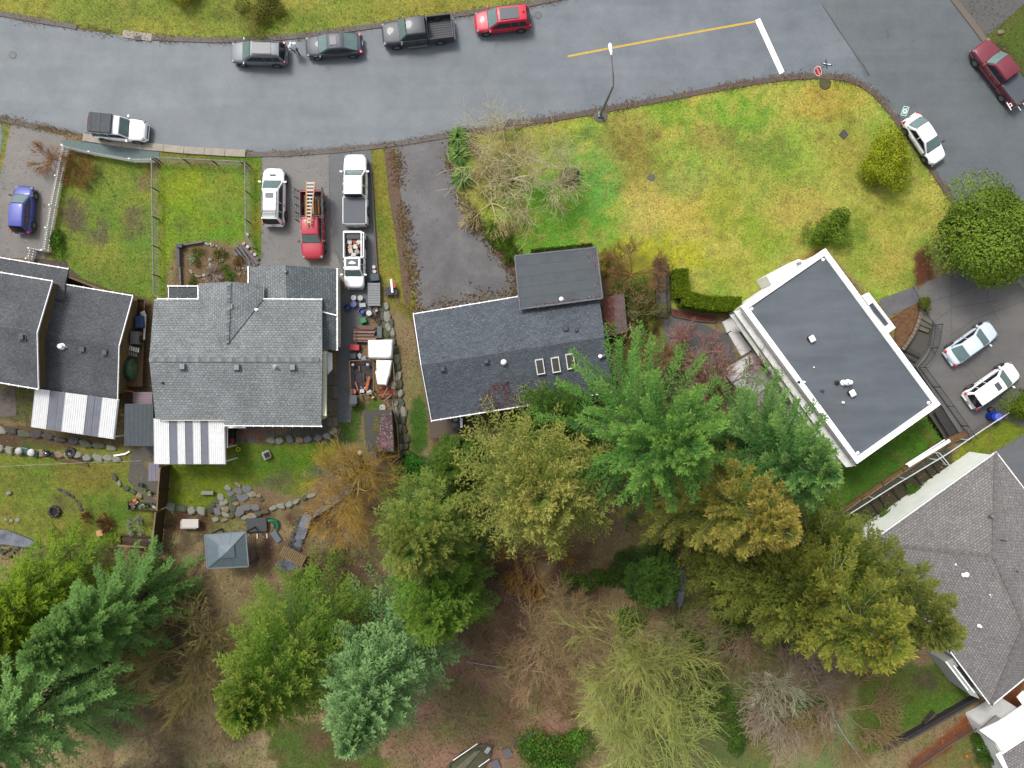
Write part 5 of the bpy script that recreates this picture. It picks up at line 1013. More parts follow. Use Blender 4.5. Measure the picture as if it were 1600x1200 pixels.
for (x, y, z) in ((.26, .21, .84), (.33, -.12, 1.0)):
    hb = MB().box((x, y, z), (.09, .035, .085)).build('hand', skin, pr, bevel=.012)
    for k in range(4): MB().bar((x + .03, y - .014 + k * .011, z - .02), (x + .10 - abs(k - 1.4) * .012, y - .014 + k * .011, z - .05), .011, .012).build('finger', skin, hb)
    MB().bar((x - .01, y + .018, z + .02), (x + .05, y + .03, z + .03), .013, .013).build('thumb', skin, hb)
pr.scale = (1.08, 1.08, 1.04); p = W(461, 78, .5); pr.location = (p[0], p[1], 0); pr.rotation_euler = (0, 0, R_(-62))
# ---------------------------------------------------------------- fences
pick_m = mat('picket_white', (.8,.79,.77), .7, .05, 4); wood_grey = mat('rail_grey', S(150,146,136), .8, .2, 4); postm = mat('post_brown', S(112,88,60), .85, .2, 4)
def walkpath(P, step, z=0.0, ground=True):
    pts = [Vector((G if ground else W)(x, y)) for x, y in P]; out = []; carry = 0.0
    for a, c in zip(pts[:-1], pts[1:]):
        L = (c - a).length; u = carry
        while u < L: out.append((a.lerp(c, u / L), (c - a).normalized())); u += step
        carry = u - L
    return out
def picket_fence(label, P, h=1.0, step=.26, m=pick_m, w=.12):
    t = thing('picket_fence', label, 'fence', W(*P[0])); me = None
    for k, (p, d) in enumerate(walkpath(P, step)):
        if me is None:
            b = MB(); b.add([(-w/2,-.012,.06),(w/2,-.012,.06),(w/2,-.012,h-.09),(0,-.012,h),(-w/2,-.012,h-.09),(-w/2,.012,.06),(w/2,.012,.06),(w/2,.012,h-.09),(0,.012,h),(-w/2,.012,h-.09)], [(0,1,2,3,4),(9,8,7,6,5),(0,5,6,1),(1,6,7,2),(2,7,8,3),(3,8,9,4),(4,9,5,0)]); me = b.mesh('picket', m)
        link('picket', me, t, p, rz=math.atan2(d.y, d.x))
    pts = [Vector(W(*q)) for q in P]
    for a, c in zip(pts[:-1], pts[1:]):
        for z in (.3, h - .25): MB().bar(a + Vector((0,0,z)), c + Vector((0,0,z)), .05, .09).build('rail', m, t)
    for q_ in pts: MB().box((q_.x, q_.y, h / 2 + .04), (.1, .1, h + .08)).build('post', m, t)
    return t
picket_fence('white picket fence running down between the left driveway and the yard', [(109,233),(99,280),(90,325),(84,360),(79,394)], 1.1, .2)
picket_fence('white picket fence bordering the pavement at the top of the left yard', [(110,234),(150,243),(212,254),(246,254)], 1.05, .15)
picket_fence('short white picket gate section by the corner of the charcoal house', [(76,394),(57,391),(53,407)], 1.0, .22)
def wire_fence(label, P, h=1.15, step=2.4, ground=True, rail=wood_grey, wires=5, mesh_=True, ztop=0):
    t = thing('wire_fence', label, 'fence', G(*P[0])); pts = [Vector(G(*q)) for q in P]
    for p, d in walkpath(P, step): MB().tube(p, p + Vector((0, 0, h + .05)), .05, n=6).build('post', postm if rail is wood_grey else rail, t)
    for a, c in zip(pts[:-1], pts[1:]):
        MB().bar(a + Vector((0, 0, h)), c + Vector((0, 0, h)), .09 if rail is wood_grey else .06, .06).build('rail', rail, t); wb = MB()
        for k in range(wires): z = h * (k + .5) / (wires + .3); wb.bar(a + Vector((0, 0, z)), c + Vector((0, 0, z)), .012, .012)
        n = int((c - a).length / .25)
        for k in range(n): q_ = a.lerp(c, (k + .5) / n); wb.bar(q_ + Vector((0,0,.02)), q_ + Vector((0,0,h)), .010, .010)
        tag(wb.build('wire_mesh', mat('wire', S(120,124,120), .5, .1, 3), t), kind='stuff')
    return t
wire_fence('grey wire mesh fence dividing the two fenced front yards', [(247,254),(248,330),(249,400),(250,462)])
wire_fence('grey wire mesh fence along the verge above the right-hand fenced yard', [(250,252),(310,255),(388,259)])
wire_fence('grey wire mesh fence beside the drive with the white SUV', [(390,259),(391,320),(391,369),(402,392)])
# chain link with a white top rail by the taupe house
wire_fence('long chain-link fence with pale top rail between the white and the taupe house', [(1308,806),(1390,754),(1467,708),(1520,672),(1563,644)], 1.1, 3.0, rail=mat('rail_white', (.55,.58,.58), .4, .05, 3, metal=.2))
gtw = thing('wire_gate', 'small wire gate linking the chain-link fence to the pale green wall', 'gate', W(1475, 715)); a = Vector(W(1468,708,1.05)); c = Vector(W(1484,727,1.05)); MB().bar(a, c, .05, .05).build('rail', MATS['rail_white'], gtw); MB().bar(a - Vector((0,0,.6)), c - Vector((0,0,.6)), .04, .04).build('rail', MATS['rail_white'], gtw)
for u in (0, 1): q_ = a.lerp(c, u); MB().tube((q_.x, q_.y, 0), q_, .035, n=6).build('post', MATS['rail_white'], gtw)
# black railing round the right driveway
rl = thing('iron_railing', 'black iron railing curving along the edge of the right-hand driveway', 'railing', W(1455, 540)); RP = [(1461,508),(1456,540),(1446,560),(1434,573),(1470,622),(1514,684)]; rb = None; irn = mat('black_iron', (.03,.032,.036), .5, .1, 8)
for k, (p, d) in enumerate(walkpath(RP, .16, ground=False)):
    if rb is None: rb = MB().box((0, 0, .62), (.022, .022, 1.0)).mesh('bar', irn)
    link('bar', rb, rl, p)
for p, d in walkpath(RP, 2.0, ground=False): MB().box((p.x, p.y, .6), (.06, .06, 1.22)).build('post', irn, rl)
pts = [Vector(W(*q)) for q in RP]
for a, c in zip(pts[:-1], pts[1:]):
    for z in (.14, 1.12): MB().bar(a + Vector((0,0,z)), c + Vector((0,0,z)), .05, .04).build('rail', irn, rl)
hr = thing('hand_rail', 'thin black handrail at the top of the curved concrete steps', 'handrail', W(1435, 455))
for a, c in (((1427,448),(1437,468)), ((1440,484),(1461,506))):
    MB().bar(W(*a, .95), W(*c, .95), .05, .04).build('rail', irn, hr); [MB().bar(W(*q, .02), W(*q, .95), .04, .04, up=(1,0,0)).build('post', irn, hr) for q in (a, c)]
# dark timber walkway between railing and the h4 lawn
tw = thing('timber_walkway', 'dark timber boardwalk stepping down beside the railing and the white house', 'walkway', W(1495, 660)); bm_ = mat('dark_board', S(72,68,68), .85, .2, 4)
for k in range(8):
    u = k / 7; MB().bar(W(1459 + u * 15, 640 - u * 9, -.0 - .05 * k), W(1488 + u * 26, 686 - u * 2, -.0 - .05 * k), .14, .06).build('board', bm_, tw)
# timber edging and bank terraces between the lawn and chain-link
te = thing('timber_edging', 'orange-brown timber board edging below the strip lawn of the white house', 'edging', W(1400, 750)); tb = mat('edge_timber', S(128,92,58), .85, .25, 3); tb2 = mat('edge_timber2', S(150,132,96), .85, .25, 3)
ed = [(1312,801),(1345,778),(1378,756),(1410,735),(1444,713),(1478,692),(1508,679)]
for k, (a, c) in enumerate(zip(ed[:-1], ed[1:])):
    MB().bar(G(a[0], a[1] - 1.5, .1), G(c[0] - 1, c[1] - .8, .1), .22, .22).build('board', tb, te); MB().bar(G(a[0] + 2, a[1] + 2.5, .05), G(c[0], c[1] + 2.5, .05), .14, .24).build('board', tb2, te)
MB().bar(G(1452,702,.12), G(1512,676,.12), .5, .14).build('board', tb, te)
gp_ = thing('planter_dividers', 'row of dark sleepers dividing the bank beds along the chain-link fence', 'sleepers', W(1400, 770))
for x, y in ((1338,800),(1360,785),(1374,778),(1394,765),(1412,755),(1430,744),(1446,733),(1456,724)): MB().bar(G(x, y, .05), G(x + 13, y + 18, .05), .12, .22).build('sleeper', mat('sleeper', S(56,50,46), .9, .2, 4), gp_)
bd = thing('gutter_length', 'long white boards lying beside the orange-brown timber edging', 'boards', W(1450, 706)); MB().bar(G(1419,728,.3), G(1484,688,.3), .26, .1).build('board', white_trim, bd); MB().bar(G(1415,726,.2), G(1476,687,.2), .08, .08).build('board', white_trim, bd)
for x, y in ((1440,716),(1465,700)): MB().box(G(x, y, .15), (.1, .3, .25)).build('support', postm, bd)
# brown board fence, left back garden
def board_fence(label, P, h=1.8, m=None, w=.15):
    t = thing('board_fence', label, 'fence', G(*P[0])); me = MB().box((0, 0, h / 2), (w * .96, .03, h)).mesh('board', m)
    for p, d in walkpath(P, w): link('board', me, t, p, rz=math.atan2(d.y, d.x))
    pts = [Vector(G(*q)) for q in P]
    for a, c in zip(pts[:-1], pts[1:]): MB().bar(a + Vector((0,0,h + .03)), c + Vector((0,0,h + .03)), .12, .05).build('cap_rail', mat('cap_wood', S(160,140,104), .8, .2, 4), t); MB().bar(a + Vector((.05,0,.5)), c + Vector((.05,0,.5)), .06, .1).build('rail', m, t)
    for p, d in walkpath(P, 2.2): MB().box((p.x + .07, p.y, p.z + h / 2), (.1, .1, h)).build('post', m, t)
    return t
fm = mat('fence_wood', S(118,88,48), .85, .3, 2.5, c2=S(90,66,40), bump=.3)
board_fence('tall brown board fence running down from the striped patio roof', [(266,727),(263,760),(261,792)], 1.8, fm)
board_fence('lower length of tall brown board fence ending by the grey slab', [(259,795),(256,822),(253,852)], 1.8, fm)
board_fence('short brown board fence across the bottom of the left garden', [(198,846),(225,848),(250,850)], 1.5, fm)
# ---------------------------------------------------------------- stones
def stone_mesh(seed, n=8, flat=.5, jag=.22):
    r = random.Random(seed); o = []; 
    for k in range(n): a = 2 * math.pi * (k + r.uniform(-.25, .25)) / n; q_ = 1 + r.uniform(-jag, jag); o.append((math.cos(a) * q_ * .5, math.sin(a) * q_ * .5))
    V = [(x * 1.02, y * 1.02, -.35) for x, y in o] + [(x, y, flat * (.55 + r.uniform(-.1, .1))) for x, y in o] + [(x * .74, y * .74, flat * (.95 + r.uniform(-.12, .1))) for x, y in o]
    fs = [(k, (k + 1) % n, (k + 1) % n + n, k + n) for k in range(n)] + [(k + n, (k + 1) % n + n, (k + 1) % n + 2 * n, k + 2 * n) for k in range(n)] + [tuple(range(2 * n, 3 * n))]
    return V, fs
STM = {}
def stone_m(kind, seed, m, flat=.5):
    k = (kind, seed, flat)
    if k not in STM: V, fs = stone_mesh(seed * 13 + 5, 8, flat); STM[k] = MB().add(V, fs).mesh('stone', m)
    return STM[k]
sg1 = mat('stone_pale', S(190,188,174), .9, .3, 3, c2=S(146,150,132), bump=.6, bscale=9); sg2 = mat('stone_mossy', S(116,122,88), .95, .35, 3, c2=S(92,96,84), bump=.6, bscale=9)
sg3 = mat('flagstone', S(140,140,150), .8, .2, 2, c2=S(122,118,116), bump=.3, bscale=9); sg4 = mat('stone_tan', S(170,150,122), .9, .25, 3, bump=.5); sg5 = mat('stone_dark', S(88,84,82), .9, .3, 3, bump=.5)
def stone(parent, px, py, L, Wd, ang, m, key, h=.35, name='stone', dz=0, flat=.5):
    p = G(px, py, dz); me = stone_m(key, rnd.randint(0, 5), m, flat); return link(name, me, parent, p, rz=R_(ang) + rnd.uniform(-.15, .15), sc=(L, Wd, h))
def stone_row(label, P, L, Wd, mats, h=.4, jit=3, name='stone_wall', rows=1, cat='stone wall', dens=1.0, ground=True, dz=0):
    t = thing(name, label, cat, G(*P[0]))
    for r_ in range(rows):
        for p, d in walkpath(P, L * .96 / dens):
            k = rnd.randrange(len(mats)); s = Vector((-d.y, d.x, 0)); off = (r_ - (rows - 1) / 2) * Wd * .9 + rnd.uniform(-.05, .05); q_ = p + s * off + d * rnd.uniform(-.06, .06)
            me = stone_m(mats[k][1], rnd.randint(0, 5), mats[k][0]); link('stone', me, t, q_ + Vector((0,0,dz)), rz=math.atan2(d.y, d.x) + rnd.uniform(-.2, .2), sc=(L * rnd.uniform(.85, 1.25), Wd * rnd.uniform(.85, 1.25), h * rnd.uniform(.7, 1.2)))
    return t
P1, P2_, P3, P4, P5 = (sg1, 'p'), (sg2, 'm'), (sg3, 'f'), (sg4, 't'), (sg5, 'd')
stone_row('mossy grey dry-stone wall running down right of the clutter yard', [(601,480),(607,510),(612,540),(617,575),(621,610),(626,650),(630,690),(632,712)], .85, .55, [P1,P2_,P2_,P1], .5, rows=2, dens=1.1)
stone_row('row of big pale boulders at the top of the mossy wall by the wood pile', [(604,495),(608,512),(611,528)], .95, .6, [P1], .6, dens=1)
stone_row('row of pale boulders along the lower lawn edge below the left striped roof', [(-60,694),(0,701),(40,706),(80,708),(120,712),(160,716),(192,718)], .85, .6, [P1,P1,P4], .5)
stone_row('upper rough stone edging directly below the left striped patio roof', [(-60,668),(0,670),(45,678),(90,685),(140,694),(186,702)], 1.1, .6, [P2_,P1,P5], .45)
stone_row('row of rounded boulders under the gutter of the grey house facing the back lawn', [(424,688),(440,687),(456,686),(472,686),(488,685),(504,684),(516,680),(524,672),(527,668)], .82, .62, [P1,P1,P4,P3], .5)
stone_row('row of garden boulders between the brown fence and the flagstones', [(268,792),(284,794),(300,796),(316,797),(328,802)], .9, .7, [P1,P2_,P1], .5)
stone_row('curved dry-stone edging sweeping from the flagstones to the concrete path', [(392,806),(410,800),(430,793),(452,787),(475,778),(497,772)], .75, .5, [P1,P4,P2_], .35)
stone_row('arc of small mossy stones around the tall fire ring', [(94,766),(106,770),(116,777),(124,788),(128,796)], .42, .32, [P5,P2_], .16, cat='stone edging', name='stone_edging')
stone_row('chunky stone edging round the leftmost potting area', [(180,745),(188,755),(196,763),(205,766),(216,771),(225,779)], .7, .5, [P4,P1,P2_], .35, cat='stone edging', name='stone_edging')
stone_row('small stones scattered along the lawn above the yellow-green cedar', [(10,812),(22,813),(32,812)], .4, .3, [P1], .2, cat='stones', name='stone_edging', dens=.8)
bld = thing('boulder', 'mossy brown garden boulder standing alone in the big lawn', 'boulder', W(890, 277))
V, fs = stone_mesh(77, 10, .8, .18); ob = MB().add([(x * 1.7, y * 1.45, z) for x, y, z in V], fs); ob.v = [(x + W(890,277)[0], y + W(890,277)[1], z + .05) for x, y, z in ob.v]; ob.build('rock', mat('boulder_m', S(112,94,70), .95, .4, 2.5, c2=S(104,112,52), bump=1, bscale=6), bld, bevel=.08)
for lab, px, py, L in (('small pale boulder beside the yellow-green round shrub', 1410, 278, .55), ('tan boulder beside the maroon pickup', 1562, 51, .6), ('pale grey rock in the far left back lawn', 15, 770, .55)):
    t = thing('boulder', lab, 'boulder', G(px, py)); stone(t, px, py, L, L * .75, 20, sg4 if px > 1000 else sg1, 'bl%d' % (px > 1000), .4, name='rock')
# flagstone terrace in the back garden: every slab a part
ft = thing('flagstone_terrace', 'crazy-paved flagstone terrace with pale boulders in the back garden', 'flagstones', G(365, 790))
FS = [(339,797,10,13,3),(352,794,11,9,4),(349,784,12,10,1),(345,776,10,8,1),(360,770,10,9,3),(372,766,11,9,3),(385,763,12,10,3),(391,770,10,9,3),(378,776,14,11,3),(391,771,9,8,1),(364,779,10,9,2),(352,803,11,6,1),(364,793,8,13,2),(374,795,14,19,3),(337,811,9,7,1),(351,812,9,5,4),(382,808,8,7,1),(394,806,15,8,1),(386,792,11,10,3),(399,792,11,10,3),(361,806,9,7,2),(343,790,8,7,3),(340,783,8,7,2),(368,785,8,7,4),(356,762,9,7,1),(372,757,9,5,4),(332,788,7,6,2),(397,772,8,7,4),(405,774,7,6,4),(408,780,8,5,2),(330,798,7,8,5)]
for x, y, L, w, k in FS: stone(ft, x, y, L * .074, w * .074, 0 if w > L else rnd.uniform(-30, 30), (sg1, sg2, sg3, sg4, sg5)[k - 1], 'fl%d' % k, .13 if k == 3 else .24, name='flagstone', flat=.5)
ps = thing('stone_bench', 'pale stone slab bench at the top left of the flagstones', 'bench', G(324, 770)); MB().box(G(324, 770, .3), (1.05, .34, .12)).build('seat', sg1, ps, bevel=.03)
for k in (-1, 1): MB().box(G(324 + 7 * k, 771, .12), (.2, .28, .26)).build('support', sg5, ps)
# patio of brick pavers under the grey house gutter
pp = tag(empty('patio', W(395, 680)), kind='structure'); pv = [mat('paver%d' % i, S(*c), .85, .15, 4) for i, c in enumerate(((150,106,84),(128,112,100),(112,116,120),(138,96,78),(106,98,90)))]; pme = [MB().box((0,0,0), (.43,.43,.06)).mesh('paver', m) for m in pv]
for i in range(9):
    for j in range(4): x, y = 381 + i * 8.4 * .72 , 669 + j * 6.2; link('paver', pme[rnd.randrange(5) if rnd.random() < .5 else (0 if 378 < x < 420 and j > 0 else 1)], pp, G(x - 3, y, .03), sc=(.74, .78, 1))
cpv = tag(empty('paving_slabs', W(516, 640)), kind='structure'); cm = [MB().box((0,0,0), (.84,.84,.06)).mesh('slab', mat('slab%d' % k, S(*c), .85, .12, 2)) for k, c in enumerate(((128,124,110),(116,112,100)))]
for i in range(2):
    for j in range(4): link('slab', cm[(i + j) % 2], cpv, G(512 + i * 8.2 + 4, 592 + j * 21 if j < 3 else 659, .05), sc=(.5, 1.2 if j < 3 else .9, 1))
# concrete path slab in the back garden, bridge, pond
pth = tag(empty('garden_path', G(520, 785)), kind='structure'); gcm = mat('grey_path', S(140,138,140), .85, .15, 2, c2=S(122,120,122))
for a, c in (((486,804),(508,790)), ((509,789.5),(534,775)), ((535,774),(556,757)), ((557,756),(580,737))): pa = Vector(G(*a, .04)); pc_ = Vector(G(*c, .04)); MB().bar(pa, pc_, .75, .1).build('slab', gcm, pth, bevel=.02)
water_m = mat('creek_water', S(84,88,100), .12, .3, 1.2, spec=.9, c2=S(120,124,136), bump=.25, bscale=5)
def water(P, name='water', dz=.0): 
    pts = [G(x, y, .03 + dz) for x, y in P]; zz = max(p[2] for p in pts); tag(MB().prism([(p[0], p[1], zz) for p in pts], zz - .3).build(name, water_m), kind='structure')
water([(476,800),(488,806),(484,822),(478,838),(470,856),(462,862),(456,856),(462,838),(468,820)]); water([(730,820),(742,816),(752,840),(762,856),(746,862),(735,850)])
water([(1058,888),(1068,886),(1072,905),(1070,925),(1066,945),(1060,950),(1056,930),(1060,905)]); water([(-60,826),(10,828),(40,838),(58,846),(50,856),(10,850),(-60,850)]); water([(430,880),(452,872),(470,884),(450,892),(432,892)], dz=-.02)
cr = thing('creek_rocks', 'dark rocks lining the narrow pond below the grey path', 'rocks', G(470, 835))
for k in range(34): u = k / 33; x = 480 - u * 20 + rnd.choice((-9, -6, 7, 9)) + rnd.uniform(-2, 2); stone(cr, x, 800 + u * 60, rnd.uniform(.2, .5), rnd.uniform(.2, .4), rnd.uniform(0, 180), rnd.choice((sg5, sg5, sg2)), 'cr', .3, name='rock', dz=.05)
cr2 = thing('creek_rocks', 'pale and dark rocks around the water at the far left edge', 'rocks', G(30, 845))
for k in range(26): stone(cr2, rnd.uniform(0, 64), rnd.uniform(852, 872) - 8 * (k % 2), rnd.uniform(.2, .5), rnd.uniform(.2, .4), rnd.uniform(0, 180), rnd.choice((sg5, sg5, sg1, sg2)), 'cr', .3, name='rock', dz=.05)
br = thing('slat_bridge', 'small wooden slat footbridge over the creek in the back garden', 'footbridge', G(458, 868)); sl_m = mat('slat_wood', S(158,134,96), .85, .2, 4)
A0 = Vector(G(441,860,.45)); A1 = Vector(G(474,877,.45)); d = (A1 - A0).normalized(); s = Vector((-d.y, d.x, 0))
for k in range(13): c = A0.lerp(A1, k / 12); MB().bar(c - s * .52, c + s * .52, .11, .04).build('slat', sl_m, br)
for k in (-1, 1): MB().bar(A0 + s * .42 * k - Vector((0,0,.08)), A1 + s * .42 * k - Vector((0,0,.08)), .08, .12).build('beam', postm, br)
# ---------------------------------------------------------------- small things
def single(name, b, m, label, cat, group=None, **k): return tag(b.build(name, m, **k), label, cat, group)
def bucket(px, py, col, label, r=.22, lid=True, h=.4, inner=None):
    t = thing('bucket', label, 'bucket', G(px, py)); p = G(px, py, .02); m = mat('bk%s' % str(col), S(*col), .4, .04); b = MB()
    if lid: b.lathe(p, [(r * .85, 0), (r, h), (r * 1.04, h), (r * 1.04, h + .03), (r * .9, h + .04)], 16).build('pail', m, t)
    else:
        b.lathe(p, [(r * .85, 0), (r, h), (r * .9, h), (r * .82, .12)], 16).build('pail', m, t); MB().lathe((p[0], p[1], p[2] + .1), [(r * .6, 0), (r * .6, .1)], 12).build('inner_pail', mat('bki%s' % str(inner or col), S(*(inner or col)), .4), t)
    return t
bucket(554, 466, (238,238,240), 'white lidded bucket, upper left of the bucket cluster by the grey box lid')
bucket(564.5, 466.5, (206,206,196), 'off-white lidded bucket touching the grey shed lid'); bucket(554, 476, (112,124,206), 'light blue lidded bucket under the upper white bucket', .25)
bucket(544, 481, (30,56,140), 'dark blue open bucket at the left of the cluster', .27, False, inner=(60,84,180)); bucket(566.5, 487, (40,64,170), 'royal blue open bucket above the green crate', .25, False, inner=(64,92,200))
bucket(578, 490, (232,232,232), 'white lidded bucket above the black pallet'); bucket(588, 485, (196,192,198), 'grey-white open pail beside the pallet corner', .19, False, inner=(236,236,240))
bx = thing('storage_lid', 'flat ribbed grey box lid beside the buckets', 'box', W(584, 460)); 
for k in range(9): MB().box(W(584.5 - .3 + .25 * k * .2, 444 + k * 4.0, .5), (1.03, .19, .05)).build('rib', mat('lid_grey', S(156,158,162), .6, .05), bx)
MB().box(W(584.5, 460, .25), (.98, 1.85, .45)).build('box', mat('lid_dk', S(110,112,116), .7), bx)
single('crate', MB().box(G(568, 501, .18), (.55, .45, .35), .3), mat('green_plastic', S(36,150,70), .5, .1, 5), 'bright green tub below the royal blue bucket', 'tub', bevel=.06)
single('cardboard_box', MB().box(G(567, 477, .2), (.5, .32, .35), .1), mat('pale_box', S(206,208,214), .6, .08), 'small pale box between the buckets and the grey lid', 'box')
dl = thing('pallet', 'black slatted pallet lying diagonally beside the boulder wall', 'pallet', G(590, 498))
for k in range(5): MB().bar(G(581 + k * 3.2, 494 - k * 1.8, .14), G(595 + k * 1.2, 511 - k * 5, .14), .12, .04).build('slat', mat('black_slat', S(40,40,44), .8), dl)
for k in range(2): MB().bar(G(584 + k * 9, 498 + k * 7, .07), G(594 + k * 3, 490 + k * 4, .07), .1, .1).build('runner', MATS['black_slat'], dl)
wpile = thing('lumber_stack', 'stack of weathered pinkish-brown planks between the green tub and the white tarp', 'lumber', G(570, 523)); lc = [mat('lum%d' % k, S(*c), .8, .2, 4) for k, c in enumerate(((150,112,96),(128,104,100),(178,134,112),(112,88,80),(138,120,116)))]
for k in range(14): MB().bar(G(552 + rnd.uniform(-2, 3) + (8 if k < 3 else 0), 510 + k * 1.75, .3 + .12 * (k % 3)), G(589 - rnd.uniform(0, 5), 510.5 + k * 1.75, .3 + .12 * (k % 3)), .15, .1).build('plank', lc[rnd.randrange(5)], wpile)
MB().box(G(570, 522, .12), (1.9, 1.2, .2)).build('bearer', postm, wpile); MB().bar(G(557, 510, .62), G(556.5, 536, .62), .05, .03).build('strap', postm, wpile); MB().box(G(593, 519, .3), (.4, .95, .1)).build('sheet', mat('teal_sheet', S(104,120,122), .7), wpile)
single('red_box', MB().box(G(554.5, 543, .25), (.85, .5, .45), -.05), mat('box_red', S(216,44,60), .5, .05), 'bright red storage box left of the big white tarp', 'box', bevel=.05)
single('bin', MB().box(G(552, 557, .35), (.6, .45, .7), .12), mat('bin_dk', S(58,70,76), .6, .1), 'dark grey bin just below the red box', 'bin', bevel=.05)
for k, (x, y, c) in enumerate(((562,556,(180,186,192)),(568,559,(150,168,182)))): single('scrap_sheet', MB().box(G(x, y, .3), (.35, .4, .06), .7 + k), mat('scrap%d' % k, S(*c), .5), ('crumpled silver sheet beside the dark bin', 'bluish scrap sheet against the corner of the white tarp')[k], 'scrap')
def tarp(label, P, z, seed):
    r = np.random.RandomState(seed); pts = [Vector(W(x, y, z)) for x, y in P]; n = 10; rows = []
    for i in range(n + 1):
        row = []
        for k in range(n + 1):
            u, v = i / n, k / n; p = pts[0].lerp(pts[1], u).lerp(pts[3].lerp(pts[2], u), v); h = .07 * math.sin(u * 5 + seed) * math.sin(v * 6) + r.uniform(-.015, .015) - (.25 if i in (0, n) or k in (0, n) else 0); row.append((p.x, p.y, p.z + h))
        rows.append(row)
    b = MB().grid(rows); o = b.build('tarp', mat('tarp_white', (.8,.8,.81), .55, .04, 2), smooth=True); sd_ = o.modifiers.new('s', 'SOLIDIFY'); sd_.thickness = .02; return tag(o, label, 'tarp')
tarp('large square white tarp over the upper work area', [(574,531),(614,530),(613,560),(574,560)], 1.4, 1); tarp('long tapering white tarp below the square one', [(587,562),(613,562),(609,590),(587,588)], 1.2, 2); tarp('torn end of white tarp over the red-brown decking', [(585,580),(611,578),(604,603),(589,602)], 1.15, 3)
wf_ = thing('work_frame', 'open timber work frame holding scrap wood under the white tarps', 'frame', G(575, 590)); 
for a, c in (((546,564),(583,562)),((546,564),(549,622)),((583,562),(584,610)),((613,531),(615,560)),((614,562),(617,604)),((549,622),(584,612))): MB().bar(G(*a, .8), G(*c, .8), .08, .08).build('rail', mat('frame_wood', S(150,116,72), .8, .2, 4), wf_)
for x, y in ((547,565),(583,563),(549,621),(615,560),(616,603),(584,611)): MB().box(G(x, y, .45), (.1, .1, .8)).build('post', MATS['frame_wood'], wf_)
MB().prism([G(x, y, .12) for x, y in ((547,565),(583,563),(584,612),(549,622))], -.1).build('floor', mat('dk_floor', S(88,62,54), .9, .35, 3, c2=S(70,72,80)), wf_)
for k in range(11): x = rnd.uniform(550, 578); y = rnd.uniform(568, 612); MB().bar(G(x, y, .3), G(x + rnd.uniform(-9, 9), y + rnd.uniform(4, 16), .35), .1, .05).build('offcut', lc[k % 5], wf_)
MB().bar(G(577,588,.5), G(572,610,.5), .2, .06).build('orange_plank', mat('orange_pl', S(216,120,54), .8), wf_)
dk2 = thing('red_deck_boards', 'bare red-brown decking boards at the lower end of the white tarps', 'decking', G(602, 610))
for k in range(9): MB().bar(G(592, 590 + k * 3.9, .2), G(618, 589 + k * 3.7, .2), .19, .05).build('board', mat('red_board%d' % (k % 3), S(*((150,74,50), (176,110,72), (128,60,44))[k % 3]), .8, .15, 4), dk2)
for k, (x, y, c, lab) in enumerate(((552,570,(232,220,226),'small white jug in the top left corner of the work frame'),(575,570,(230,232,236),'small white jug in the top right of the work frame'))): single('jug', MB().lathe(G(x, y, .5), [(.12,0),(.13,.15),(.05,.22),(.05,.26)], 10), mat('jug%d' % k, S(*c), .4), lab, 'jug')
single('round_tub', MB().lathe(G(553, 612, .3), [(.2, 0), (.24, .2), (.18, .22)], 14), mat('tub_or', S(206,120,90), .5), 'orange round tub with white contents at the bottom of the work frame', 'tub')
for k, (x, y, w, c, lab) in enumerate(((566,611,.38,(236,234,240),'small white open carton left of the orange plank end'),(577,613,.42,(226,228,232),'white carton right of the orange plank end'),(583,621,.24,(222,196,110),'small yellow container below the white cartons'),(571,606,.2,(220,224,236),'tiny white cup above the cartons'))): single('carton', MB().box(G(x, y, .3), (w, w * .8, .25), .2 * k), mat('crt%d' % k, S(*c), .6), lab, 'carton', bevel=.03)
wb2 = thing('garbage_bin', 'black wheeled bin with dark grey lid on the grass left of the long shed', 'wheelie bin', G(552, 626)); MB().box(G(552, 627, .5), (.62, .8, 1.0)).build('body', blk, wb2, bevel=.05); MB().box(G(552.5, 624.5, 1.03), (.6, .74, .07)).build('lid', mat('lid_slate', S(86,96,108), .5), wb2, bevel=.03)
single('wheel', MB().lathe(G(598, 637, .1), [(.25, 0), (.27, .1), (.12, .12), (.08, .05)], 16), mat('wheel_w', S(210,204,196), .6), 'small pale wheel rim above the long shed', 'wheel')
t = thing('retaining_boards', 'pale timber boards framing the right side of the long shed', 'boards', G(620, 680))
for a, c in (((613,628),(621,665)),((621,665),(624,712)),((580,716),(624,712)),((601,626),(613,616)),((598,621),(606,606)),((612,724),(626,712))): MB().bar(G(*a, .9), G(*c, .9), .09, .35).build('board', mat('pale_board', S(154,134,106), .8, .2, 4), t)
single('mattress_pad', MB().box(G(593.5, 712, .8), (.75, .2, .12)), mat('foam', S(160,150,130), .9, .2, 6), 'small tan roll at the foot of the long shed', 'roll', bevel=.04)
wbw = thing('wheelbarrow', 'dark blue barrow holding a white panel and red cloth in the weedy strip', 'wheelbarrow', G(612, 457)); p = G(612, 456, .35); MB().prism([(p[0]-.5,p[1]-.3,.5),(p[0]+.5,p[1]-.25,.5),(p[0]+.45,p[1]+.35,.5),(p[0]-.5,p[1]+.35,.5)], .2).build('tray', mat('navy', S(44,42,66), .6, .2, 5), wbw)
MB().bar((p[0]+.02,p[1]+1.0,.9), (p[0]+.12,p[1]-.1,.7), .16, .03).build('panel', white_trim, wbw); MB().box((p[0]+.28,p[1]+.45,.7), (.2,.3,.1)).build('cloth', mat('box_red', S(216,44,60)), wbw)
for s in (-.3, .3): MB().bar((p[0]+s,p[1]-.3,.5), (p[0]+s*1.3,p[1]-.75,.55), .04, .04).build('handle', postm, wbw)
MB().tube((p[0]-.05,p[1]+.5,.2), (p[0]+.05,p[1]+.5,.2), .2, n=12).build('wheel', tyre_m, wbw)
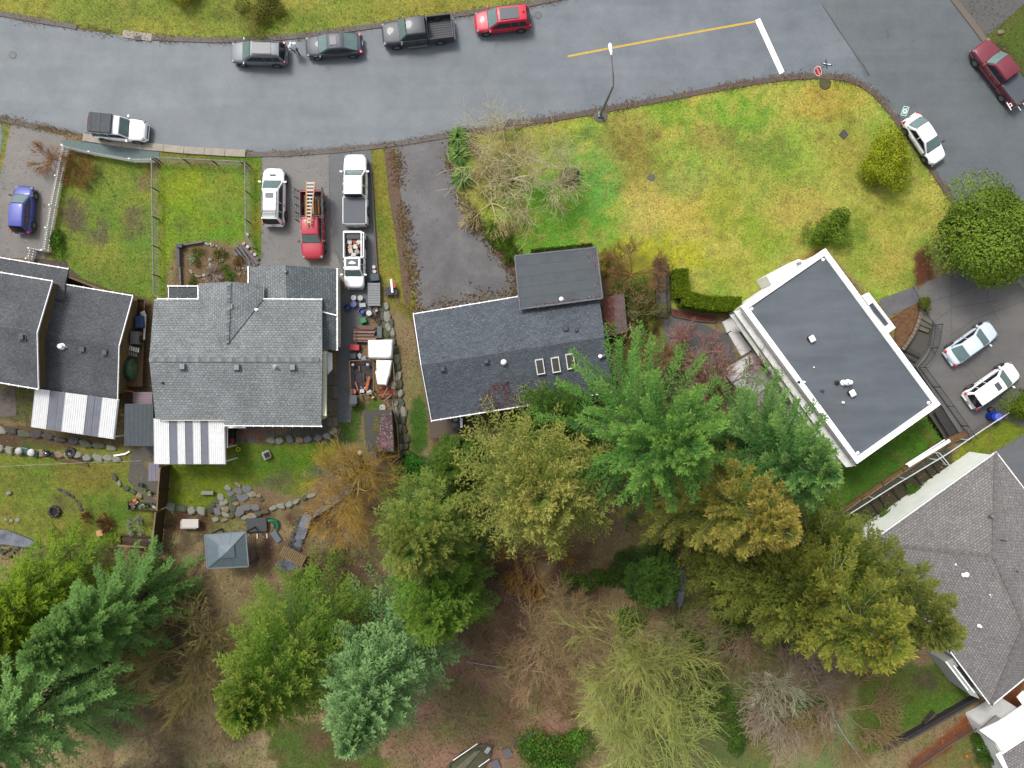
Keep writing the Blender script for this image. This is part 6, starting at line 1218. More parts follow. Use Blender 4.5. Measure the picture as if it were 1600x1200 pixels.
# items between house 1 and 2
sdk = thing('side_deck', 'narrow brown side deck between the charcoal and grey houses', 'deck', W(210, 520)); 
for k in range(13): MB().bar(W(188 + k * 3.1 + (12 - k) * 1.5, 468, .62), W(184 + k * 3.1, 604, .62), .16, .05).build('board', mat('side_dk', S(116,92,62), .85, .2, 3), sdk)
for y in (480, 540, 595): MB().box((W(205, y, .3)[0], W(205, y, .3)[1], .25), (1.4, .12, .6)).build('beam', postm, sdk)
gc = thing('covered_grill', 'dark green dome cover between the charcoal and grey houses', 'cover', G(208, 576)); b = MB(); rows = []; c0 = Vector(W(207, 576, .65))
for i in range(9):
    el = math.pi / 2 * i / 8; row = []
    for k in range(21):
        a = 2 * math.pi * k / 20; rx = .78 if math.cos(a) < 0 else .5; row.append(c0 + Vector((math.cos(a) * math.cos(el) * rx, math.sin(a) * math.cos(el) * .98 * (1 + .03 * math.sin(7 * a)), math.sin(el) * .95)))
    rows.append(row)
b.grid(rows).build('cover', mat('green_tarp', S(58,92,58), .45, .35, 2.5, c2=S(74,112,84), bump=.6, bscale=4), gc, smooth=True)
ws = thing('wooden_steps', 'white slatted steps leading off the charcoal house toward the gap', 'steps', G(202, 545))
for r_ in range(2):
    for k in range(9 - r_): MB().bar(W(189 + k * 3.4, 536.5 + r_ * 9 + k * .9, 1.0), W(188.5 + k * 3.4, 543.5 + r_ * 8 + k * .9, 1.0), .11, .04).build('slat', white_trim if r_ == 0 else mat('grey_slat', S(186,176,180), .7), ws)
for x, y in ((188,540),(216,546),(189,552),(214,556)): MB().box((W(x, y, 1)[0], W(x, y, 1)[1], .45), (.08, .08, 1.0)).build('post', postm, ws)
MB().prism([W(x, y, .86) for x, y in ((205,457),(215,466),(209,500),(206,536),(187,536))], .75).build('landing', mat('side_brn', S(104,80,56)), ws)
for name, x, y, sz, rz, c, lab, cat in (('cabinet', 213, 528, (.62,1.05,.8), 0, (136,132,140), 'mauve-grey cabinet standing beside the charcoal house', 'cabinet'), ('laundry_pile', 219, 503, (.62,1.0,.5), .1, (52,88,136), 'crumpled dark blue tarp heap above the mauve-grey cabinet', 'tarp heap'), ('foam_board', 224, 491, (.4,.5,.1), .35, (236,238,242), 'white board lying at the top of the blue heap', 'board'), ('downpipe', 226, 513, (.16,1.9,.1), -.06, (236,236,236), 'long white strip standing right of the blue heap', 'board'), ('black_crate', 219, 530, (.25,.6,.5), 0, (20,20,24), 'black crate tucked against the mauve-grey cabinet', 'crate')):
    single(name, MB().box(W(x, y, .7 + sz[2] / 2), sz, rz), mat('c_' + name, S(*c), .6, .2, 4, bump=.4), lab, cat, bevel=.03)
MB_ = thing('small_deck', 'pinkish plank landing above the narrow slate corrugated shed', 'deck', G(222, 622))
for k in range(5): MB().bar(W(208, 614.5 + k * 4, .9), W(238, 614.5 + k * 4, .9), .2, .05).build('board', mat('pink_board', S(160,140,150), .8, .1, 3), MB_)
for x in (209, 237): MB().box((W(x, 624, .9)[0], W(x, 624, .9)[1], .4), (.1, .8, .9)).build('support', postm, MB_)
MB().bar(W(191, 610, .95), W(208, 612, .95), .1, .06).build('orange_board', MATS['orange_pl'], MB_)
hs = thing('stone_steps', 'narrow grey stone steps with a thin handrail left of the L-shaped hedge', 'steps', W(1032, 455))
for k in range(11): MB().box(W(1032.5 + k * .1, 412 + k * 8.0, .32 - .03 * k), (1.0, .46, .3)).build('step', mat('hs%d' % (k % 3), S(*((134,130,128), (118,116,116), (126,120,112))[k % 3]), .9, .2, 3), hs)
MB().bar(W(1024.5, 430, 1.0), W(1026, 490, .8), .05, .05).build('rail', irn, hs)
for y in (432, 460, 488): MB().bar(W(1025, y, .05), W(1025, y, .95), .04, .04, up=(1,0,0)).build('post', irn, hs)
MB().box(W(1043, 450, .3), (.22, 4.0, .5), .03).build('side_wall', sg5, hs)
rp = thing('planter_bed', 'long narrow planter of rust-red mulch below the L-shaped hedge', 'planter', W(1085, 492)); RPp = [(1048,483),(1118,494),(1118,504),(1085,501),(1052,494)]
MB().prism([W(x, y, .12) for x, y in RPp], -.1).build('mulch', mat('red_mulch', S(116,64,46), .95, .4, 6, bump=1, bscale=12), rp)
for a, c in zip(RPp, RPp[1:] + RPp[:1]): MB().bar(W(*a, .06), W(*c, .06), .1, .2).build('edge', mat('pl_edge', S(104,92,84), .9, .2, 4), rp)
# back garden of the left house
for px, py, r, c, lab in ((31, 704.5, .32, (214,212,206), 'large pale round pot on its side, far left by the boulder row'), (50, 707, .34, (238,236,232), 'white round tub lying on the green one by the boulder row')):
    single('tub', MB().lathe(G(px, py, .3), [(r * .8, 0), (r, .1), (r * .8, .22), (r * .3, .26)], 16), mat('tub%d' % px, S(*c), .5), lab, 'tub', smooth=True)
for px, py, w, lab in ((38, 703.5, .9, 'dark green plastic boat-shaped tub between the two pale tubs'), (56, 709, .45, 'dark green tub end sticking out under the white tub')): single('green_tub', MB().box(G(px, py, .2), (w, .55, .3), -.15), mat('dk_green_pl', S(20,96,82), .45), lab, 'tub', bevel=.12)
kg = thing('kettle_grill', 'glossy black kettle barbecue on the lawn left of the fire pit', 'barbecue', G(75, 709)); p = G(75, 709, .5); MB().lathe(p, [(.12,-.12),(.26,0),(.29,.12),(.24,.26),(.12,.34),(.02,.36)], 18).build('bowl', mat('grill_black', (.012,.012,.02), .12, 0, spec=.9), kg, smooth=True)
for a in (0, 2.1, 4.2): MB().bar((p[0] + .2 * math.cos(a), p[1] + .2 * math.sin(a), p[2] - .05), (p[0] + .32 * math.cos(a), p[1] + .32 * math.sin(a), p[2] - .5), .03, .03).build('leg', irn, kg)
def firepit(px, py, label, r=.45):
    t = thing('fire_pit', label, 'fire pit', G(px, py)); p = G(px, py, .05)
    for k in range(10): a = 2 * math.pi * k / 10; link('stone', stone_m('d', k % 6, sg5), t, (p[0] + r * math.cos(a), p[1] + r * math.sin(a), p[2]), rz=a, sc=(.26, .3, .45))
    MB().lathe(p, [(r * .8, 0), (r * .8, .05)], 12).build('ash', mat('ash', S(44,38,40), .95, .4, 6), t)
firepit(111, 707, 'stone-ringed fire pit beside the planks and the black barbecue', .34); firepit(86, 799, 'round fire ring at the centre of the left lawn arc', .42)
for k, (a, c, lab) in enumerate((((86,716),(138,727),'long reddish plank lying on the left back lawn'),((100,712),(136,722),'dark plank lying above the reddish plank'),((60,710),(70,704),'short dark board beside the barbecue'),((8,706),(64,713),'long brown board under the green tubs'))): single('plank', MB().bar(G(*a, .08), G(*c, .08), .16, .08), mat('plk%d' % k, S(*((128,84,66),(74,54,46),(60,52,48),(110,74,56))[k]), .85, .2, 4), lab, 'plank')
wd_ = thing('white_pipe', 'bent white downpipe piece lying by the end of the boulder row', 'pipe', G(190, 710)); MB().bar(G(178,712,.1), G(196,709,.1), .14, .1).build('pipe', white_trim, wd_); MB().bar(G(196,709,.1), G(203,705,.1), .12, .1).build('elbow', white_trim, wd_)
sheet('path', [(206,704),(232,696),(248,700),(250,748),(248,790),(236,790),(216,768),(200,752)], mat('grav_path', S(126,120,108), .9, .2, 4, c2=S(110,106,98)), .03, .1, ground=True)
tb_ = thing('garden_table', 'mauve-grey bench table against the brown fence below the striped roof', 'table', G(240, 737)); p = G(240, 737, .7)
for k in range(3): MB().box((p[0] - .28 + k * .3, p[1], p[2]), (.28, 1.55, .05)).build('board', mat('mauve_board', S(146,140,156), .7, .08, 3), tb_)
for x in (-.35, .35):
    for y in (-.65, .65): MB().box((p[0] + x, p[1] + y, p[2] - .35), (.07, .07, .7)).build('leg', postm, tb_)
for k, (x, y, c, cs, lab) in enumerate(((228,766,(126,132,84),(70,110,50),'small round planter with green seedlings, upper of three by the fence'),(236,770,(178,180,120),(60,80,50),'planter pot with pale yellow rim between two others'),(246,776,(180,130,96),(80,80,60),'terracotta rimmed pot nearest the brown fence'),(222,757,(60,80,50),(52,88,52),'dark pot with bushy green herbs at the end of the gravel path'))):
    t = thing('plant_pot', lab, 'plant pot', G(x, y)); MB().lathe(G(x, y, .02), [(.14, 0), (.2, .3), (.2, .34), (.15, .34), (.14, .26)], 14).build('pot', mat('pot%d' % k, S(*c), .7), t); MB().lathe(G(x, y, .3), [(.13, 0), (.12, .06), (.03, .1)], 8).build('plant', mat('potg%d' % k, S(*cs), .9, .4, 14), t)
ob_ = thing('orange_toy', 'bright orange plastic toy in the cluttered raised bed', 'toy', G(211, 783)); MB().box(G(211, 782, .2), (.38, .32, .2), .4).build('body', mat('orange', S(226,120,40), .5), ob_, bevel=.08); MB().box(G(214, 785, .2), (.2,.12,.1), .8).build('tip', white_trim, ob_)
single('cushion_box', MB().box(G(157, 833, .2), (.58, .5, .3), .1), mat('peach', S(230,174,120), .6, .05), 'peach-orange box on the green grass near the yellow-green cedar', 'box', bevel=.03)
single('log_seat', MB().box(G(171, 828, .1), (.5, .14, .12), .2), sg1, 'short pale log beside the peach-orange box', 'log', bevel=.04)
rbed = thing('raised_bed', 'wooden raised bed full of clutter below the gravel path', 'raised bed', G(225, 790))
for a, c in (((201,784),(246,788)),((201,784),(202,796)),((202,796),(246,798)),((246,788),(246,798))): MB().bar(G(*a, .15), G(*c, .15), .06, .3).build('board', mat('dk_bed', S(74,66,58), .9, .2, 4), rbed)
for k in range(14): MB().box(G(rnd.uniform(204, 243), rnd.uniform(786, 796), .15), (rnd.uniform(.1, .3), rnd.uniform(.1, .3), .2), rnd.uniform(0, 3)).build('oddment', mat('odd%d' % (k % 5), S(*((200,196,190),(150,90,74),(90,110,80),(120,116,124),(70,60,56))[k % 5]), .7), rbed)
rb3 = thing('raised_bed', 'long wooden trough of dark soil along the short bottom fence', 'raised bed', G(215, 840))
for a, c in (((190,836),(240,839)),((190,836),(188,850)),): MB().bar(G(*a, .2), G(*c, .2), .06, .4).build('board', fm, rb3)
MB().prism([G(x, y, .2) for x, y in ((191,837),(240,840),(240,848),(190,847))], -2).build('soil', mat('dark_soil', S(86,66,60), .95, .3, 8), rb3)
single('paving_slab', MB().box(G(246, 862, .1), (1.05, .62, .08), .35), mat('slab_g', S(150,148,152), .8, .12, 4), 'tilted pale grey slab at the foot of the tall brown fence', 'slab')
fb = thing('chest_freezer', 'white rectangular chest on the red soil below the garden boulders', 'chest', G(297, 818)); MB().box(G(297, 819, .35), (1.4, .72, .7)).build('body', mat('chest_w', S(206,196,186), .5, .06), fb, bevel=.04); MB().box(G(297, 818, .73), (1.44, .76, .06)).build('lid', mat('chest_l', S(238,230,222), .5, .05), fb, bevel=.03)
dkm = thing('shed_mat', 'charcoal square-topped platform between the gazebo and the green slide', 'platform', G(401, 823)); MB().box(G(401, 820, .5), (1.72, 1.15, .08), .03).build('top', mat('charc', S(84,88,92), .8, .12, 3), dkm)
for x, y in ((387,812),(416,811),(388,832),(417,831)): MB().box(G(x, y, .2), (.08, .08, .6)).build('leg', postm, dkm)
for k in range(2): MB().bar(G(402 + k * 15, 834, .2), G(402 + k * 15.3, 841, .1), .06, .06).build('strut', white_trim, dkm)
bp_ = thing('plank_walk', 'brown plank walk along the right side of the gazebo', 'boardwalk', G(394, 858))
for k in range(4): MB().bar(G(389 + k * 2.8, 838, .1), G(391 + k * 2.8, 884, .1), .13, .06).build('board', mat('bwalk', S(112,92,72), .85, .2, 4), bp_)
single('metal_panel', MB().box(G(431, 838.5, .25), (1.05, .52, .06), -.97), mat('panel_sl', S(116,124,136), .5, .05), 'small slate-blue panel lying diagonally right of the charcoal platform', 'panel')
sl2 = thing('slide', 'curved green plastic slide beside the charcoal platform', 'slide', G(428, 815)); rows = []
for k in range(9): a = R_(120 - k * 20); c = Vector(G(423, 821, .5 - k * .04)); o_ = Vector((math.cos(a), math.sin(a), 0)); rows.append([c + o_ * .35 + Vector((0,0,.12)), c + o_ * .42, c + o_ * .62, c + o_ * .7 + Vector((0,0,.12))])
MB().grid(rows).build('chute', mat('slide_green', S(30,130,96), .4), sl2, smooth=True)
pt_ = thing('sandbox', 'pale grey diamond-set planter tub with bare twigs on the back lawn', 'planter', G(417, 711)); MB().box(G(417, 711, .2), (.72, .72, .36), .42).build('tub', mat('tub_pale', S(184,192,198), .6, .06), pt_, bevel=.12); MB().box(G(417, 711, .39), (.45, .45, .04), .42).build('soil', MATS['dark_soil'], pt_)
for k in range(9): a = k * .7; p = G(417, 711, .4); MB().bar(p, (p[0] + .3 * math.cos(a), p[1] + .3 * math.sin(a), p[2] + .3), .02, .02).build('twig', mat('twigd', S(80,50,50)), pt_)
ys = thing('toy_stool', 'small bright yellow plastic stool at the corner of the striped roof', 'stool', G(372, 702)); 
for dx, dy, w, h in ((-.15,0,.09,.4),(.15,0,.09,.4),(0,.15,.4,.09),(0,-.15,.4,.09)): p = G(372, 702, .28); MB().box((p[0] + dx, p[1] + dy, p[2]), (w, h, .05), .0).build('frame', mat('yellow_pl', S(236,222,40), .5), ys)
for dx in (-.15, .15): MB().box((p[0] + dx, p[1], p[2] - .15), (.06, .3, .28)).build('leg', MATS['yellow_pl'], ys)
bq = thing('outdoor_cart', 'black cart with magenta bowl in the nook by the white trellis', 'cart', G(364, 680)); MB().box(G(363.5, 681, .5), (.55, 1.1, .9)).build('body', mat('black_duct', S(24,24,28)), bq, bevel=.03); MB().lathe(G(363.5, 688.5, .96), [(.12,0),(.2,.1),(.14,.1)], 12).build('bowl', mat('magenta', S(190,40,110), .5), bq)
MB().box(G(370.5, 683, .7), (.12, 1.0, .06)).build('shelf', ventd, bq); MB().lathe(G(363, 695.5, .2), [(.12,0),(.16,.2)], 10).build('yellow_pot', mat('ypot', S(222,180,60)), bq)
trl = thing('trellis', 'white ladder-like trellis at the end of the striped patio roof', 'trellis', G(354, 682))
for x in (352.5, 355.5): MB().bar(W(x, 667, 2.2), W(x, 700, 2.2), .05, .06).build('rail', white_trim, trl)
for k in range(12): MB().bar(W(352.5, 668 + k * 2.7, 2.2), W(355.5, 668 + k * 2.7, 2.2), .04, .04).build('slat', white_trim, trl)
MB().bar(W(352, 667.5, 2.25), W(384, 668, 2.25), .12, .08).build('beam', white_trim, trl)
for x, y in ((354, 668), (354, 699)): MB().box((W(x, y, 2.2)[0], W(x, y, 2.2)[1], 1.0), (.08, .08, 2.3)).build('post', white_trim, trl)
grl = thing('gas_grill', 'round-lidded grill with grey side shelf under the slate house eave', 'barbecue', G(716, 664)); MB().box(G(714, 663, .5), (.6, .9, .9)).build('body', blk, grl, bevel=.05); MB().lathe(G(712, 664, 1.0), [(.3, 0), (.28, .1), (.1, .16)], 14).build('lid', mat('lid_gr', S(90,96,104), .4), grl); MB().box(G(720.5, 661, .9), (.25, .8, .05)).build('shelf', white_trim, grl); MB().lathe(G(712,655,.9), [(.2,0),(.18,.12)], 12).build('pot', mat('potgr', S(170,174,180), .4), grl)
bb = thing('blue_barrel', 'bright blue barrel with light blue lid behind the pearl white wagon', 'barrel', W(1548, 652)); p = W(1545, 650); MB().lathe((p[0], p[1], .03), [(.34,0),(.38,.3),(.38,.7),(.35,.95),(.3,.96)], 18).build('drum', mat('barrel_blue', S(30,60,190), .45), bb); p = W(1549, 650.5); MB().lathe((p[0], p[1], .95), [(.32,0),(.32,.06),(.26,.09)], 18).build('lid', mat('barrel_lid', S(96,124,222), .45), bb)
single('dark_sack', MB().box(W(1549, 641, .25), (.5, .5, .5), .5), blk, 'black sack between the blue barrel and the pearl white wagon', 'sack', bevel=.12)
# garden items and stepping boards of the front dirt bed
fbed = thing('bed_edging', 'grey timber posts and rails edging the dirt bed in front of the centre gable', 'edging', G(285, 400)); ge = mat('grey_edge', S(128,124,128), .85, .15, 4)
for a, c in (((280,386),(283,446)),((279,384),(318,378)),((376,385),(392,412))): MB().bar(G(*a, .15), G(*c, .15), .13, .3).build('rail', ge, fbed)
MB().box(G(281.5, 384.5, .3), (.5, .3, .5)).build('post', mat('bluegrey_box', S(84,86,96), .7), fbed); MB().bar(G(279, 390, .4), G(279.5, 415, .4), .16, .1).build('blue_rail', mat('bluegrey2', S(70,76,110), .6), fbed)
rmp = thing('plank_ramp', 'wide grey plank ramp from the lawn to the garage corner', 'ramp', G(385, 400))
for k in range(4): MB().bar(G(365 + k * 3.6, 391 - k * 3.2, .12), G(388 + k * 5, 421 - k * 2.6, .12), .34, .05).build('plank', mat('ramp_pl', S(126,118,116), .85, .12, 3), rmp)
pebbles = thing('bed_stones', 'loose white and tan stones scattered over the dirt bed by the centre gable', 'stones', G(330, 410))
for k in range(70):
    u = rnd.random()
    if k < 22: a = rnd.uniform(2.2, 5.9); x, y = 312 + 15 * math.cos(a) * 1.0, 418 + 14 * math.sin(a) * -1
    elif k < 40: x, y = 318 + (k - 22) * 2.2 + rnd.uniform(-2, 2), 377 + (k - 22) * 1.1 + rnd.uniform(-3, 3)
    elif k < 55: x, y = rnd.uniform(325, 350), rnd.uniform(405, 418)
    else: x, y = rnd.uniform(365, 385), rnd.uniform(410, 430)
    stone(pebbles, x, y, rnd.uniform(.14, .34), rnd.uniform(.12, .26), rnd.uniform(0, 180), rnd.choice((sg1, sg4, white_stone := mat('white_stone', S(214,208,200), .8, .1, 5))), 'pb%d' % (k % 3), .2, name='stone')
stp3 = thing('scattered_pots', 'small pots and tools along the wire fence beside the plank ramp', 'pots', G(390, 385))
for k, (x, y, c) in enumerate(((387,367,(232,228,238)),(382,381,(214,160,130)),(388,386,(220,220,240)),(394,394,(170,110,110)),(399,398,(196,200,210)),(403,404,(80,100,100)))): MB().lathe(G(x, y, .05), [(.1,0),(.15,.2),(.1,.2)], 10).build('pot', mat('spot%d' % k, S(*c), .6), stp3)
MB().bar(G(392,392,.1), G(406,406,.12), .05, .05).build('tool', irn, stp3)
# fence-top yard extras on the left of the verge, edging boards near drive
t = thing('drive_edging', 'long grey timber edging along the right side of the drive with the white pickups', 'edging', W(584, 330))
for a, c in (((580,268),(583,310)),((583,310),(585,350)),((585,350),(588,400)),((588,400),(591,436))): MB().bar(W(*a, .1), W(*c, .1), .11, .2).build('board', mat('edge_gb', S(120,104,98), .85, .15, 4), t)
single('blue_tarp_bin', MB().box(G(586, 434, .3), (.8, .6, .5), .1), mat('slate_bin', S(72,84,92), .6, .2, 4), 'slate blue bin at the end of the timber drive edging', 'bin', bevel=.05)
for k, (x, y) in enumerate(((585,418),(586,425))): single('paint_can', MB().lathe(G(x, y, .03), [(.15,0),(.15,.28),(.12,.29)], 12), mat('can_w', S(238,228,228), .5), ('upper', 'lower')[k] + ' of two small white cans beside the little white pickup', 'can')
# big house 5 rear: planters, rails
pb = thing('rear_planter', 'long dark plank bench on the grass behind the taupe house', 'bench', G(1452, 1119)); MB().bar(G(1446,1127,.4), G(1460,1116,.4), .3, .06).build('seat', mat('bench_gr', S(110,98,90), .85), pb); MB().bar(G(1443,1130,.5), G(1459,1112,.5), .06, .5).build('back', mat('dk_bed', S(74,66,58)), pb)
rw = thing('dark_retaining_wall', 'dark timber retaining wall running behind the taupe house corner', 'retaining wall', G(1490, 1105))
for k, (a, c) in enumerate((((1380,1165),(1420,1146)),((1420,1146),(1455,1126)),((1455,1126),(1490,1106)),((1490,1106),(1526,1086)))): MB().bar(G(*a, .15), G(*c, .15), .22, .8).build('sleeper', mat('ret_dk', S(52,48,50), .9, .2, 4), rw); MB().bar(G(a[0] + 3, a[1] + 7, .1), G(c[0] + 3, c[1] + 7, .1), .16, .3).build('sleeper', mat('ret_gr', S(92,86,80), .9, .2, 4), rw)
f2 = wire_fence('low wooden rail fence beside the red soil strip in the bottom right corner', [(1420,1195),(1470,1160),(1530,1122)], .9, 2.4, rail=mat('rail_br', S(128,112,90), .85, .2, 4))
single('ball', MB().lathe(G(1527, 1170, .05), [(.12,0),(.2,.1),(.2,.2),(.1,.3)], 12), white_trim, 'white ball in the dark shrub near the bottom right house', 'ball', smooth=True); single('orange_ball', MB().lathe(G(1510, 1181, .05), [(.12,0),(.18,.1),(.1,.2)], 12), MATS['orange'], 'small orange ball on the grass in the bottom right garden', 'ball', smooth=True)
# jon boat
bt = thing('boat', 'olive green flat boat with white gunwale rails beached at the bottom edge', 'boat', G(745, 1185)); bo = [(770,1163),(752,1163),(736,1168),(715,1180),(698,1196),(690,1225),(730,1230),(752,1206),(764,1186)]; bmm = mat('boat_olive', S(96,96,66), .7, .25, 2)
pts = [Vector(G(x, y, .45)) for x, y in bo]; cen = sum(pts, Vector()) / len(pts); inn_ = [p.lerp(cen, .14) for p in pts]; n = len(pts); b = MB()
b.add(pts + [p - Vector((0,0,.45)) + (cen - p) * .12 for p in pts] + inn_ + [p - Vector((0,0,.3)) for p in inn_], [(k, (k+1)%n, (k+1)%n+n, k+n) for k in range(n)] + [(k, (k+1)%n, (k+1)%n+2*n, k+2*n) for k in range(n)] + [(k+2*n, (k+1)%n+2*n, (k+1)%n+3*n, k+3*n) for k in range(n)] + [tuple(range(3*n, 4*n))]); b.build('hull', bmm, bt)
MB().prism([G(x, y, .36) for x, y in ((752,1172),(742,1174),(712,1200),(722,1206))], -2).build('seat_deck', mat('boat_dk', S(128,124,100), .8, .15, 3), bt)
for a, c in (((708,1188),(746,1162)),((748,1198),(765,1186))): MB().bar(G(*a, .75), G(*c, .75), .06, .06).build('rail', white_trim, bt); [MB().bar(G(*q, .4), G(*q, .75), .04, .04, up=(1,0,0)).build('rail_post', white_trim, bt) for q in (a, c)]
MB().box(G(762, 1172, .6), (.35, .6, .2), -.6).build('bow_seat', mat('boat_seat', S(196,200,210), .5, .2, 6), bt, bevel=.05)
for lab, x, y, w, h, k in (('mossy square slab right of the boat bow', 811, 1161, 1.1, .8, sg2), ('grey slab between the mossy slab and the boat', 793, 1176, .7, .8, sg3), ('grey slab end right below the boat', 775, 1195, .7, .9, sg3), ('small grey slab by the bottom fern thicket', 830, 1148, .6, .5, sg3)): single('paving_slab', MB().box(G(x, y, .1), (w, h, .18), .45), k, lab, 'slab', bevel=.03)
# fallen log and white ropes
lg_ = thing('fallen_log', 'long mossy fallen log across the dark undergrowth', 'log', G(1110, 1015)); logm = mat('log_bark', S(122,108,70), .95, .3, 3, c2=S(96,104,52), bump=.8); 
lp_ = [(1038,966),(1065,982),(1092,1002),(1118,1020),(1150,1045),(1178,1062)]
for k, (a, c) in enumerate(zip(lp_[:-1], lp_[1:])): MB().tube(G(*a, .3), G(*c, .3), .2 - .02 * k, .18 - .02 * k, 8).build('trunk', logm, lg_)
for a, c in (((1118,1020),(1122,995)),((1122,995),(1108,982)),((1140,1035),(1158,1008))): MB().tube(G(*a, .5), G(*c, 1.2), .06, .03, 5).build('limb', mat('limb_pale', S(170,170,140), .9), lg_)
l2 = single('short_log', MB().tube(G(1068, 1018, .2), G(1102, 1030, .2), .16, .12, 8), mat('log_red', S(128,92,72), .95, .2, 3, bump=.6), 'short reddish broken log beside the long mossy one', 'log')
for lab, P in (('taut white rope line below the taupe house trees', [(1254,1004),(1275,1060),(1292,1102),(1316,1145),(1352,1195)]), ('thin white hose across the leaf litter right of the blue-green fir', [(728,1034),(770,1041),(810,1046),(850,1050)]), ('thin white washing line across the left back lawn', [(0,729),(60,726),(130,723),(220,720)])):
    pts = [Vector(G(x, y, .8 if x < 700 or x > 1000 else .15)) for x, y in P]; b = MB()
    for a, c in zip(pts[:-1], pts[1:]): b.tube(a, c, .03 if P[0][0] > 200 else .012, n=5)
    single('rope', b, mat('rope_w', S(206,206,214), .6), lab, 'rope')
# ---------------------------------------------------------------- vegetation
FG = np.array([1.72, 1.82, 1.22])
fol_m = mat_attr('foliage', rough=.75, fine=0, spec=.25, trans=.38); twig_m = mat_attr('twigs', rough=.9, fine=0, spec=.1)
bark_m = mat('bark', S(112,96,80), .95, .35, 4, c2=S(92,84,66), bump=.8)
def nrmz(a): return a / np.maximum(np.linalg.norm(a, axis=-1, keepdims=True), 1e-9)
def quads(c, d, s, L, w):
    """diamond leaves: base c, direction d, side s"""
    L = L[..., None]; w = w[..., None]; V = np.stack([c, c + d * L * .5 + s * w, c + d * L, c + d * L * .5 - s * w], -2).reshape(-1, 3); return V
def conifer(label, tx, ty, h, R, cA, cB, cT, seed, kind='fir', nb=170, base=.12, group=None, leafL=.27, leafW=.05, dens=1.0, droop=.25, name='conifer_tree', pw=.85, limbs=False, tipc=.35, cat='tree', gain=1.0):
    r = np.random.RandomState(seed); x0, y0, _ = W(tx, ty, h); g0 = float(gz(x0, y0)); hh = h - g0
    t = thing(name, label, cat, (x0, y0, g0), group)
    ti = np.sort(r.uniform(0, 1, nb) ** .92); zi = hh * (base + (1 - base) * ti * .985); az = np.arange(nb) * 2.39996 + r.uniform(-.5, .5, nb)
    Lb = R * ((1 - ti) ** pw * r.uniform(.72, 1.12, nb)) + .25 + .25 * (1 - ti); el = -.18 + .95 * ti ** 1.6 + r.uniform(-.12, .12, nb)
    if kind == 'spray': el -= .05
    K = max(8, int(15 * dens)) if kind != 'spray' else int(20 * dens)
    s = (np.arange(K) + .5) / K; sN = .12 + .88 * s[None, :] ** .85
    dh = np.stack([np.cos(az), np.sin(az)], -1); hx = Lb[:, None] * sN * np.cos(el)[:, None]; dz = Lb[:, None] * (sN * np.sin(el)[:, None] - droop * sN ** 2 * (1 - ti)[:, None] * 1.0)
    wob = np.sin(sN * 4 + r.uniform(0, 6, nb)[:, None]) * .06 * Lb[:, None]; side = np.stack([-dh[:, 1], dh[:, 0]], -1)
    Pn = np.stack([dh[:, None, 0] * hx + side[:, None, 0] * wob, dh[:, None, 1] * hx + side[:, None, 1] * wob, zi[:, None] + dz], -1)   # nb,K,3
    T = np.zeros_like(Pn); T[:, 1:-1] = Pn[:, 2:] - Pn[:, :-2]; T[:, 0] = Pn[:, 1] - Pn[:, 0]; T[:, -1] = Pn[:, -1] - Pn[:, -2]; T = nrmz(T)
    S3 = nrmz(np.concatenate([side[:, None, :].repeat(K, 1), r.uniform(-.25, .25, (nb, K, 1))], -1)); N3 = np.cross(T, S3)
    tl = (np.clip(Lb[:, None] * .12 * (1.1 - sN) + .22, .16, .85) if kind == 'spray' else np.clip(Lb[:, None] * .27 * (1.1 - sN) + .17, .14, 1.05)) * r.uniform(.7, 1.2, (nb, K))   # twig length
    VV_, CC_ = [], []; M = 5
    bc = r.uniform(0, 1, (nb, 1, 1))
    for sd_ in (-1, 1):
        fan = (.62 if kind == 'spray' else .8) + r.uniform(-.2, .2, (nb, K, 1)); D = nrmz(T * np.cos(fan) + S3 * sd_ * np.sin(fan) + N3 * r.uniform(-.35, .35, (nb, K, 1)) + np.array([0, 0, -.10]))
        for m in range(M):
            u = (m + r.uniform(0, .9, (nb, K))) / M; c = Pn + D * (tl * u)[..., None] + r.normal(0, .02, (nb, K, 3)); f2 = r.uniform(-.9, .9, (nb, K, 1)); sv = nrmz(np.cross(D, N3) + r.uniform(-.3, .3, (nb, K, 3)))
            d2 = nrmz(D * np.cos(f2) + sv * np.sin(f2) + N3 * r.uniform(-.25, .35, (nb, K, 1))); s2 = nrmz(np.cross(d2, N3) + N3 * r.uniform(-.5, .5, (nb, K, 1)))
            V = quads(c, d2, s2, leafL * r.uniform(.6, 1.25, (nb, K)), leafW * r.uniform(.7, 1.3, (nb, K)) * (1.15 - .4 * u)); VV_.append(V)
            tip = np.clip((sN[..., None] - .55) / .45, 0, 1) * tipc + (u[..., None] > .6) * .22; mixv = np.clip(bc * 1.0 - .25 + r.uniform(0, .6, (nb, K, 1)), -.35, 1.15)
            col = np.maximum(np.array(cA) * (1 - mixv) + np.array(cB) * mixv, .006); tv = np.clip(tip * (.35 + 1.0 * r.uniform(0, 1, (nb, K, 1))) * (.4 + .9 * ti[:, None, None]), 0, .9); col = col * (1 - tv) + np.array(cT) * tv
            CC_.append(np.repeat(col.reshape(-1, 3), 4, 0))
    V = np.concatenate(VV_) + np.array([x0, y0, g0]); C_ = np.concatenate(CC_)
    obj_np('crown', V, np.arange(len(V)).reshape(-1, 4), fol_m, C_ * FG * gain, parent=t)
    b = MB(); k = 6; 
    for i in range(k): b.tube((x0, y0, g0 + hh * i / k - .1), (x0, y0, g0 + hh * (i + 1) / k), .028 * hh * (1 - i / k) * .6 + .02, .028 * hh * (1 - (i + 1) / k) * .6 + .015, 7, cap=False)
    st_ = 1 if limbs else 3
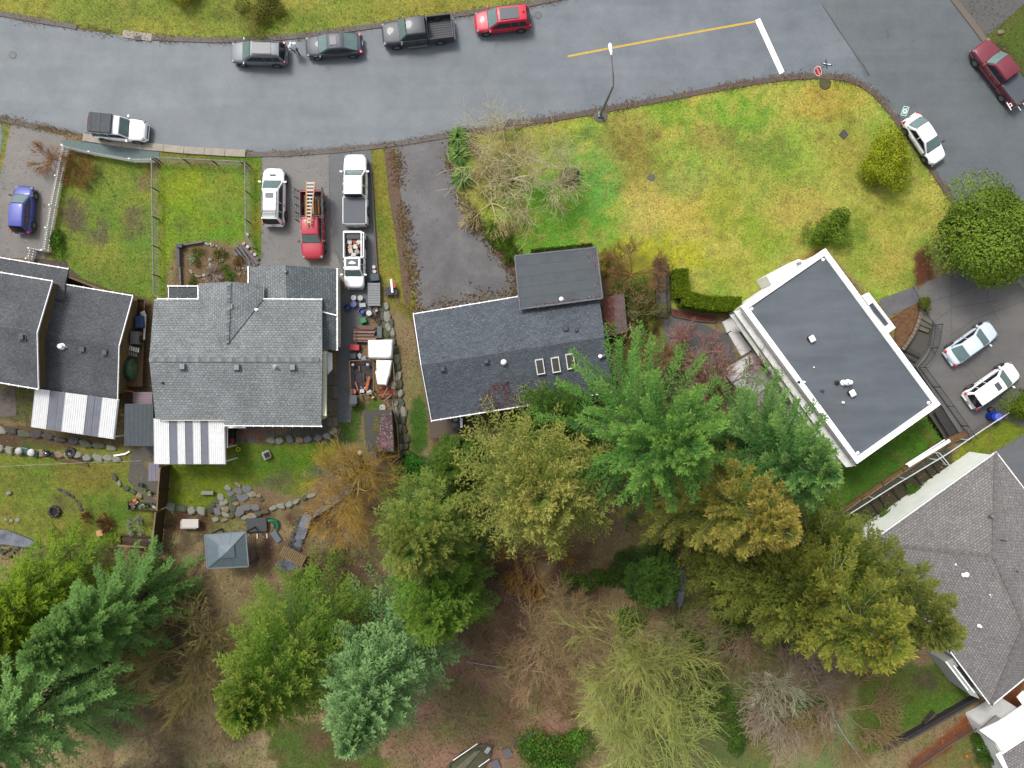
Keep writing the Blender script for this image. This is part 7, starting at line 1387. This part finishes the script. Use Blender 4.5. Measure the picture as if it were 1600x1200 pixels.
    for i in range(0, nb, st_):
        p = Pn[i] + np.array([x0, y0, g0]); a0 = (x0, y0, p[0][2]); rr_ = .012 + .011 * Lb[i]; b.tube(a0, p[K // 3], rr_, rr_ * .7, 3, cap=False).tube(p[K // 3], p[2 * K // 3], rr_ * .7, rr_ * .4, 3, cap=False)
        if limbs: b.tube(p[2 * K // 3], p[-1], rr_ * .4, .006, 3, cap=False)
    b.build('trunk', mat('limb_silver', S(172,160,138), .9, .2, 3) if limbs else bark_m, t); return t
wood = 'tall conifers behind the houses'
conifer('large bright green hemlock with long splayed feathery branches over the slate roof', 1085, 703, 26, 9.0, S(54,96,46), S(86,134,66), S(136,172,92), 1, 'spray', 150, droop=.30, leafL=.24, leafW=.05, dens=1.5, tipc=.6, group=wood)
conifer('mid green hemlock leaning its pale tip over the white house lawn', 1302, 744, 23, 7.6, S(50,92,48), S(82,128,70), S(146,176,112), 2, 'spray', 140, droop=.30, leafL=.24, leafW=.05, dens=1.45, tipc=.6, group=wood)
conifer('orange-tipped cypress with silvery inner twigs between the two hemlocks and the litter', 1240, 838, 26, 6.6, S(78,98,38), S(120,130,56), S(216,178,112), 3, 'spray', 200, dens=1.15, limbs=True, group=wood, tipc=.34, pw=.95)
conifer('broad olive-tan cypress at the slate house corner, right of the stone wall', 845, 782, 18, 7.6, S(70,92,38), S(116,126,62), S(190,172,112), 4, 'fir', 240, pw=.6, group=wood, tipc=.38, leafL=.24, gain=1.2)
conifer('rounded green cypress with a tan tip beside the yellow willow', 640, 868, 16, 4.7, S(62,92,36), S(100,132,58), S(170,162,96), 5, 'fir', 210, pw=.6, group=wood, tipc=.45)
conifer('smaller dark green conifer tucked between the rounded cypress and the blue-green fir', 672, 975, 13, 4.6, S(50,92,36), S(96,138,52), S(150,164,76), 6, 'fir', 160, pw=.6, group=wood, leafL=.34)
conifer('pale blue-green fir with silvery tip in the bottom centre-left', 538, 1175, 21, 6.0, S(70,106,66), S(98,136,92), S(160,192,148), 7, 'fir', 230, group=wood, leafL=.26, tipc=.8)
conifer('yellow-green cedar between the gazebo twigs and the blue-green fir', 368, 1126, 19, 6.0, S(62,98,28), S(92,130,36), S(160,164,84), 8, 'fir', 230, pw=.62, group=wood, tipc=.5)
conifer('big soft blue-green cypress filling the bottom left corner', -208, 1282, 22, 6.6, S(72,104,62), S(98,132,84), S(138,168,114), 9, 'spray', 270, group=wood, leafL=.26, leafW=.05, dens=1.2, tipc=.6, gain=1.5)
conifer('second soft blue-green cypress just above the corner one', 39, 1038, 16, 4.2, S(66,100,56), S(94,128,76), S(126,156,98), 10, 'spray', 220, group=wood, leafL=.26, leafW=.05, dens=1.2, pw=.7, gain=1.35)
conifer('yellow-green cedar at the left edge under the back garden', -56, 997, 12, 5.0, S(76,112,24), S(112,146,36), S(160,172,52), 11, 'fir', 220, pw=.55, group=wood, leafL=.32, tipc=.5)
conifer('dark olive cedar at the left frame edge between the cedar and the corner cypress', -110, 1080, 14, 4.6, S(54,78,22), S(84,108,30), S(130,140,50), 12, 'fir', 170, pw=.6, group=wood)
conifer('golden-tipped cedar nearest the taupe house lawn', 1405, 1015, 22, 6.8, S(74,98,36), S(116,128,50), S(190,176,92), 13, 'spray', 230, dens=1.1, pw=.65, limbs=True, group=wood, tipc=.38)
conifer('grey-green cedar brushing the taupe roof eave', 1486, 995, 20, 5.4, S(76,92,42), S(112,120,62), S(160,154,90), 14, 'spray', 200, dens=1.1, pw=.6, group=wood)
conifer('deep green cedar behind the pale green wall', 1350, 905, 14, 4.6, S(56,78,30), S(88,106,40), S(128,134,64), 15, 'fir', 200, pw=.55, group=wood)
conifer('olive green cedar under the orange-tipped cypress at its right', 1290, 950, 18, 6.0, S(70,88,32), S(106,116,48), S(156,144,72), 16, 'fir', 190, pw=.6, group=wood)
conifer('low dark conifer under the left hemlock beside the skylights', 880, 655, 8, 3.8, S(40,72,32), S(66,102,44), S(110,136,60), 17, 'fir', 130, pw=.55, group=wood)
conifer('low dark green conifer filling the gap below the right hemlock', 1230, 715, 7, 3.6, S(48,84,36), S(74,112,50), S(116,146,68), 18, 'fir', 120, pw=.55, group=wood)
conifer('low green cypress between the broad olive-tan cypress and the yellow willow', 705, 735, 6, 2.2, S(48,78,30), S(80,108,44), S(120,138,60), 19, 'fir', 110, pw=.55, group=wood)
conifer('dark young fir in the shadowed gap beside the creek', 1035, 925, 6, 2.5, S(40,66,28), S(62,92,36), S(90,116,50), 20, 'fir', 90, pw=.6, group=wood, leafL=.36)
def bush(label, px, py, h, R, cA, cB, seed, n=4200, leaf=.14, name='shrub', cat='shrub', sq=(1, 1), lumps=9, group=None, z0=0.0, cT=None, trunk=True, rz=0):
    """leafy mass: leaves on and inside lumpy overlapping balls"""
    r = np.random.RandomState(seed); p = G(px, py); t = thing(name, label, cat, p, group); hc = h * .5
    ce = r.normal(0, 1, (lumps, 3)); ce = nrmz(ce) * r.uniform(.35, .95, (lumps, 1)); ce[:, 2] = ce[:, 2] * .65 + .05; cr = r.uniform(.26, .56, lumps); ce[0] = 0; cr[0] = .66; n = int(n * 1.15)
    k = r.randint(0, lumps, n); d = nrmz(r.normal(0, 1, (n, 3))); d[:, 2] = np.where(r.rand(n) < .6, np.abs(d[:, 2]), d[:, 2]); rad = cr[k] * r.uniform(.72, 1.04, n); q_ = ce[k] + d * rad[:, None]
    c = np.stack([q_[:, 0] * R * sq[0], q_[:, 1] * R * sq[1], hc + q_[:, 2] * h * .5], -1); ca, sa = math.cos(rz), math.sin(rz); c[:, :2] = np.stack([c[:, 0] * ca - c[:, 1] * sa, c[:, 0] * sa + c[:, 1] * ca], -1); c[:, 2] = np.maximum(c[:, 2], .05)
    tg = nrmz(np.cross(d, nrmz(r.normal(0, 1, (n, 3))))); dd = nrmz(tg + d * r.uniform(.1, .7, (n, 1))); s2 = nrmz(np.cross(dd, d)); V = quads(c, dd, s2, leaf * r.uniform(.6, 1.4, n), leaf * .32 * r.uniform(.7, 1.3, n)) + np.array(p)
    m = np.clip(r.uniform(0, 1, (n, 1)) * .6 + r.uniform(0, 1, lumps)[k][:, None] * .4, 0, 1); col = np.array(cA) * (1 - m) + np.array(cB) * m
    if cT is not None: w_ = (r.rand(n, 1) < .25) * .8; col = col * (1 - w_) + np.array(cT) * w_
    obj_np('foliage', V, np.arange(len(V)).reshape(-1, 4), fol_m, np.repeat(col * FG, 4, 0), parent=t)
    if trunk:
        b = MB(); 
        for i in range(5): a = i * 1.3; b.tube((p[0], p[1], p[2] - .05), (p[0] + math.cos(a) * R * .5, p[1] + math.sin(a) * R * .5, p[2] + h * .6), .03 + R * .015, .012, 4, cap=False)
        b.build('stems', bark_m, t)
    return t
bush('big rounded dark green holly-like tree at the right edge above the driveway', 1524, 382, 6.5, 4.5, S(88,114,40), S(138,160,66), 31, 30000, .20, 'evergreen_tree', 'tree', cT=S(140,158,70), lumps=22, sq=(1.12,.95))
bush('lower skirt of glossy foliage on the left side of the big rounded evergreen', 1478, 372, 4.2, 1.9, S(50,78,28), S(92,116,44), 32, 7000, .18, cT=S(128,146,62), lumps=10)
bush('round yellow-green shrub on the lawn beside the white sedan', 1378, 259, 2.6, 2.6, S(116,132,28), S(184,186,50), 33, 12000, .15, cT=S(186,182,60), lumps=14)
bush('low green shrub at the top corner of the white house', 1297, 362, 1.5, 2.1, S(78,108,32), S(122,148,50), 34, 5200, .14, cT=S(136,156,60))
bush('small clipped green-brown bush at the top of the curved steps', 1440, 474, 1.1, .62, S(92,100,30), S(120,122,44), 35, 1500, .10)
bush('yellow-green shrub cut by the top edge of the photo', 290, -16, 2.0, 2.0, S(120,124,30), S(168,156,50), 36, 5200, .14)
bush('green shrub cut by the right edge near the blue barrel', 1596, 632, 2.2, 2.3, S(82,106,26), S(120,136,40), 37, 7000, .14, sq=(1.1,.8), rz=.5)
bush('brown-green weedy bush in the top verge', 415, 22, .9, 2.3, S(100,92,44), S(118,124,52), 38, 2600, .14)
bush('dark green mossy shrub at the foot of the bare tree by the asphalt drive', 778, 372, 1.0, 1.7, S(76,100,28), S(108,134,42), 39, 3400, .12, sq=(.7,1.3), rz=.6)
bush('low green shrub at the annex corner beside the asphalt drive', 795, 395, .8, 1.0, S(70,92,32), S(100,116,50), 40, 1600, .12)
bush('green bush growing left of the slope by the white picket fence', 93, 375, .8, .9, S(72,108,30), S(104,140,46), 41, 1600, .12, sq=(.7,1.5))
bush('emerald shrub beside the wooden deck and annex', 975, 455, 1.6, 1.5, S(60,92,44), S(104,128,66), 42, 3200, .13)
bush('yellow-green shrub patch at the annex right wall', 943, 418, 1.0, .8, S(130,132,30), S(166,160,50), 43, 1600, .12, sq=(.6,1.5))
bush('tangled olive shrub right of the wooden deck', 1002, 488, 2.0, 1.7, S(84,92,42), S(116,112,60), 44, 3800, .13)
bush('bright green fern-like shrub right of the stone wall foot', 650, 725, 1.2, 1.5, S(44,96,30), S(76,130,44), 45, 3000, .16)
bush('lime green round shrub on the red leaves above the rounded cypress', 684, 744, 1.3, 1.1, S(70,116,30), S(110,150,44), 46, 2200, .14)
bush('green shrub at the bottom edge right of the boat', 870, 1180, 3, 3.2, S(44,88,30), S(82,128,44), 47, 8000, .18, cT=S(130,160,60), lumps=16)
bush('dark green shrub in the bottom right corner beside the white roof', 1535, 1165, 1.4, 1.5, S(44,82,26), S(78,114,34), 48, 3000, .14)
bush('dense green brush patch below the white rope', 1262, 1110, 1.6, 1.5, S(50,90,34), S(82,120,50), 49, 2600, .14)
for k, (x, y, R, lab) in enumerate(((925,905,1.2,'small fern clump under the olive-tan cypress'),(955,900,1.0,'fern clump by the young fir'),(890,905,.9,'leftmost small fern clump on the dark litter'),(1140,960,2.2,'fern thicket above the fallen log'),(1095,1000,1.6,'fern thicket left of the fallen log'),(1110,1095,2.2,'dark fern thicket right of the green bare tree'),(1150,1140,2.0,'fern thicket near the bottom edge'),(1085,1060,1.8,'fern thicket crossed by mossy branches'),(30,1020,2.0,'dark hedge gap shrub by the left edge'),(985,965,1.6,'fern thicket beside the creek water'),(1250,990,1.8,'brush at the foot of the olive green cedar'),(1390,800,1.6,'weedy brush against the pale green wall'),(1435,775,1.2,'low brush against the middle of the pale green wall'),(700,910,1.4,'brush at the right foot of the rounded cypress'),(480,905,1.6,'leafy brush below the slat footbridge'),(240,900,1.6,'brush below the tilted grey slab'))):
    bush(lab, x, y, R * .55, R, S(58,92,36), S(96,130,54), 60 + k, int(1300 * R), .15, trunk=False, cT=S(110,130,60))
def hedge(label, P, wd, h, cA, cB, seed, n=7000):
    r = np.random.RandomState(seed); pts = np.array([G(*q)[:2] for q in P]); seg = np.diff(pts, axis=0); L = np.linalg.norm(seg, axis=1); k = r.choice(len(L), n, p=L / L.sum()); u = r.uniform(0, 1, n)
    c = pts[k] + seg[k] * u[:, None]; d = seg[k] / L[k][:, None]; s = np.stack([-d[:, 1], d[:, 0]], -1); a = r.uniform(-.25, math.pi + .25, n); off = np.cos(a) * wd / 2; sq_ = np.clip(np.abs(np.cos(a)), 0, 1); z = np.where(np.sin(a) > .35, h, h * np.clip(np.sin(a) / .35, .02, 1) * r.uniform(.2, 1, n)) + r.normal(0, .05, n)
    off = np.where(np.sin(a) > .35, r.uniform(-1, 1, n) * wd / 2, np.sign(np.cos(a)) * wd / 2) + r.normal(0, .03, n); p = np.concatenate([c + s * off[:, None], z[:, None]], -1); t = thing('hedge', label, 'hedge', G(*P[0]))
    dd = nrmz(r.normal(0, 1, (n, 3)) + np.array([0, 0, .6])); s2 = nrmz(np.cross(dd, nrmz(r.normal(0, 1, (n, 3))))); V = quads(p, dd, s2, .12 * r.uniform(.6, 1.4, n), .045 * r.uniform(.7, 1.3, n)); m = r.uniform(0, 1, (n, 1)); obj_np('foliage', V, np.arange(len(V)).reshape(-1, 4), fol_m, np.repeat((np.array(cA) * (1 - m) + np.array(cB) * m) * FG, 4, 0), parent=t)
    b = MB(); pp_ = [Vector(G(*q)) for q in P]
    for a_, c_ in zip(pp_[:-1], pp_[1:]): b.bar(a_ + Vector((0,0,h * .45)), c_ + Vector((0,0,h * .45)), wd * .8, h * .84)
    b.build('branches', mat('hedge_core', S(66,84,24), .95, .5, 9), t); return t
hedge('clipped L-shaped yellow-green hedge between the big lawn and the white house', [(1058,424),(1060,468),(1098,476),(1150,478)], 1.15, 1.5, S(96,118,24), S(132,150,34), 81, 15000)
hedge('low rough hedge strip behind the annex top edge', [(830,396),(870,392),(925,386)], .5, .5, S(62,78,28), S(90,104,36), 82, 2200)
def flax(label, px, py, seed):
    r = np.random.RandomState(seed); t = thing('flax_plant', label, 'plant', G(px, py), 'flax plants along the asphalt drive'); p = np.array(G(px, py)); n = 150; a = r.uniform(0, 6.28, n); el = r.uniform(.15, 1.35, n); L = r.uniform(.75, 1.3, n)
    d = np.stack([np.cos(a) * np.cos(el), np.sin(a) * np.cos(el), np.sin(el)], -1); s = np.stack([-np.sin(a), np.cos(a), 0 * a], -1); w = .05; b0 = p + d * .08; m_ = b0 + d * (L * .55)[:, None]; e = m_ + nrmz(d * [1, 1, .2] + [0, 0, -.25]) * (L * .5)[:, None]
    V = np.stack([b0 - s * w * .6, b0 + s * w * .6, m_ + s * w, m_ - s * w, m_ - s * w, m_ + s * w, e + s * .004, e - s * .004], 1).reshape(-1, 3); m = r.uniform(0, 1, (n, 1)); c = (np.array(S(76,122,44)) * (1 - m) + np.array(S(140,170,90)) * m) * 1.6
    obj_np('leaves', V, np.arange(len(V)).reshape(-1, 4), fol_m, np.repeat(c, 8, 0), parent=t); MB().tube(tuple(p), (p[0], p[1], p[2] + .25), .1, .05, 6).build('stem', bark_m, t)
flax('spiky green flax clump nearest the street, top of three by the asphalt drive', 716, 216, 1); flax('spiky green flax clump in the middle of the three by the asphalt drive', 717, 244, 2); flax('spiky green flax clump lowest of the three by the asphalt drive', 724, 279, 3)
def bare(label, px, py, h, R, c1, c2, seed, depth=5, kids=(3, 4), name='bare_tree', spread=.6, r0=.14, up=.55, droop=0.0, multi=3, rt=.010, cat='tree', bias=(0, 0), lean=(0,0), tmax=9000, group=None):
    """leafless tree: recursive limbs down to fine twigs"""
    rr = random.Random(seed); p0 = Vector(G(px, py)); t = thing(name, label, cat, tuple(p0), group); seg = []; tmax = int(tmax * .62); rt *= 1.12
    def grow(p, d, L, r, dep, nxt):
        n = 3 if dep > 1 else 2; a = p.copy()
        for i in range(n):
            d = (d + Vector((rr.gauss(0, .13), rr.gauss(0, .13), rr.gauss(0, .08) - droop * (1 - dep / depth) * .35 + (.05 if droop == 0 else 0)))).normalized(); q_ = a + d * (L / n); r2 = max(rt, r * (1 - .30 / n * (i + 1))); seg.append((a.copy(), q_.copy(), r, r2, dep)); a = q_; r = r2
            if dep > 0 and (i > 0 or dep < depth - 1):
                for _ in range(max(1, rr.randint(*kids) // (2 if i < n - 1 else 1))):
                    ax = d.orthogonal().normalized(); ax.rotate(Matrix.Rotation(rr.uniform(0, 6.28), 3, d)); nd = (d * math.cos(spread) + ax * math.sin(spread) * rr.uniform(.6, 1.3) + Vector((bias[0], bias[1], 0)) * .12).normalized(); nxt.append((a, nd, L * rr.uniform(.55, .82), r * .62, dep - 1))
    tot = sum(.68 ** i for i in range(depth + 1))
    lvl = []
    for k in range(multi):
        a = 2 * math.pi * (k + rr.uniform(-.3, .3)) / multi; f = math.hypot(R, h) / tot * 1.0; d = Vector((math.cos(a) * R / h * (1 - up) * 2 + lean[0], math.sin(a) * R / h * (1 - up) * 2 + lean[1], 1.0)).normalized(); lvl.append((p0 + Vector((0, 0, -.05)), d, f, r0, depth))
    while lvl and len(seg) < tmax:          # level by level, so every limb gets its share of twigs
        rr.shuffle(lvl); nxt = []
        for it in lvl:
            if len(seg) >= tmax: break
            grow(*it, nxt)
        lvl = nxt
    hx = max(math.hypot(q_[1].x - p0.x - (q_[1].z-p0.z)*lean[0], q_[1].y - p0.y - (q_[1].z-p0.z)*lean[1]) for q_ in seg); hz = max(q_[1].z - p0.z for q_ in seg); sx = R / hx * 1.12; sz = h / hz
    A = np.array([s[0] for s in seg]); B_ = np.array([s[1] for s in seg]); o_ = np.array(p0); sc = np.array([sx, sx, sz]); A = (A - o_) * sc + o_; B_ = (B_ - o_) * sc + o_; r1 = np.array([max(rt, s[2]) for s in seg]); r2 = np.array([max(rt, s[3]) for s in seg]); dp = np.array([s[4] for s in seg])
    ga = gz(A[:, 0], A[:, 1]) + .03; gb = gz(B_[:, 0], B_[:, 1]) + .03; A[:, 2] = np.maximum(A[:, 2], ga); B_[:, 2] = np.maximum(B_[:, 2], gb)
    D = nrmz(B_ - A); U = nrmz(np.cross(D, np.where(np.abs(D[:, 2:3]) > .9, [[1., 0, 0]], [[0, 0, 1.]]))); Wv = np.cross(D, U)
    for nm, sel in (('trunk', dp >= depth - 1), ('branches', dp < depth - 1)):
        if not sel.any(): continue
        a, b_, u, w, ra, rb_ = A[sel], B_[sel], U[sel], Wv[sel], r1[sel][:, None], r2[sel][:, None]; k = 3 if nm == 'branches' else 5; V = []
        for base_, rad in ((a, ra), (b_, rb_)):
            for i in range(k): th = 2 * math.pi * i / k; V.append(base_ + u * rad * math.cos(th) + w * rad * math.sin(th))
        V = np.stack(V, 1); n = len(V); ids = np.arange(n)[:, None] * 2 * k; Fq = np.concatenate([ids + np.array([i, (i + 1) % k, (i + 1) % k + k, i + k]) for i in range(k)], 0)
        rs = np.random.RandomState(seed); m = np.clip(rs.uniform(0, 1, (n, 1)) * .6 + (1 - dp[sel][:, None] / depth) * .4, 0, 1); C_ = np.repeat(np.array(c1) * (1 - m) + np.array(c2) * m, 2 * k, 0)
        obj_np(nm, V.reshape(-1, 3), Fq, twig_m, C_ * 2.0, parent=t)
    return t
bare('sprawling bare tree with lichen-pale twigs between the flax plants and the boulder', 802, 280, 6.5, 6.0, S(172,164,130), S(180,170,130), 101, 7, (3, 4), multi=4, r0=.10, up=.62, rt=.013, tmax=8500, spread=.8)
bare('drooping pale weeping tree hanging over the asphalt drive edge', 768, 318, 3.0, 3.8, S(160,150,108), S(186,168,112), 102, 5, (3, 5), multi=5, r0=.08, up=.2, droop=.5, rt=.012, tmax=6500)
bare('golden-twigged weeping willow behind the long shed', 560, 742, 7.5, 4.7, S(150,128,66), S(176,142,66), 103, 6, (4, 5), multi=6, r0=.12, up=.3, droop=.35, rt=.0085, tmax=11000, name='willow_tree')
bare('orange-brown twiggy willow leaning out below the concrete path', 540, 800, 5.0, 3.9, S(146,116,60), S(178,138,60), 104, 6, (4, 6), multi=6, r0=.07, up=.3, droop=.4, rt=.008, tmax=7500, name='willow_tree')
bare('bare tree with thin yellowish twigs radiating below the gazebo', 320, 1000, 8, 6.2, S(120,110,76), S(156,142,86), 105, 6, (3, 5), multi=9, r0=.09, up=.35, rt=.012, tmax=13000)
bare('bare brownish shrub tree spreading under the gazebo twigs toward the bottom', 325, 1085, 4.5, 5.5, S(120,106,84), S(150,130,96), 106, 6, (4, 6), multi=9, r0=.05, up=.3, rt=.015, tmax=11000)
bare('upright mossy bare tree between the lime-green tree and the creek', 1045, 990, 8, 5.0, S(140,142,88), S(120,118,80), 134, 6, (3, 5), multi=6, r0=.07, up=.5, rt=.011, tmax=6000)
bare('large mossy lime-green bare tree in the centre of the bottom woods', 985, 1005, 12, 7.6, S(166,174,90), S(150,152,86), 107, 6, (3, 5), multi=6, r0=.11, up=.5, rt=.012, tmax=11500)
bare('second mossy lime-green bare tree at the bottom edge right of centre', 1000, 1105, 11, 7.2, S(168,180,96), S(152,160,92), 108, 6, (3, 5), multi=6, r0=.11, up=.5, rt=.012, tmax=10500)
bare('tan bare thicket tree spreading left of the lime-green tree', 868, 985, 6, 6.0, S(140,118,92), S(160,136,96), 109, 6, (3, 5), multi=4, r0=.06, up=.6, rt=.015, tmax=11000)
bare('orange-brown bare shrub under the olive-tan cypress', 828, 872, 3, 4.0, S(126,96,56), S(160,124,64), 110, 6, (4, 6), multi=6, r0=.06, up=.3, rt=.014, tmax=7000)
bare('tall reddish bare tree whose twigs cross the white house parapet', 1125, 612, 6.5, 5.0, S(140,112,98), S(166,136,126), 111, 6, (3, 4), multi=6, r0=.10, up=.35, rt=.014, tmax=10000)
bare('pinkish bare thicket in front of the dark asphalt by the white house', 1080, 570, 3.5, 3.6, S(146,104,96), S(172,134,124), 112, 6, (3, 5), multi=8, r0=.06, up=.3, rt=.014, tmax=9000)
bare('tan bare thicket between the left hemlock and the pink thicket', 1035, 610, 4.5, 5.0, S(134,112,74), S(160,136,96), 113, 6, (3, 5), multi=8, r0=.08, up=.3, rt=.014, tmax=10000)
bare('brown bare shrub beside the annex right of the big shingled roof', 985, 430, 2.6, 3.6, S(118,88,62), S(146,116,76), 114, 6, (3, 5), multi=8, r0=.05, up=.3, rt=.013, tmax=8000)
bare('pale-limbed apple tree right of the wooden deck', 985, 500, 3.5, 2.4, S(150,150,110), S(126,116,80), 115, 5, (3, 4), multi=4, r0=.09, up=.25, rt=.012, tmax=2200)
bare('grey-brown bare thicket along the white rope', 1225, 1075, 4.5, 5.6, S(132,116,100), S(164,148,128), 116, 6, (4, 6), multi=9, r0=.05, up=.3, rt=.016, tmax=13000)
bare('pale bare birch near the rope in the bottom right woods', 1195, 1050, 6, 3.0, S(176,178,150), S(140,140,104), 117, 5, (3, 4), multi=4, r0=.08, up=.35, rt=.012, tmax=2500)
bare('tan twiggy thicket in the bottom right below the cedar lawn', 1315, 1110, 3, 5.2, S(122,104,76), S(152,132,92), 118, 6, (4, 6), multi=9, r0=.05, up=.25, rt=.014, tmax=10000)
bare('orange-brown bush overhanging the left drive at the picket fence corner', 78, 250, 1.8, 1.8, S(136,96,60), S(166,120,74), 119, 5, (4, 5), multi=7, r0=.04, up=.3, rt=.009, tmax=3500, name='bare_shrub', cat='shrub')
bare('russet bare shrub inside the yard at the picket fence corner', 126, 268, 1.6, 1.9, S(110,76,44), S(140,100,56), 120, 5, (4, 5), multi=7, r0=.04, up=.3, rt=.009, tmax=3500, name='bare_shrub', cat='shrub')
bare('small silvery heather mound in the dirt bed by the centre gable', 334, 430, .7, .9, S(150,134,130), S(176,162,156), 121, 5, (4, 6), multi=9, r0=.02, up=.3, rt=.010, tmax=2600, name='heather', cat='shrub')
bare('reddish small shrub on the left back lawn above the peach box', 168, 817, .8, .9, S(84,46,34), S(110,64,42), 122, 5, (4, 6), multi=8, r0=.02, up=.3, rt=.010, tmax=2200, name='bare_shrub', cat='shrub')
bare('small dark red twiggy shrub beside the fire ring lawn', 136, 808, .5, .55, S(84,46,34), S(110,64,42), 123, 4, (4, 6), multi=8, r0=.02, up=.3, rt=.010, tmax=900, name='bare_shrub', cat='shrub')
bare('grey-green lavender-like plant beside the raised trough', 215, 822, .7, .9, S(128,134,116), S(156,160,144), 124, 5, (4, 6), multi=8, r0=.02, up=.3, rt=.011, tmax=2200, name='lavender', cat='plant')
bare('dark pine-like twig heap at the right of the flagstone lawn', 1150, 1010, 3, 3.0, S(110,100,70), S(140,128,90), 125, 5, (4, 6), multi=7, r0=.05, up=.3, rt=.010, tmax=4500)
def brokentrunk():
    t = thing('broken_trunk', 'pale topped trunk stub standing inside the golden willow', 'tree stump', G(566, 735)); a = Vector(G(567, 733, 0)); b = MB(); top = Vector(W(562, 708, 3.6)); b.tube(a, top, .26, .2, 9).build('trunk', mat('pale_wood', S(190,164,116), .9, .25, 3, bump=.5), t); MB().tube(top, top + Vector((0,0,.12)), .2, .12, 9).build('cut_top', mat('pale_cut', S(226,206,160), .9, .2, 6), t)
brokentrunk()
bare('fine reddish brushwood above the short log and the creek water', 1150, 960, 3, 4.4, S(120,98,80), S(150,128,104), 130, 6, (4, 6), multi=8, r0=.05, up=.3, rt=.014, tmax=9000, name='bare_shrub', cat='shrub')
bare('sparse pinkish brushwood left of the thin white hose', 760, 950, 2.5, 4.6, S(118,92,80), S(140,116,100), 131, 6, (4, 6), multi=8, r0=.04, up=.3, rt=.012, tmax=6500, name='bare_shrub', cat='shrub')
bare('dry tan brushwood lying right of the boat', 840, 1120, 2.5, 4.4, S(130,106,80), S(150,124,92), 132, 6, (4, 6), multi=8, r0=.04, up=.3, rt=.013, tmax=6500, name='bare_shrub', cat='shrub')
bare('faint grey brushwood at the bottom left behind the leaning branch', 230, 1150, 2.5, 4.6, S(120,106,88), S(140,126,106), 133, 6, (4, 6), multi=8, r0=.04, up=.3, rt=.013, tmax=6500, name='bare_shrub', cat='shrub')
bare('long thin brown leaning branch across the tan brush at bottom left', 160, 1200, 4, 2.2, S(96,78,56), S(120,100,70), 126, 4, (2, 3), multi=2, r0=.07, up=.2, rt=.012, tmax=500, lean=(.5,.5))
print('OBJECTS', len(bpy.data.objects), 'TRIS', sum(sum(len(p.vertices) - 2 for p in m.polygons) for m in bpy.data.meshes))
for k, (x, y, R, cA, cB, lab) in enumerate(((312,400,.9,(92,100,48),(124,124,66),'low olive ground cover in the upper part of the dirt bed'),(345,398,.8,(96,92,50),(128,116,64),'low brownish plant mat right of the upper bed stones'),(360,432,.6,(66,110,44),(110,146,60),'bright green tuft at the bottom right of the dirt bed'),(303,406,.5,(150,158,146),(190,194,184),'silver-white foliage clump at the left of the bed stones'),(375,412,.7,(104,84,44),(140,104,56),'rust-tinted low plant in the right of the dirt bed'),(300,437,.5,(92,100,40),(120,124,50),'mossy clump low in the dirt bed'),(352,418,.4,(96,120,66),(124,140,84),'small green cushion plant between the pale bed stones'))):
    bush(lab, x, y, .3, R, S(*cA), S(*cB), 160 + k, int(1300 * R), .08, name='garden_plant', cat='plant', trunk=False)

bare('grey-tan brushwood filling the gap between the blue-green cypress and the yellow-green cedar', 270, 960, 2.5, 4.0, S(134,116,92), S(150,134,104), 171, 6, (4, 6), multi=8, r0=.04, up=.35, rt=.012, tmax=7000, name='bare_shrub', cat='shrub')
bare('tangled mossy brushwood right of the pale blue-green fir', 745, 1045, 2.0, 4.2, S(126,112,80), S(140,138,88), 172, 6, (4, 6), multi=8, r0=.04, up=.35, rt=.011, tmax=6000, name='bare_shrub', cat='shrub')
